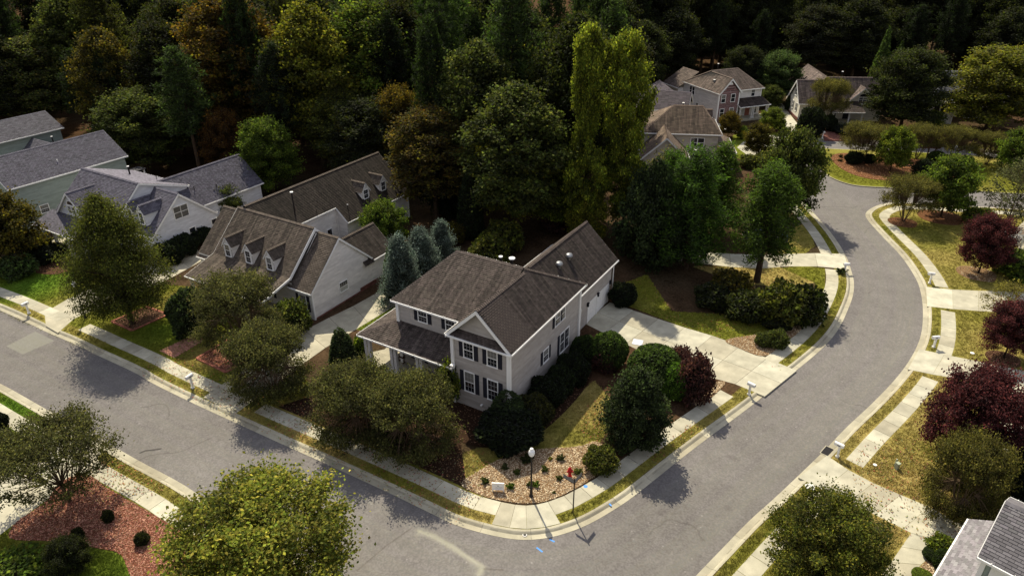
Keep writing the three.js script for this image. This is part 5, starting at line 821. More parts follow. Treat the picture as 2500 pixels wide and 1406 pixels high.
const PROTO = {
  maple: broadleaf({ seed: 1, h: 7, base: 1.7, profile: dome(3.1), clumps: 210, rad: 0.5, leaves: 230, size: 0.085, cols: MAPLE, trunk: 0.13, slim: 0.85, flat: 0.85 }),
  willow: broadleaf({ seed: 2, h: 9.5, base: 1.6, profile: oval(3.4, 0.16), clumps: 400, rad: 0.7, leaves: 170, size: 0.125, cols: [[0.1, 0.125, 0.016], [0.125, 0.14, 0.018], [0.07, 0.095, 0.013], [0.15, 0.15, 0.02]], trunk: 0.2, slim: 0.3, droop: 0.45, flat: 0.7 }),
  crapeA: crape({ seed: 3, h: 4.6, w: 6.0, clumps: 230, leaves: 130, rad: 0.46, size: 0.088, low: 0.46 }), crapeB: crape({ seed: 4, h: 5, w: 5.2, clumps: 220, leaves: 180, rad: 0.46, size: 0.088, low: 0.3 }), crapeC: crape({ seed: 14, h: 4, w: 5.4, clumps: 260, rad: 0.48, leaves: 190, low: 0.16, size: 0.09 }),
  plum: broadleaf({ seed: 5, h: 5, base: 1.3, profile: dome(2.2), clumps: 190, rad: 0.42, leaves: 190, size: 0.09, cols: PLUM, trunk: 0.09, slim: 0.6, bark: M.barkDark }),
  ash: broadleaf({ seed: 6, h: 5.4, base: 1.3, profile: dome(2.5), clumps: 150, rad: 0.5, leaves: 140, size: 0.14, cols: GREEN, trunk: 0.1, slim: 0.6 }),
  wispy: broadleaf({ seed: 7, h: 6, base: 1.4, profile: dome(2.4), clumps: 110, rad: 0.5, leaves: 34, size: 0.16, cols: [[0.13, 0.14, 0.045], [0.1, 0.11, 0.04]], trunk: 0.09, slim: 0.35, bark: M.barkPale }),
  magnolia: broadleaf({ seed: 8, h: 5.5, base: 0.3, profile: oval(2.4, 0.2), clumps: 200, rad: 0.46, leaves: 120, size: 0.15, cols: DEEP, trunk: 0.12, slim: 0.5, flat: 0.9 }),
  tulip: broadleaf({ seed: 9, h: 18, base: 3, profile: column(2.7), clumps: 190, rad: 0.62, leaves: 210, size: 0.16, cols: [[0.17, 0.165, 0.02], [0.12, 0.135, 0.018], [0.08, 0.105, 0.015], [0.21, 0.185, 0.024]], trunk: 0.26, slim: 0.8 }),
  tulipB: broadleaf({ seed: 19, h: 18, base: 3, profile: (t) => (t < 0.15 ? 1.2 + t * 6 : 2.1 + 0.7 * Math.sin(t * 11) + t * 0.8) * (t > 0.85 ? 0.85 : 1), clumps: 170, rad: 0.62, leaves: 210, size: 0.16, lean: [0.09, 0.02], cols: [[0.17, 0.165, 0.02], [0.12, 0.135, 0.018], [0.08, 0.105, 0.015], [0.21, 0.185, 0.024]], trunk: 0.26, slim: 0.8 }),
  oakA: broadleaf({ seed: 10, h: 14, base: 3, profile: dome(4.4), clumps: 230, rad: 0.85, leaves: 190, size: 0.2, cols: GREEN, trunk: 0.26, slim: 0.6 }),
  oakB: broadleaf({ seed: 11, h: 16, base: 4, profile: oval(3.8, 0.42), clumps: 230, rad: 0.8, leaves: 190, size: 0.2, cols: GREEN, trunk: 0.26, slim: 0.6 }),
  oakC: broadleaf({ seed: 12, h: 18, base: 6, profile: dome(3.8), clumps: 210, rad: 0.85, leaves: 180, size: 0.21, cols: [...GREEN, [0.10, 0.08, 0.018]], trunk: 0.28, slim: 0.6 }),
  pineA: pine({ seed: 20, h: 11, w: 6, base: 0.1, whorls: 17, per: 6, tuft: 54, size: 0.3 }), pineB: pine({ seed: 21, h: 12, w: 6.6, base: 0.24, whorls: 16, per: 6, tuft: 54, size: 0.3 }), pineC: pine({ seed: 22, h: 20, w: 6.4, base: 0.4, whorls: 14, per: 6, tuft: 34, size: 0.42 }),
  cypress: broadleaf({ seed: 30, h: 5.2, base: 0.25, profile: (t) => 1.42 * Math.pow(1 - t, 0.62) * (0.9 + 0.14 * Math.sin(t * 23)) + 0.08, clumps: 190, rad: 0.36, leaves: 120, size: 0.15, cols: BLUE, trunk: 0.1, slim: 0.2, droop: -0.5, flat: 1.3, inner: 0.5 }), cedar: conifer({ seed: 31, h: 6.5, w: 2.4, cols: DEEP, n: 5600, size: 0.24, point: 0.55 }), spire: conifer({ seed: 32, h: 9, w: 3.4, cols: PINE, n: 6000, size: 0.28, point: 0.8 }),
  clipped: shrub({ seed: 40, h: 1.7, w: 2.1, cols: [[0.07, 0.12, 0.016], [0.09, 0.14, 0.02], [0.05, 0.09, 0.014]], n: 7000, size: 0.085, lump: 0.035, loose: 0.06 }), loose: shrub({ seed: 41, h: 1.5, w: 1.8, cols: GREEN, n: 3400, size: 0.12, lump: 0.13, loose: 0.3 }),
  dense: shrub({ seed: 42, h: 1.8, w: 2.2, cols: DEEP, n: 5600, size: 0.12, lump: 0.1, loose: 0.16 }), redleaf: shrub({ seed: 43, h: 1.7, w: 1.8, cols: [[0.085, 0.03, 0.026], [0.11, 0.05, 0.03], [0.06, 0.022, 0.02]], n: 4600, size: 0.1, lump: 0.14, loose: 0.34 }),
  tuftA: tuft({ seed: 50, h: 0.42, w: 0.62, cols: [[0.06, 0.075, 0.02], [0.085, 0.085, 0.024], [0.045, 0.06, 0.016]], n: 460 }), tuftB: tuft({ seed: 51, h: 0.45, w: 0.6, cols: GREEN, n: 520, size: 0.12, slim: 0.35 }),
};
let turn = 0;
function plant(kind, name, category, label, x, z, h, w, tint = 'plain', group) {
  const src = PROTO[kind], o = src.clone(), s = w / src.userData.w, t = h / src.userData.h;
  o.name = numbered(name); o.position.set(x, 0, z); o.rotation.y = turn++ * 2.4; o.scale.set(s, t, s); o.userData = { label, category }; if (group) o.userData.group = group;
  for (const c of o.children) if (c.name === 'crown' || c.name === 'foliage') c.material = T[tint];
  scene.add(o); return o;
}
const tree = (kind, label, x, z, h, w, tint, name = 'tree', group) => plant(kind, name, 'tree', label, x, z, h, w, tint, group);
const bush = (kind, label, x, z, h, w, tint, name = 'shrub', group) => plant(kind, name, 'shrub', label, x, z, h, w, tint, group);
// left half
tree('crapeA', 'wide multi stemmed tree at the lower left, beside red mulch bed and driveway', -26.65, -30.92, 5.07, 6.24, 'plain', 'crape_myrtle');
tree('maple', 'large yellow green maple standing in front of street at the bottom edge', -12.43, -23.96, 6.67, 7.92, 'plain', 'maple_tree');
tree('ash', 'thin young tree with dark leaves on lawn at the lower left', -23.48, -25.72, 2.22, 1.8, 'darker', 'young_tree');
bush('loose', 'pale green feathery shrub in the lower left corner', -26.59, -25.17, 1.09, 3.2, 'bright');
bush('dense', 'dark round shrub on the left edge beside the pavement slabs', -34.92, -37.35, 1.5, 1.38, 'darker');
for (const [l, x, z, h, w] of [['upper right small dark shrub in red mulch bed', -23.36, -29.3, 0.8, 0.52], ['small dark shrub at the shaded lawn edge of red mulch bed', -24.41, -27.99, 0.77, 0.55], ['small sunlit shrub low in red mulch bed', -20.67, -27.68, 0.73, 0.64]]) bush('loose', l, x, z, h, w * 1.1, 'darker', 'small_shrub');
tree('willow', 'big dense green tree in brick edged square bed on left lawn', -32.41, -51.19, 11.34, 6.96, 'plain', 'oak_tree');
tree('crapeB', 'multi stemmed tree in front of the porch with three dormers', -21.51, -47.28, 6.12, 5.99, 'plain', 'crape_myrtle');
tree('crapeC', 'low spreading tree hanging over driveway left of the corner house', -17.43, -41.4, 5.12, 5.22, 'plain', 'crape_myrtle');
bush('dense', 'rounded green shrub left of tree before the dormer house', -26.42, -49.81, 4.07, 3.35, 'plain'); bush('loose', 'glossy shrub at front right corner of dormer house', -18.26, -49.72, 2.93, 2.69, 'plain');
tree('crapeC', 'broad olive tree filling the yard before the corner house porch', -10.27, -36.97, 4.75, 5.36, 'plain', 'crape_myrtle');
tree('crapeC', 'broad olive tree beside pavement, right of its twin before corner house', -6.47, -35.23, 5.19, 5.07, 'plain', 'crape_myrtle');
bush('cedar', 'dark conical shrub beside the left end of corner house porch', -13.09, -44.9, 3.44, 2.49, 'plain', 'conical_shrub'); bush('loose', 'yellow green shrub against front wall of corner house bay', -4.38, -40.69, 3.33, 1.85, 'lime');
bush('loose', 'light green shrub behind left porch columns', -11.79, -45.79, 2.05, 1.14, 'bright');
bush('cedar', 'dark pyramid shrub at the front corner of corner house', -0.39, -37.56, 2.92, 3.43, 'plain', 'conical_shrub'); bush('dense', 'large dark round shrub in house shadow behind wood chip bed', -0.17, -36.22, 2.08, 4.03, 'darker');
bush('dense', 'dark shrub under the small side window of corner house', 2.43, -40.01, 2.23, 2.45, 'darker'); bush('dense', 'dark bronze shrub beside right wall of corner house', 1.35, -37.98, 2.11, 2.5, 'bronze'); bush('dense', 'dark shrub under tall side window of corner house', 4.39, -42.7, 2.37, 2.41, 'darker'); bush('dense', 'second dark shrub along right wall, before tall window', 3.49, -41.45, 2.19, 2.07, 'dark');
bush('clipped', 'clipped round green shrub at house end of the double driveway', 7.35, -44.7, 2.95, 2.86, 'plain'); bush('clipped', 'clipped shrub in shade between driveway and right house wall', 5.62, -45.05, 2.4, 2.38, 'dark'); bush('redleaf', 'reddish shrub in front of clipped one by driveway', 7.05, -44.26, 2.03, 1.98, 'plain');
bush('clipped', 'large clipped bright green shrub along lower side of double driveway', 10.46, -42.33, 3.16, 3.82, 'plain'); bush('clipped', 'smaller clipped green shrub in front of the large one by driveway', 11.73, -40.83, 2.78, 2.39, 'bright');
bush('redleaf', 'wine red shrub at end of hedge by the driveway', 12.9, -40.25, 3.85, 2.23, 'plain'); bush('redleaf', 'wine red shrub behind clipped hedge on driveway side', 12.48, -43.41, 2.39, 1.89, 'plain');
tree('magnolia', 'dark glossy evergreen tree between lawn and right pavement', 7.93, -35.74, 5.69, 3.85, 'plain', 'evergreen_tree');
bush('loose', 'rounded yellowish shrub at right end of the wood chip bed', 5.51, -33.45, 1.48, 1.89, 'olive');
for (const [l, x, z, k, t] of [['far left tuft in wood chip bed', -1.75, -32.15, 1, 'plain'], ['tuft at lawn edge of wood chip bed, left of post', -0.53, -33.36, 1.1, 'plain'], ['tuft between lawn edge tuft and lamp post', 0.24, -32.95, 0.9, 'plain'], ['bushy tuft right of small white sign', -0.17, -31.69, 1, 'bright'], ['shaded plant behind the lamp globe', 0.9, -34.01, 1.5, 'dark'], ['single tuft right of lamp post', 1.96, -33.19, 0.95, 'plain'], ['brown withered tuft in wood chip bed', 2.4, -34.19, 0.6, 'tan'], ['tallest tuft at back right of wood chip bed', 3.05, -34.15, 1.1, 'plain'], ['tuft to the left of red hydrant', 2.84, -32.4, 0.8, 'plain'], ['green tuft at foot right of lamp post', 1.41, -31.88, 0.95, 'bright'], ['smaller tuft directly behind lamp post foot', 1.01, -31.89, 0.8, 'plain'], ['tiny weed near pavement in wood chip bed', 2.47, -31.26, 0.45, 'plain'], ['yellow green upright plant right of hydrant', 4.04, -32.88, 1.15, 'lime']]) plant(k > 1 && t !== 'dark' ? 'tuftA' : 'tuftB', 'bed_plant', 'plant', l, x, z, 0.42 * k, 0.62 * k, t);
// along the side of the houses
tree('ash', 'bushy tree with bronze top at left edge before green house', -49.76, -62.65, 7.06, 6.34, 'bronze', 'yard_tree'); bush('loose', 'grey green shrub beside brown mulch at far left', -47.82, -60.49, 2.03, 3.15, 'blue'); bush('dense', 'dark shrub before the slate house porch', -47.01, -64.1, 1.42, 3.51, 'darker'); bush('dense', 'dark shrub left of porch steps, far left', -49.77, -66.07, 1.74, 3.38, 'darker');
for (const [l, x, z, h, w] of [['dark shrub on side wall of slate house, nearest street', -34.28, -63.19, 2.15, 2.85], ['dark shrub below middle window of slate house side', -33.69, -65.27, 2.01, 2.76], ['dark shrub at rear of slate house side wall', -32.93, -67.88, 1.79, 2.59]]) bush('dense', l, x, z, h, w, 'dark');
tree('ash', 'round tree between slate roof wing and brown roof', -32.59, -74.24, 3.79, 3.62, 'plain', 'yard_tree'); tree('oakA', 'bright green tree at rear of slate roof wing', -29.34, -81.59, 9.14, 5.88, 'bright', 'yard_tree'); tree('ash', 'airy green tree behind dormer house rear wing', -13.05, -65.29, 5.17, 4.13, 'bright', 'yard_tree');
tree('cypress', 'left blue green cypress behind the corner house roof', -9.78, -54.75, 6.35, 3.35, 'plain', 'cypress_tree'); tree('cypress', 'middle blue green cypress, tallest of the three', -8.39, -58.16, 5.53, 3.38, 'plain', 'cypress_tree'); tree('cypress', 'right blue green cypress nearest the wood', -6.74, -61.47, 4.91, 2.76, 'plain', 'cypress_tree'); tree('cedar', 'narrow green cypress at left of blue cypresses', -10.73, -55.74, 5.21, 2.11, 'bright', 'cypress_tree');
tree('magnolia', 'dark evergreen at wood edge left of cedar column', -6.69, -75.69, 9.85, 6.24, 'darker', 'evergreen_tree'); tree('cedar', 'narrow dark green cedar column behind corner house', -4.27, -68.74, 8.2, 3.23, 'dark', 'cedar_tree'); tree('spire', 'small pointed conifer rising above dark evergreen', -5.84, -90.06, 9.17, 3.2, 'dark', 'conifer_tree');
bush('loose', 'brownish thicket behind the main roof ridge', -2.21, -61.86, 3.07, 3.59, 'olive'); bush('loose', 'dry reddish bush behind cypresses', -6.27, -67.72, 2.04, 2.58, 'bronze'); bush('loose', 'olive bush left of garage roof', -0.82, -65.62, 3.1, 3.76, 'olive'); bush('redleaf', 'dry twiggy bush behind garage ridge', 5.43, -70.79, 1.91, 4.02, 'plain'); bush('dense', 'dark rounded bush at garage corner by driveway', 9.84, -54.22, 2.05, 2.24, 'darker');
tree('oakA', 'yellow green tree with pale top in centre of wood edge', 0.58, -70.86, 13.88, 8.03, 'yellow', 'yard_tree'); tree('oakB', 'slim yellow tree rising behind pale topped tree', 1.32, -80.82, 17.28, 5.67, 'yellow', 'yard_tree'); tree('oakA', 'lower green tree between yellow trees', 4.54, -70.8, 10.17, 5.89, 'lime', 'yard_tree');
tree('tulip', 'tall yellow green tree, left stem of leaning pair', 7.21, -66.51, 21.39, 3.92, 'bright', 'tulip_tree'); tree('tulipB', 'tall yellow green tree, right one with spreading top', 11.71, -67.47, 20.51, 4.78, 'bright', 'tulip_tree'); tree('ash', 'olive sapling beside garage gable', 7.72, -66.5, 5.76, 3.68, 'yellow', 'young_tree');
tree('magnolia', 'broad dark tree left of pine group', 13.67, -62.57, 9.94, 6.26, 'plain', 'evergreen_tree'); tree('pineA', 'dark pine with trunk at left of shaded driveway', 16.91, -61.17, 11.66, 9.52, 'bright', 'pine_tree'); tree('pineB', 'tall pine over the shaded driveway, nearest road', 23.05, -58.27, 11.03, 9.18, 'lime', 'pine_tree'); tree('pineA', 'upright pine behind the other two', 21.69, -68.92, 9.82, 7.2, 'lime', 'pine_tree'); tree('pineA', 'pine at left back of pine group', 16.04, -66.39, 9.79, 6.98, 'bright', 'pine_tree'); tree('wispy', 'pale tree before brown hip roof', 16.56, -70.63, 8.55, 5.22, 'olive', 'yard_tree');
tree('ash', 'spreading tree by road above the pines', 31.02, -73.9, 9.43, 5.76, 'plain', 'street_tree');
for (const [l, x, z, h, w, t] of [['dark shrub below left pine trunk', 17.96, -53.91, 1.99, 3.24, 'darker'], ['dark shrub below nearest pine', 19.88, -51.77, 2.31, 3.13, 'dark'], ['leafy shrub mass by bend of pavement', 22.87, -51.25, 3.47, 3.78, 'olive'], ['shrub at bend of pavement touching slabs', 24.64, -51.03, 3.27, 3.09, 'dark'], ['low shrub in shaded bed behind bend', 22.16, -50.07, 1.03, 2.05, 'darker'], ['brown shrub beneath pines', 19.54, -55.01, 2.74, 3.28, 'bronze']]) bush('loose', l, x, z, h, w, t);
for (const [l, x, z, h, w] of [['left low shrub in tan bed above driveway', 20.23, -47.45, 1.06, 1.31], ['right low shrub in tan bed above driveway', 21.2, -47.2, 1.46, 1.5]]) bush('loose', l, x, z, h, w, 'plain', 'low_shrub');
bush('tuftB', 'grassy clump at foot of mailbox by bend', 31.69, -59.85, 0.62, 1.1, 'dark', 'grass_clump');
// right side
tree('crapeA', 'vase shaped tree at tip of right lawn', 43.84, -72.41, 4.97, 5.4, 'olive', 'crape_myrtle'); tree('ash', 'round green tree in mulch ring on right lawn', 48.85, -73.88, 6.58, 5.09, 'bright', 'street_tree'); tree('wispy', 'airy pale tree beside white railing', 53.81, -70.11, 7.47, 5.21, 'plain', 'young_tree'); bush('loose', 'thin yellow shrub behind red tree', 51.93, -71.83, 1.64, 3.17, 'lime');
tree('plum', 'round dark red tree in mulch ring on upper right lawn', 44.78, -59.69, 5.55, 3.87, 'plain', 'plum_tree'); tree('plum', 'dark red tree on middle right lawn, by edge', 38.35, -45.39, 4.6, 3.37, 'plain', 'plum_tree'); tree('plum', 'largest dark red tree over pavement at lower right', 27.66, -32.98, 7.11, 4.47, 'plain', 'plum_tree');
tree('wispy', 'thin yellow tree behind middle red tree', 40.71, -49.86, 4.04, 3.22, 'yellow', 'young_tree'); tree('crapeC', 'olive brown tree in front of the largest red tree', 25.45, -29.25, 5.3, 3.75, 'olive', 'crape_myrtle');
bush('loose', 'shrub at right edge below red tree', 48.32, -58.96, 2.57, 4.23, 'bright'); bush('dense', 'dark boxwood at right edge near brick stoop', 34.5, -37.26, 1.84, 1.37, 'dark'); bush('dense', 'tall dark evergreen shrub beside dark roof', 30.12, -30.72, 4.78, 2.6, 'darker'); bush('tuftB', 'yellow plant by stoop', 33.72, -36.34, 0.61, 0.71, 'lime', 'bed_plant');
tree('maple', 'green tree with open crown on lower right lawn', 15.46, -24.14, 6.05, 4.8, 'dark', 'street_tree');
bush('loose', 'light feathery shrub beside the grey porch roof', 23.26, -26.63, 1.14, 1.33, 'lime'); bush('clipped', 'small clipped shrub left of porch roof', 22.63, -26.36, 0.59, 0.97, 'dark'); bush('clipped', 'bigger clipped shrub against porch edge', 22.87, -25.56, 1.35, 1.29, 'dark'); bush('clipped', 'golden rounded shrub at lower right path', 21.49, -25.16, 0.23, 0.99, 'yellow');
// island and the far houses
tree('crapeA', 'spreading tree near left tip of island', 48.24, -93.23, 5.19, 5.7, 'olive', 'crape_myrtle'); tree('ash', 'bright green tree in middle of island bed', 50.49, -89.41, 5.55, 3.86, 'lime', 'street_tree'); tree('crapeA', 'spreading tree behind bright green island tree', 56.58, -94.52, 4.61, 4.56, 'olive', 'crape_myrtle'); tree('crapeA', 'spreading tree right of pergola', 60.36, -92.66, 4.86, 4.88, 'olive', 'crape_myrtle'); tree('crapeB', 'narrow spreading tree at right of island', 64.73, -91.88, 4.27, 3.79, 'olive', 'crape_myrtle'); tree('ash', 'green tree at right edge of island', 65.85, -88, 5.53, 4.23, 'bright', 'street_tree');
bush('dense', 'dark shrub under left island tree', 47.14, -92.89, 1.6, 2.24, 'dark'); bush('dense', 'second dark shrub under left island tree', 49.2, -92.86, 1.28, 1.46, 'dark'); bush('clipped', 'green hedge block at end of pergola', 58.06, -92.35, 1.84, 2.23, 'plain'); tree('magnolia', 'small dark tree before pergola', 53.27, -86.78, 2.44, 2.53, 'dark', 'young_tree'); bush('dense', 'dark shrub under right island tree', 60.13, -92.66, 1.14, 1.68, 'bronze'); bush('dense', 'dark shrub right of pergola hedge', 61.77, -91.58, 1.37, 1.77, 'darker');
for (const [l, x, z, h, w] of [['small dry plant, upper one at left of island bed', 46.39, -95.44, 0.5, 0.8], ['small dry plant, lower one at left of island bed', 45.58, -93.63, 0.4, 0.8]]) plant('tuftA', 'bed_plant', 'plant', l, x, z, h, w, 'bronze');
tree('crapeA', 'rounded tree in front of cream house', 49.95, -110.47, 7.34, 5.75, 'olive', 'crape_myrtle'); bush('dense', 'big dark egg shaped shrub before cream house', 45.91, -105.96, 4.4, 3.86, 'darker'); bush('dense', 'smaller dark shrub right of egg shaped one', 50.04, -109.06, 2.46, 2.18, 'dark'); tree('oakA', 'large dark green tree right of cream house', 60.73, -107.91, 11.83, 9.44, 'dark', 'shade_tree'); tree('ash', 'small bright tree in front of sunroom', 64.11, -106.04, 3.59, 3.2, 'lime', 'street_tree'); tree('oakA', 'large golden green tree near right edge', 74.15, -107.64, 12.09, 11.88, 'yellow', 'shade_tree'); bush('loose', 'low yellow flowering bush by sunroom', 69.15, -108.2, 0.73, 3.59, 'yellow');
tree('spire', 'pointed conifer behind cream house, taller', 63.61, -123.86, 13.52, 4.9, 'plain', 'conifer_tree'); tree('spire', 'pointed conifer behind cream house, shorter', 65.98, -123.22, 11.39, 4.2, 'dark', 'conifer_tree'); tree('ash', 'small tree with orange tinge by brick front house', 33.19, -105.34, 3.72, 2.78, 'orange', 'young_tree'); tree('ash', 'small bright green tree on lawn right of brick front house', 41.18, -109.24, 3.29, 3.18, 'lime', 'young_tree'); bush('loose', 'small shrub right of bright lawn tree', 43.07, -110.61, 1.45, 1.43, 'plain'); tree('ash', 'small bronze tree beside curved drive', 34.64, -96.02, 4.38, 3.39, 'bronze', 'young_tree'); tree('ash', 'tree at right corner of brick front house', 45.08, -121.99, 3.87, 3.39, 'plain', 'yard_tree'); bush('dense', 'shrub at left rear of cream house', 48.56, -121.34, 2.95, 2.11, 'plain'); bush('dense', 'dark bushes before porch of cream house', 53.05, -108.07, 1.09, 5.12, 'darker');
tree('oakA', 'dark tree behind brick front house roof', 42.4, -130.44, 8.79, 6.53, 'darker', 'yard_tree'); tree('oakA', 'grey green tree left of cream house', 47.67, -127.21, 8.48, 6.38, 'blue', 'yard_tree');
bush('loose', 'low shrub before brown hip roof house', 34.98, -92.76, 1.55, 2.8, 'olive'); bush('loose', 'second low shrub before brown hip roof house', 32.33, -91.42, 1.68, 2.54, 'olive'); bush('loose', 'feathery shrub by walk of hip roof house', 35.24, -104.86, 1.89, 1.49, 'bright');
// the wood behind
{
  const edge = [[-150, -70], [-110, -82], [-70, -104], [-52, -92], [-40, -84], [-28, -86], [-15, -82], [-6, -66], [4, -64], [12, -72], [15, -88], [11, -104], [19, -120], [27, -134], [44, -140], [62, -140], [84, -134], [130, -118], [170, -100]];
  const front = (x) => { let i = 0; while (i < edge.length - 2 && edge[i + 1][0] < x) i++; return lerp(edge[i][1], edge[i + 1][1], clamp((x - edge[i][0]) / (edge[i + 1][0] - edge[i][0]), 0, 1)); };
  const r = rng(77), KIND = [['oakA', 15, 9.5], ['oakB', 18, 8.5], ['oakC', 20, 9], ['pineC', 21, 7.5], ['oakB', 19, 8], ['pineC', 23, 7]];
  const words = { dark: 'very dark green', darker: 'almost black green', plain: 'mid green', olive: 'olive green', orange: 'orange', bronze: 'bronze brown', red: 'dark red', lime: 'bright yellow green', bright: 'fresh green' };
  for (let row = 0; row < 8; row++) for (let x = -150; x < 150; x += 8) {
    const X = x + (r() - 0.5) * 6 + (row % 2) * 4, Z = front(X) - row * 7 - r() * 4.5, d = -Z;
    if (Math.abs(X) > d * 0.78 + 8) { r(); r(); r(); r(); continue; }
    const q = r(), n = fbm(X / 22 + 9, Z / 22 + 4, 2); let k = KIND[Math.floor(q * 6)], c = n < 0.42 ? 'darker' : n < 0.55 ? 'dark' : r() < 0.5 ? 'plain' : 'dark';
    if (row < 3 && r() < 0.13) c = r() < 0.5 ? 'bronze' : 'olive';
    if (X > 14) c = c === 'plain' ? 'dark' : 'darker';
    if (X > -22 && X < 14 && row > 1 && r() < 0.6) { k = KIND[3]; c = r() < 0.6 ? 'plain' : 'bright'; }
    const pineT = k[0] === 'pineC', sc = 0.82 + r() * 0.36;
    const zone = X < -58 ? 'farthest left house' : X < -38 ? 'green house' : X < -24 ? 'slate roof wing' : X < -9 ? 'dormer house rear wing' : X < 12 ? 'corner house' : X < 26 ? 'hip roof house' : X < 44 ? 'brick front house' : X < 64 ? 'cream house' : 'sunroom house', deep = ['at front edge of', 'in second row of', 'in third row of', 'well inside', 'deep in', 'far back in', 'far back in', 'at the back of'][row], lab = `${words[c]} ${pineT ? 'tall pine' : 'leafy tree'} ${deep} wood behind the ${zone}`;
    plant(k[0], pineT ? 'forest_pine' : 'forest_tree', 'tree', lab, X, Z, k[1] * sc * (row < 1 ? 0.72 : 1), k[2] * sc, c, `${words[c]} ${pineT ? 'pines' : 'leafy trees'} ${deep} the wood behind the ${zone}`);
  }
  for (const [l, k, t, x, z, h, w] of [['orange leaved tree high in left part of wood', 'oakC', 'orange', -37, -96, 21, 10], ['brightest yellow green tree at top of the wood', 'oakB', 'yellow', -25.5, -92, 20.5, 10], ['second yellow green tree right of brightest one', 'oakC', 'bright', -19, -96, 20, 10], ['rusty orange tree low in middle of wood', 'oakA', 'orange', -13.5, -84, 12, 6], ['dark red tree at foot of left wood', 'oakA', 'red', -36, -86, 9, 5], ['reddish brown tree left of orange one', 'oakB', 'bronze', -55, -98, 17, 8], ['green pine crown in the centre top of wood', 'pineC', 'bright', -2, -82, 19, 8], ['golden brown low tree behind dormer house', 'oakA', 'bronze', -19, -86, 9, 6]]) tree(k, l, x, z, h, w, t, 'forest_tree');
}

// ---------- beds, mulch and chips ----------
const mulchT = tex(512, 512, (x, y) => { const v = 0.35 + 0.45 * fbm(x / 5, y / 5, 3, 128) + (rT() - 0.5) * 0.5; return [v, v * 0.9, v * 0.8]; }, true, [0.5, 0.5]);
const bedM = { tan: std(0.62, 0.47, 0.30, { map: mulchT, roughness: 1, bumpMap: noiseBump, bumpScale: 0.02 }), red: std(0.46, 0.21, 0.15, { map: mulchT, roughness: 1, bumpMap: noiseBump, bumpScale: 0.02 }), brown: std(0.22, 0.13, 0.08, { map: mulchT, roughness: 1, bumpMap: noiseBump, bumpScale: 0.02 }), dark: std(0.09, 0.055, 0.035, { map: mulchT, roughness: 1 }), straw: std(0.42, 0.23, 0.12, { map: mulchT, roughness: 1 }) };
const beds = [];
const inPoly = (p, pts) => { let c = false; for (let i = 0, j = pts.length - 1; i < pts.length; j = i++) { const [xi, yi] = pts[i], [xj, yj] = pts[j]; if ((yi > p[1]) !== (yj > p[1]) && p[0] < (xj - xi) * (p[1] - yi) / (yj - yi) + xi) c = !c; } return c; };
function bed(pts, mat, label, { chips = 0, size = 0.07, cols, y = 0.03, closed = true } = {}) {
  const line = closed ? smooth(pts, 0.35, true) : pts, m = sheet(numbered('mulch_bed'), line, y, mat, scene); m.userData.kind = 'structure'; beds.push(line);
  if (!chips) return line;
  const xs = line.map((p) => p[0]), zs = line.map((p) => p[1]), r = rng(chips), b = new B(), g = new THREE.BoxGeometry(1, 0.22, 0.34), im = new THREE.InstancedMesh(g, std(1, 1, 1, { roughness: 0.95, vertexColors: false }), chips), o = new THREE.Object3D(), col = new THREE.Color();
  for (let i = 0; i < chips;) { const p = [lerp(Math.min(...xs), Math.max(...xs), r()), lerp(Math.min(...zs), Math.max(...zs), r())]; if (!inPoly(p, line)) continue; o.position.set(p[0], y + 0.008 + r() * 0.016, p[1]); o.rotation.set((r() - 0.5) * 0.7, r() * 6.3, (r() - 0.5) * 0.7); o.scale.setScalar(size * (0.5 + r())); o.updateMatrix(); im.setMatrixAt(i, o.matrix); const c = cols[Math.floor(r() * cols.length)], k = 0.6 + r() * 0.7; im.setColorAt(i, col.setRGB(c[0] * k, c[1] * k, c[2] * k)); i++; }
  im.name = numbered('wood_chips'); im.userData = { kind: 'stuff', label, category: 'mulch' }; im.castShadow = im.receiveShadow = true; scene.add(im); return line;
}
const TANC = [[0.52, 0.40, 0.25], [0.42, 0.30, 0.18], [0.66, 0.55, 0.38], [0.26, 0.17, 0.1]], REDC = [[0.36, 0.15, 0.10], [0.24, 0.09, 0.065], [0.5, 0.26, 0.18], [0.3, 0.17, 0.1]], BRNC = [[0.2, 0.11, 0.07], [0.3, 0.17, 0.1], [0.12, 0.07, 0.04]];
bed([[-3.23, -32.09], [-2.24, -33.12], [-1.31, -33.96], [0.02, -34.75], [1.19, -35.12], [2.1, -35.24], [3.93, -35.38], [4.84, -35.61], [5.44, -35.93], [6.33, -35.04], [6.53, -33.78], [5.56, -33.05], [3.81, -31.66], [2.22, -30.73], [0.9, -30.45], [-0.58, -30.66], [-1.92, -31.13]], bedM.tan, 'pale wood chips covering the corner bed under the lamp post', { chips: 9000, cols: TANC });
bed([[-27.9, -32.57], [-26.69, -33.06], [-24.94, -31.99], [-22.18, -30.43], [-19.47, -28.88], [-17.77, -27.94], [-17.39, -26.43], [-18.16, -24.61], [-19.89, -25.13], [-21.64, -26.95], [-22.94, -27.29], [-26.01, -27.83], [-28.45, -28.14], [-28.68, -29.25], [-27.94, -30.73]], bedM.red, 'reddish wood chips of the bed at the lower left', { chips: 12000, cols: REDC });
const sq1 = [[-34.37, -51.62], [-32.49, -54.12], [-30.04, -52.74], [-31.91, -50.13]], sq2 = [[-24.83, -45.92], [-23.32, -48.58], [-19.91, -46.68], [-21.86, -44.01]];
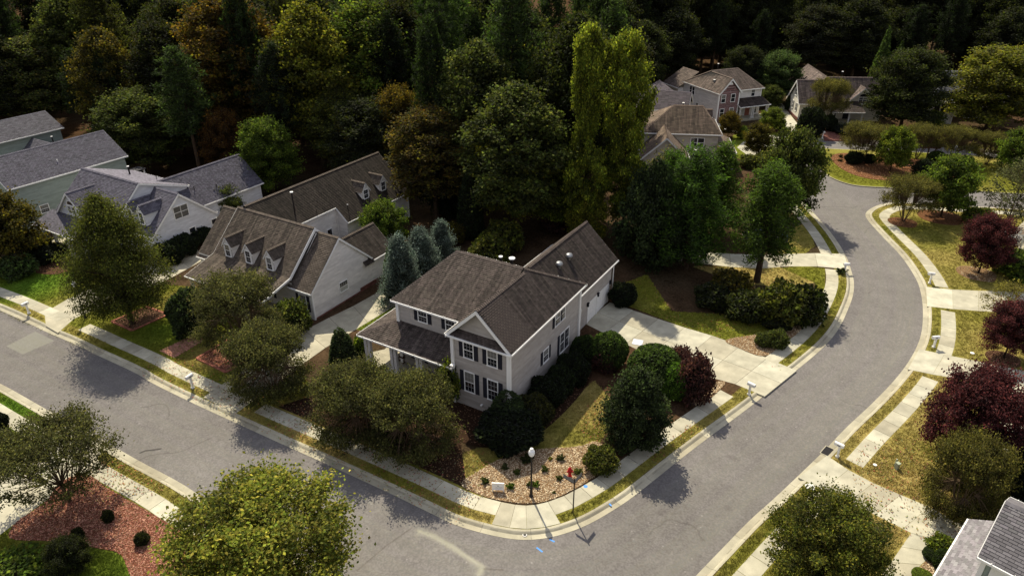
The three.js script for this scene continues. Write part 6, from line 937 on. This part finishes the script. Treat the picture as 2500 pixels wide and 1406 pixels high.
for (const [q, lab] of [[sq1, 'dark chips in the brick edged square round the big left tree'], [sq2, 'reddish chips in the brick edged square by the brick path']]) {
  bed(q, q === sq1 ? bedM.brown : bedM.red, lab, { chips: 2600, cols: q === sq1 ? BRNC : REDC, closed: false });
  const e = structure('brick_edging'), b = new B();
  for (let k = 0; k < 4; k++) { const A = q[k], C = q[(k + 1) % 4], L = Math.hypot(C[0] - A[0], C[1] - A[1]), n = Math.round(L / 0.11), a = Math.atan2(-(C[1] - A[1]), C[0] - A[0]); for (let i = 0; i < n; i++) { const t = (i + 0.5) / n, w = tone(i + k * 91, 0.25); b.box(lerp(A[0], C[0], t), 0.04 + 0.01 * tone(i * 3 + k), lerp(A[1], C[1], t), 0.095, 0.09, 0.2, a + (w - 1) * 0.15, [w, w * 0.95, w * 0.9]); } }
  b.put('brick', M.redBrick, e, true);
}
{ // brick path to the dormer house
  const o = structure('brick_path'), b = new B(), [A, Bq, C, D] = [[-28.29, -47.06], [-26.82, -49.43], [-25.13, -50.19], [-26.69, -46.05]], E = [[-25.75, -50.45], [-24.71, -49.79]]; let k = 0;
  const pt = (u, v) => [lerp(lerp(A[0], E[0][0], u), lerp(D[0], E[1][0], u), v), lerp(lerp(A[1], E[0][1], u), lerp(D[1], E[1][1], u), v)];
  const L = Math.hypot(E[0][0] - A[0], E[0][1] - A[1]), W = Math.hypot(D[0] - A[0], D[1] - A[1]), an = Math.atan2(-(E[0][1] - A[1]), E[0][0] - A[0]);
  for (let u = 0.05; u < L; u += 0.105) for (let v = 0.1 + ((k++ % 2) * 0.1); v < W; v += 0.21) { const p = pt(u / L, v / W), w = tone(k * 57 + Math.round(v * 10), 0.3); b.box(p[0], 0.005 + 0.006 * w, p[1], 0.095, 0.05, 0.195, an, [w, w, w]); }
  b.put('brick', std(0.40, 0.19, 0.14, { roughness: 0.95 }), o, true);
  sheet('sand_joint', [A, E[0], E[1], D], 0.016, bedM.tan, o);
}
bed([[17.32, -48.03], [21.23, -49.43], [22.46, -51.06], [24.56, -52.06], [25.49, -51.7], [23.73, -49.27], [21.99, -47.67], [19.64, -45.81], [18.02, -47.11]], bedM.tan, 'pale chips in bed above the double driveway', { chips: 3500, cols: TANC });
bed([[12.76, -39.92], [14.47, -42.09], [15.85, -42.49], [14.73, -41], [13.15, -39.59]], bedM.tan, 'pale chips at the lower edge of double driveway', { chips: 1400, cols: TANC });
for (const [x, z, r, m, l] of [[44.66, -59.69, 1.7, bedM.tan, 'chips round the upper red tree'], [48.72, -73.64, 2.3, bedM.straw, 'chips round the green tree on right lawn'], [43.72, -72.18, 1.5, bedM.straw, 'chips round the vase shaped tree'], [38.28, -45.28, 1.2, bedM.brown, 'chips round the middle red tree'], [41.25, -109.24, 1.2, bedM.dark, 'chips round the small lawn tree far back']]) bed([...Array(10).keys()].map((i) => [x + Math.cos(i * 0.628) * r * (0.9 + 0.2 * h2(i, 3)), z + Math.sin(i * 0.628) * r * (0.9 + 0.2 * h2(i, 9))]), m, l, { chips: 500, cols: m === bedM.tan ? TANC : BRNC });
bed([[45.22, -95.83], [47.57, -97.3], [52.1, -95.7], [58.58, -93.76], [61.64, -92.63], [58.19, -87.01], [52.84, -84.93], [48.99, -85.6], [45.88, -86.9], [44.56, -89.85]], bedM.straw, 'pine straw of the island bed', { chips: 2500, cols: [[0.4, 0.2, 0.1], [0.28, 0.14, 0.07], [0.5, 0.28, 0.15]], size: 0.12 });
bed([[21.17, -25.21], [22.23, -26.15], [24.52, -27.58], [25.78, -28.1], [24.21, -26.63], [22.14, -24.84], [20.95, -24.6]], bedM.tan, 'pale chips beside the lower right porch', { chips: 1400, cols: TANC });
bed([[-49.44, -64.13], [-47.74, -66.24], [-43.78, -64.44], [-43.82, -60.79], [-47.35, -61.36]], bedM.brown, 'brown chips in bed before the slate house porch', { chips: 1500, cols: BRNC });
bed([[-4.37, -39.38], [-0.04, -41.23], [4.76, -45.39], [6.05, -44], [2.16, -37.11], [-0.33, -35.41], [-3.31, -35.92]], bedM.dark, 'dark mulch under the corner house shrubs', { chips: 1500, cols: BRNC });
{ const a = nearest(mainEdge, [-18.18, -37.5]), c = nearest(mainEdge, [-3.97, -29.22]), near = offset(mainEdge, 2.62).slice(a, c), far = offset(mainEdge, 6.2).slice(a + 4, c - 6); bed([...near, ...far.reverse()], bedM.dark, 'dark leaf mulch under the broad olive trees', { chips: 2500, cols: [[0.1, 0.06, 0.035], [0.16, 0.1, 0.06], [0.06, 0.04, 0.025]], closed: false }); }

// ---------- grass blades on the lawns ----------
{
  const g = new B(), r = rng(3); for (let i = 0; i < 6; i++) { const a = i * 1.05 + r(), x = (r() - 0.5) * 0.14, z = (r() - 0.5) * 0.14, w = 0.012, l = (r() - 0.5) * 0.09; g.tri(V(x - Math.cos(a) * w, 0, z - Math.sin(a) * w), V(x + Math.cos(a) * w, 0, z + Math.sin(a) * w), V(x + l, 0.05 + r() * 0.035, z + (r() - 0.5) * 0.09)); }
  mg.fillStyle = '#fff'; for (const q of [...hard, ...beds]) { mg.beginPath(); q.forEach((p, i) => (i ? mg.lineTo(lcx(p[0]), lcy(p[1])) : mg.moveTo(lcx(p[0]), lcy(p[1])))); mg.closePath(); mg.fill(); mg.lineWidth = 1.2; mg.strokeStyle = '#fff'; mg.stroke(); }
  for (const [l, s] of [[mainEdge, 1], [rightEdge, 1], [leftEdge, -1], [islandEdge, -1]]) { mg.lineWidth = 0.85 * LR; mg.beginPath(); offset(l, 0.3 * s).forEach((p, i) => (i ? mg.lineTo(lcx(p[0]), lcy(p[1])) : mg.moveTo(lcx(p[0]), lcy(p[1])))); mg.stroke(); }
  const MD = mg.getImageData(0, 0, 2048, 1638).data;
  const N = 150000, im = new THREE.InstancedMesh(g.geo(), new THREE.MeshLambertMaterial({ side: THREE.DoubleSide }), N), o = new THREE.Object3D(), c = new THREE.Color(); let n = 0, tries = 0;
  const toLin = (v) => { v /= 255; return v <= 0.04045 ? v / 12.92 : Math.pow((v + 0.055) / 1.055, 2.4); };
  while (n < N && tries < 4e6) {
    tries++; const d = 22 + Math.pow(r(), 1.6) * 75, x = (r() * 2 - 1) * Math.hypot(d, 31) * 0.76, z = -d; const X = Math.floor(lcx(x)), Y = Math.floor(lcy(z)); if (X < 0 || Y < 0 || X > 2047 || Y > 1637 || !lawnMask[Y * 2048 + X] || MD[(Y * 2048 + X) * 4] > 60) continue;
    const i = (Y * 2048 + X) * 4; o.position.set(x, 0, z); o.rotation.y = r() * 6.3; o.scale.setScalar(0.7 + r() * 0.8); o.updateMatrix(); im.setMatrixAt(n, o.matrix); const k = 0.95 + r() * 0.8; im.setColorAt(n, c.setRGB(toLin(LD[i]) * k, toLin(LD[i + 1]) * k, toLin(LD[i + 2]) * k)); n++;
  }
  im.count = n; im.name = 'grass'; im.userData = { kind: 'stuff', label: 'short mown grass on the lawns and verges', category: 'grass' }; scene.add(im);
}
// fallen leaves on kerb lawns
{
  const N = 5000, g = new B(); g.quad(V(-0.05, 0, 0), V(0, 0, -0.03), V(0.05, 0.012, 0), V(0, 0, 0.03)); const im = new THREE.InstancedMesh(g.geo(), new THREE.MeshLambertMaterial({ side: THREE.DoubleSide }), N), o = new THREE.Object3D(), r = rng(8), c = new THREE.Color();
  const at = [[-23.77, -33.4, 3], [-10.24, -34.03, 6], [-6.44, -32.9, 5], [-18.11, -39.04, 5], [21.07, -52.8, 9], [17.14, -57.37, 8], [8.59, -37.48, 4], [25.83, -31.25, 5], [-23.67, -44.57, 5]];
  for (let i = 0, tr = 0; i < N && tr < 90000; tr++) { const q = at[tr % at.length], a = r() * 6.3, d = Math.sqrt(r()) * q[2], X = Math.floor(lcx(q[0] + Math.cos(a) * d)), Y = Math.floor(lcy(q[1] + Math.sin(a) * d)); if (!lawnMask[Y * 2048 + X] && r() > 0.02) continue; if (!lawnMask[Y * 2048 + X]) continue; o.position.set(q[0] + Math.cos(a) * d, 0.05, q[1] + Math.sin(a) * d); o.rotation.set((r() - 0.5) * 0.6, r() * 6.3, (r() - 0.5) * 0.6); o.scale.setScalar(0.7 + r() * 0.7); o.updateMatrix(); im.setMatrixAt(i, o.matrix); im.setColorAt(i, c.setRGB(0.28 * (0.4 + r()), 0.17 * (0.4 + r()), 0.07)); i++; im.count = i; }
  im.name = 'fallen_leaves'; im.userData = { kind: 'stuff', label: 'brown fallen leaves scattered under the trees', category: 'leaves' }; scene.add(im);
}

// ---------- street furniture ----------
const streetLamp = (label, x, z, h) => {
  const g = thing('street_lamp', label, 'street lamp', null, x, 0, z), b = new B(), s = h / 3.8; b.lathe(0, 0, 0, [[0.13, 0], [0.13, 0.12], [0.09, 0.2], [0.075, 0.7], [0.055, 0.74], [0.05, h - 0.72], [0.08, h - 0.68], [0.1, h - 0.6], [0.02, h - 0.59]], 12); b.put('post', M.darkMetal, g);
  const k = new B(); k.lathe(0, h - 0.6, 0, [[0.08, 0], [0.16, 0.1], [0.19, 0.24], [0.17, 0.38], [0.1, 0.5], [0.085, 0.52]], 16); k.put('globe', std(0.82, 0.82, 0.8, { roughness: 0.35 }), g);
  const c = new B(); c.lathe(0, h - 0.08, 0, [[0.1, 0], [0.1, 0.04], [0.06, 0.07], [0.01, 0.09]], 12); c.put('globe_cap', M.white, g);
  const p = new B(); p.box(-0.09, 0.75, 0, 0.06, 0.12, 0.06); p.put('meter_box', M.darkMetal, g); return g;
};
streetLamp('lamp post with white acorn globe in the corner wood chip bed', 1.08, -31.01, 3.78); streetLamp('lamp post with white globe half hidden by the big left tree', -37.04, -52.33, 3.6);
{
  const g = thing('street_sign', 'dark street name post with two blades on corner verge', 'street sign', null, 3.48, -29.69, 0); g.position.set([3.48, -29.69][0], 0, [3.48, -29.69][1]);
  const b = new B(); b.tube(V(0, 0, 0), V(0, 2.7, 0), 0.04, 0.035, 8, undefined, true); b.put('post', M.darkMetal, g); const bl = std(0.16, 0.16, 0.16, { roughness: 0.5 }), rim = M.darkMetal;
  for (const [a, y, s] of [[2.42, 2.42, 1], [0.95, 2.42, 1]]) { const q = new B(); q.box(Math.cos(a) * 0.42, y, -Math.sin(a) * 0.42, 0.74, 0.2, 0.02, a); const m = q.put('name_blade', bl, g); const f = new B(); for (const h of [-0.115, 0.115]) f.box(Math.cos(a) * 0.42, y + h, -Math.sin(a) * 0.42, 0.8, 0.03, 0.04, a); f.put('blade_frame', rim, m); }
}
{
  const g = thing('fire_hydrant', 'red fire hydrant in wood chip bed behind the sign post', 'hydrant', null, ...[[3.51, -32.67]].flatMap((p) => [p[0], 0, p[1]])), R = std(0.36, 0.012, 0.014, { roughness: 0.45 }), b = new B();
  b.lathe(0, 0, 0, [[0.15, 0], [0.15, 0.05], [0.1, 0.06], [0.1, 0.5], [0.135, 0.51], [0.135, 0.56], [0.12, 0.57], [0.11, 0.66], [0.06, 0.73], [0.035, 0.74], [0.035, 0.8], [0.005, 0.8]], 14); b.put('barrel', R, g);
  for (const [dx, dz, rr] of [[1, 0, 0.055], [-1, 0, 0.055], [0, 1, 0.075]]) { const c = new B(); c.tube(V(0, 0.42, 0), V(dx * 0.19, 0.42, dz * 0.19), rr, rr, 10, undefined, true); c.tube(V(dx * 0.19, 0.42, dz * 0.19), V(dx * 0.22, 0.42, dz * 0.22), rr * 0.5, rr * 0.4, 6, undefined, true); c.put('outlet_cap', R, g); }
}
{
  const g = thing('yard_sign', 'small white sign board standing in wood chip bed', 'sign', null, ...[[-0.91, -31.46]].flatMap((p) => [p[0], 0, p[1]]), -0.08);
  const b = new B(); b.box(0, 0.42, 0, 0.62, 0.46, 0.03); b.put('board', M.white, g); for (const x of [-0.34, 0.34]) { const q = new B(); q.box(x, 0.33, 0, 0.06, 0.66, 0.06); q.put('leg', M.white, g); } const t = new B(); t.box(0, 0.67, 0, 0.76, 0.05, 0.08); t.put('top_rail', M.white, g); const u = new B(); u.box(0, 0.17, 0, 0.7, 0.05, 0.07); u.put('bottom_rail', M.white, g);
  const m = new B(); m.box(0, 0.47, 0.019, 0.07, 0.05, 0.006); m.put('emblem', M.darkMetal, g); const f = new B(); f.box(0.05, 0.34, 0.018, 0.4, 0.02, 0.005); f.put('print_line', std(0.3, 0.33, 0.3), g);
}
function mailbox(label, x, z, face, h = 1.2, plant = 0) {
  const g = thing('mailbox', label, 'mailbox', null, x, 0, z, face), s = h / 1.2, b = new B(); b.box(0, 0.5 * s, 0, 0.13, 1.0 * s, 0.13); b.box(0, 0.06, 0, 0.2, 0.12, 0.2); b.put('post', M.white, g);
  const a = new B(); a.box(0, 0.93 * s, 0.1, 0.1, 0.06, 0.46); a.put('arm', M.white, g);
  const q = new B(), y0 = 0.97 * s, L = 0.29, W = 0.12, pr = [[-W, 0], [-W, 0.12], ...[...Array(7).keys()].map((i) => [-Math.cos(i / 6 * Math.PI) * W, 0.12 + Math.sin(i / 6 * Math.PI) * 0.12]), [W, 0]];
  for (let i = 0; i < pr.length; i++) { const A = pr[i], C = pr[(i + 1) % pr.length]; q.quad(V(A[0], y0 + A[1], L + 0.06), V(C[0], y0 + C[1], L + 0.06), V(C[0], y0 + C[1], -L + 0.06), V(A[0], y0 + A[1], -L + 0.06)); for (const zz of [L, -L]) q.tri(V(0, y0 + 0.1, zz + 0.06), V(A[0], y0 + A[1], zz + 0.06), V(C[0], y0 + C[1], zz + 0.06)); }
  q.put('box', M.white, g); const d = new B(); d.box(0, y0 + 0.11, L + 0.068, 0.2, 0.2, 0.012); d.box(0, y0 + 0.23, L + 0.08, 0.04, 0.03, 0.03); d.put('door', M.trim, g); const n = new B(); n.box(W + 0.005, y0 + 0.09, 0.05, 0.008, 0.06, 0.2); n.put('number_plate', M.darkMetal, g);
  return g;
}
const faceTo = (dx, dz) => Math.atan2(dx, dz);
mailbox('white mailbox on verge at far left near the driveway', -42.36, -53.09, faceTo(-0.45, 0.89), 1.15); mailbox('white mailbox with round base beside driveway left of corner house', -23.61, -42.05, faceTo(-0.45, 0.89), 1.25); mailbox('white mailbox at kerb end of the double driveway', 17.1, -40.88, faceTo(0.68, 0.73), 1.05); mailbox('white mailbox at the bend with grass clump round its post', 32.11, -60.19, faceTo(1, -0.1), 0.9); mailbox('white mailbox on right verge before upper right driveway', 39.05, -57.75, faceTo(-1, -0.2), 1.15); mailbox('white mailbox on right verge before second right driveway', 33.69, -46.95, faceTo(-1, 0.1), 1.05); mailbox('white mailbox beside the storm drain on right kerb', 20.79, -34.3, faceTo(-0.7, -0.7), 1.1); mailbox('far white mailbox on street before cream house', 47.4, -104.62, faceTo(0.1, 1), 1.2); mailbox('far white mailbox half hidden by tree near curved drive', 43.53, -106.01, faceTo(0.1, 1), 1.1);
{
  const g = thing('storm_drain', 'dark iron storm drain grate in gutter by mailbox', 'drain', null, ...[[20.45, -34.96]].flatMap((p) => [p[0], -0.098, p[1]]), 0.8), b = new B(); b.box(0, 0, 0, 1.0, 0.03, 0.62); b.put('frame', M.concrete2, g); for (let i = 0; i < 9; i++) { const q = new B(); q.box(-0.4 + i * 0.1, 0.02, 0, 0.05, 0.03, 0.5); q.put('bar', M.darkMetal, g); } const w = new B(); w.box(0, 0.016, 0, 0.88, 0.012, 0.52); w.put('well', M.black, g);
}
{
  const g = thing('utility_pedestal', 'pale green utility pedestal on the dry lower right lawn', 'utility box', null, ...[[24.06, -33.19]].flatMap((p) => [p[0], 0, p[1]]), 0.4), m = std(0.34, 0.37, 0.27), b = new B(); b.box(0, 0.22, 0, 0.2, 0.44, 0.2); b.put('cabinet', m, g); const c = new B(); c.box(0, 0.47, 0, 0.24, 0.06, 0.24); c.put('cap', m, g); const k = new B(); k.tube(V(0.15, 0, -0.25), V(0.15, 0.55, -0.25), 0.05, 0.05, 8, undefined, true); k.put('marker_tube', m, g);
}
for (const [l, x, z, r] of [['small pale valve lid on dry lower right lawn', 22.86, -33.53, 0.12], ['white cover plate on the middle right lawn', 36.27, -46.04, 0.16], ['white cover plate on upper right lawn', 45.79, -63.36, 0.16], ['grey cover at kerb of lower right lawn', 18.04, -31.65, 0.3]]) { const g = thing('valve_cover', l, 'valve cover', null, x, 0.02, z), b = new B(); b.lathe(0, 0, 0, [[r, 0], [r, 0.04], [r * 0.85, 0.05], [0.01, 0.05]], 10); b.put('lid', r > 0.2 ? M.trim : M.white, g); }
{ const g = thing('white_sheet', 'pale flat square lying on the double driveway', 'sheet', null, ...[[10.18, -47.92]].flatMap((p) => [p[0], 0.02, p[1]]), -0.35), b = new B(); b.box(0, 0.008, 0, 0.8, 0.014, 0.8); b.put('panel', std(0.6, 0.62, 0.7), g); }
{ // cleanout in the corner apron
  const g = thing('cleanout_cap', 'round dark cleanout cap in corner kerb', 'cap', null, ...[[0.64, -28.19]].flatMap((p) => [p[0], -0.1, p[1]])), b = new B(); b.lathe(0, 0, 0, [[0.13, 0], [0.13, 0.02], [0.09, 0.025]], 14); b.put('ring', M.trim, g); const k = new B(); k.lathe(0, 0.012, 0, [[0.09, 0], [0.005, 0.002]], 12); k.put('lid', M.black, g);
}
{ // survey marks sprayed in blue
  const o = structure('paint_mark'), m = std(0.10, 0.27, 0.62, { roughness: 0.9 });
  const dash = (a, c, w, y) => { const b = new B(), d = V(c[0] - a[0], 0, c[1] - a[1]), n = V(-d.z, 0, d.x).normalize().multiplyScalar(w / 2); b.quad(V(a[0], y, a[1]).sub(n), V(c[0], y, c[1]).sub(n), V(c[0], y, c[1]).add(n), V(a[0], y, a[1]).add(n)); b.put('marking', m, o); };
  dash([1.28, -27.32], [1.6, -27.01], 0.1, -0.115); dash([2.03, -27.89], [2.3, -27.71], 0.1, -0.114); dash([5.66, -30.54], [5.8, -30.28], 0.1, -0.03);
  const b = new B(), c = [4.42, -31.83]; b.lathe(c[0], 0.018, c[1], [[0.13, 0], [0.01, 0.001]], 14); b.put('marking', m, o);
}
{ // pergola on the island
  const p = [56.33, -93.8], g = thing('pergola', 'dark timber pergola with open slats on the island', 'pergola', null, p[0], 0, p[1], -0.12), b = (x, y, z, w, h, d, n) => { const q = new B(); q.box(x, y, z, w, h, d); return q.put(n, M.wood, g); };
  for (const x of [-1.6, 1.6]) for (const z of [-1, 1]) b(x, 1.05, z, 0.14, 2.1, 0.14, 'post'); for (const z of [-1, 1]) b(0, 2.15, z, 4.2, 0.16, 0.08, 'beam'); for (let i = 0; i < 12; i++) b(-1.95 + i * 0.355, 2.29, 0, 0.06, 0.12, 3, 'slat');
  const q = [53.2, -90.37], s = thing('garden_bench', 'timber bench in front of the island pergola', 'bench', null, q[0], 0, q[1], -0.2); const c = (x, y, z, w, h, d, n) => { const k = new B(); k.box(x, y, z, w, h, d); k.put(n, M.bark, s); }; c(0, 0.42, 0, 1.5, 0.06, 0.45, 'seat'); c(0, 0.75, -0.22, 1.5, 0.35, 0.05, 'backrest'); for (const x of [-0.65, 0.65]) for (const z of [-0.17, 0.17]) c(x, 0.2, z, 0.08, 0.4, 0.08, 'leg');
}
{ // car under the pines
  const p = [26.56, -67.07], g = thing('parked_car', 'dark blue car parked in shade under the pines', 'car', null, p[0], 0, p[1], 0.1), s = new THREE.Shape();
  [[-2.1, 0.3], [-2.1, 0.72], [-1.95, 0.88], [-1.0, 0.95], [-0.45, 1.38], [0.85, 1.42], [1.55, 1.0], [2.05, 0.92], [2.12, 0.6], [2.12, 0.3]].forEach((q, i) => (i ? s.lineTo(...q) : s.moveTo(...q)));
  const e = new THREE.ExtrudeGeometry(s, { depth: 1.56, bevelEnabled: true, bevelSize: 0.07, bevelThickness: 0.09, bevelSegments: 3 }); e.translate(0, 0, -0.78); e.deleteAttribute('color'); part('body', e, new THREE.MeshPhysicalMaterial({ color: lin(0.03, 0.05, 0.11), roughness: 0.3, metalness: 0.3, clearcoat: 1, clearcoatRoughness: 0.05 }), g);
  const glassQ = (a, n) => { const b = new B(); b.quad(...a); b.put(n, M.glass, g); }; glassQ([V(-0.98, 0.99, 0.7), V(-0.98, 0.99, -0.7), V(-0.52, 1.4, -0.62), V(-0.52, 1.4, 0.62)], 'windscreen'); glassQ([V(1.53, 1.06, -0.7), V(1.53, 1.06, 0.7), V(0.95, 1.44, 0.62), V(0.95, 1.44, -0.62)], 'rear_window');
  for (const z of [-1, 1]) { const b = new B(); b.quad(V(-0.75, 0.98, z * 0.885), V(1.25, 1.02, z * 0.885), V(0.8, 1.34, z * 0.885), V(-0.4, 1.32, z * 0.885)); b.put('side_window', M.glass, g); }
  for (const x of [-1.35, 1.35]) for (const z of [-0.82, 0.82]) { const b = new B(); b.tube(V(x, 0.32, z - 0.1), V(x, 0.32, z + 0.1), 0.32, 0.32, 16, undefined, true); const w = b.put('wheel', M.black, g); const r = new B(); r.tube(V(x, 0.32, z * 1.13), V(x, 0.32, z * 1.15), 0.2, 0.18, 10, undefined, true); r.put('rim', M.metal, w); }
  for (const z of [-0.6, 0.6]) { const b = new B(); b.box(-2.17, 0.68, z, 0.06, 0.14, 0.34); b.put('headlight', M.white, g); }
}
// porch chairs and the stone by the left bed
{
  const H = [-55.38, -71.65]; const spots = [['white rocking chair on the slate house porch', [-48.33, -68.82], 0.4], ['dark wooden chair on the corner house porch', [-8.44, -44.97], 0.4]];
  spots.forEach(([l, p, y], i) => { const g = thing('porch_chair', l, 'chair', null, p[0], y - 0.05, p[1], -0.5), m = i ? M.wood : M.white, c = (x, y, z, w, h, d, n) => { const k = new B(); k.box(x, y, z, w, h, d); k.put(n, m, g); }; c(0, 0.42, 0, 0.55, 0.05, 0.5, 'seat'); for (let k = 0; k < 5; k++) c(-0.22 + k * 0.11, 0.78, -0.23, 0.06, 0.65, 0.03, 'slat'); for (const x of [-0.25, 0.25]) { for (const z of [-0.2, 0.2]) c(x, 0.22, z, 0.05, 0.42, 0.05, 'leg'); c(x, 0.62, 0, 0.06, 0.04, 0.5, 'armrest'); c(x, 0.03, 0, 0.05, 0.05, 0.8, 'rocker'); } });
}

// ---------- draw ----------
const renderer = new THREE.WebGLRenderer({ antialias: true });
renderer.setSize(1024, 575);
renderer.toneMapping = THREE.LinearToneMapping;
renderer.toneMappingExposure = EXPOSURE;
renderer.shadowMap.enabled = true;
renderer.render(scene, camera);
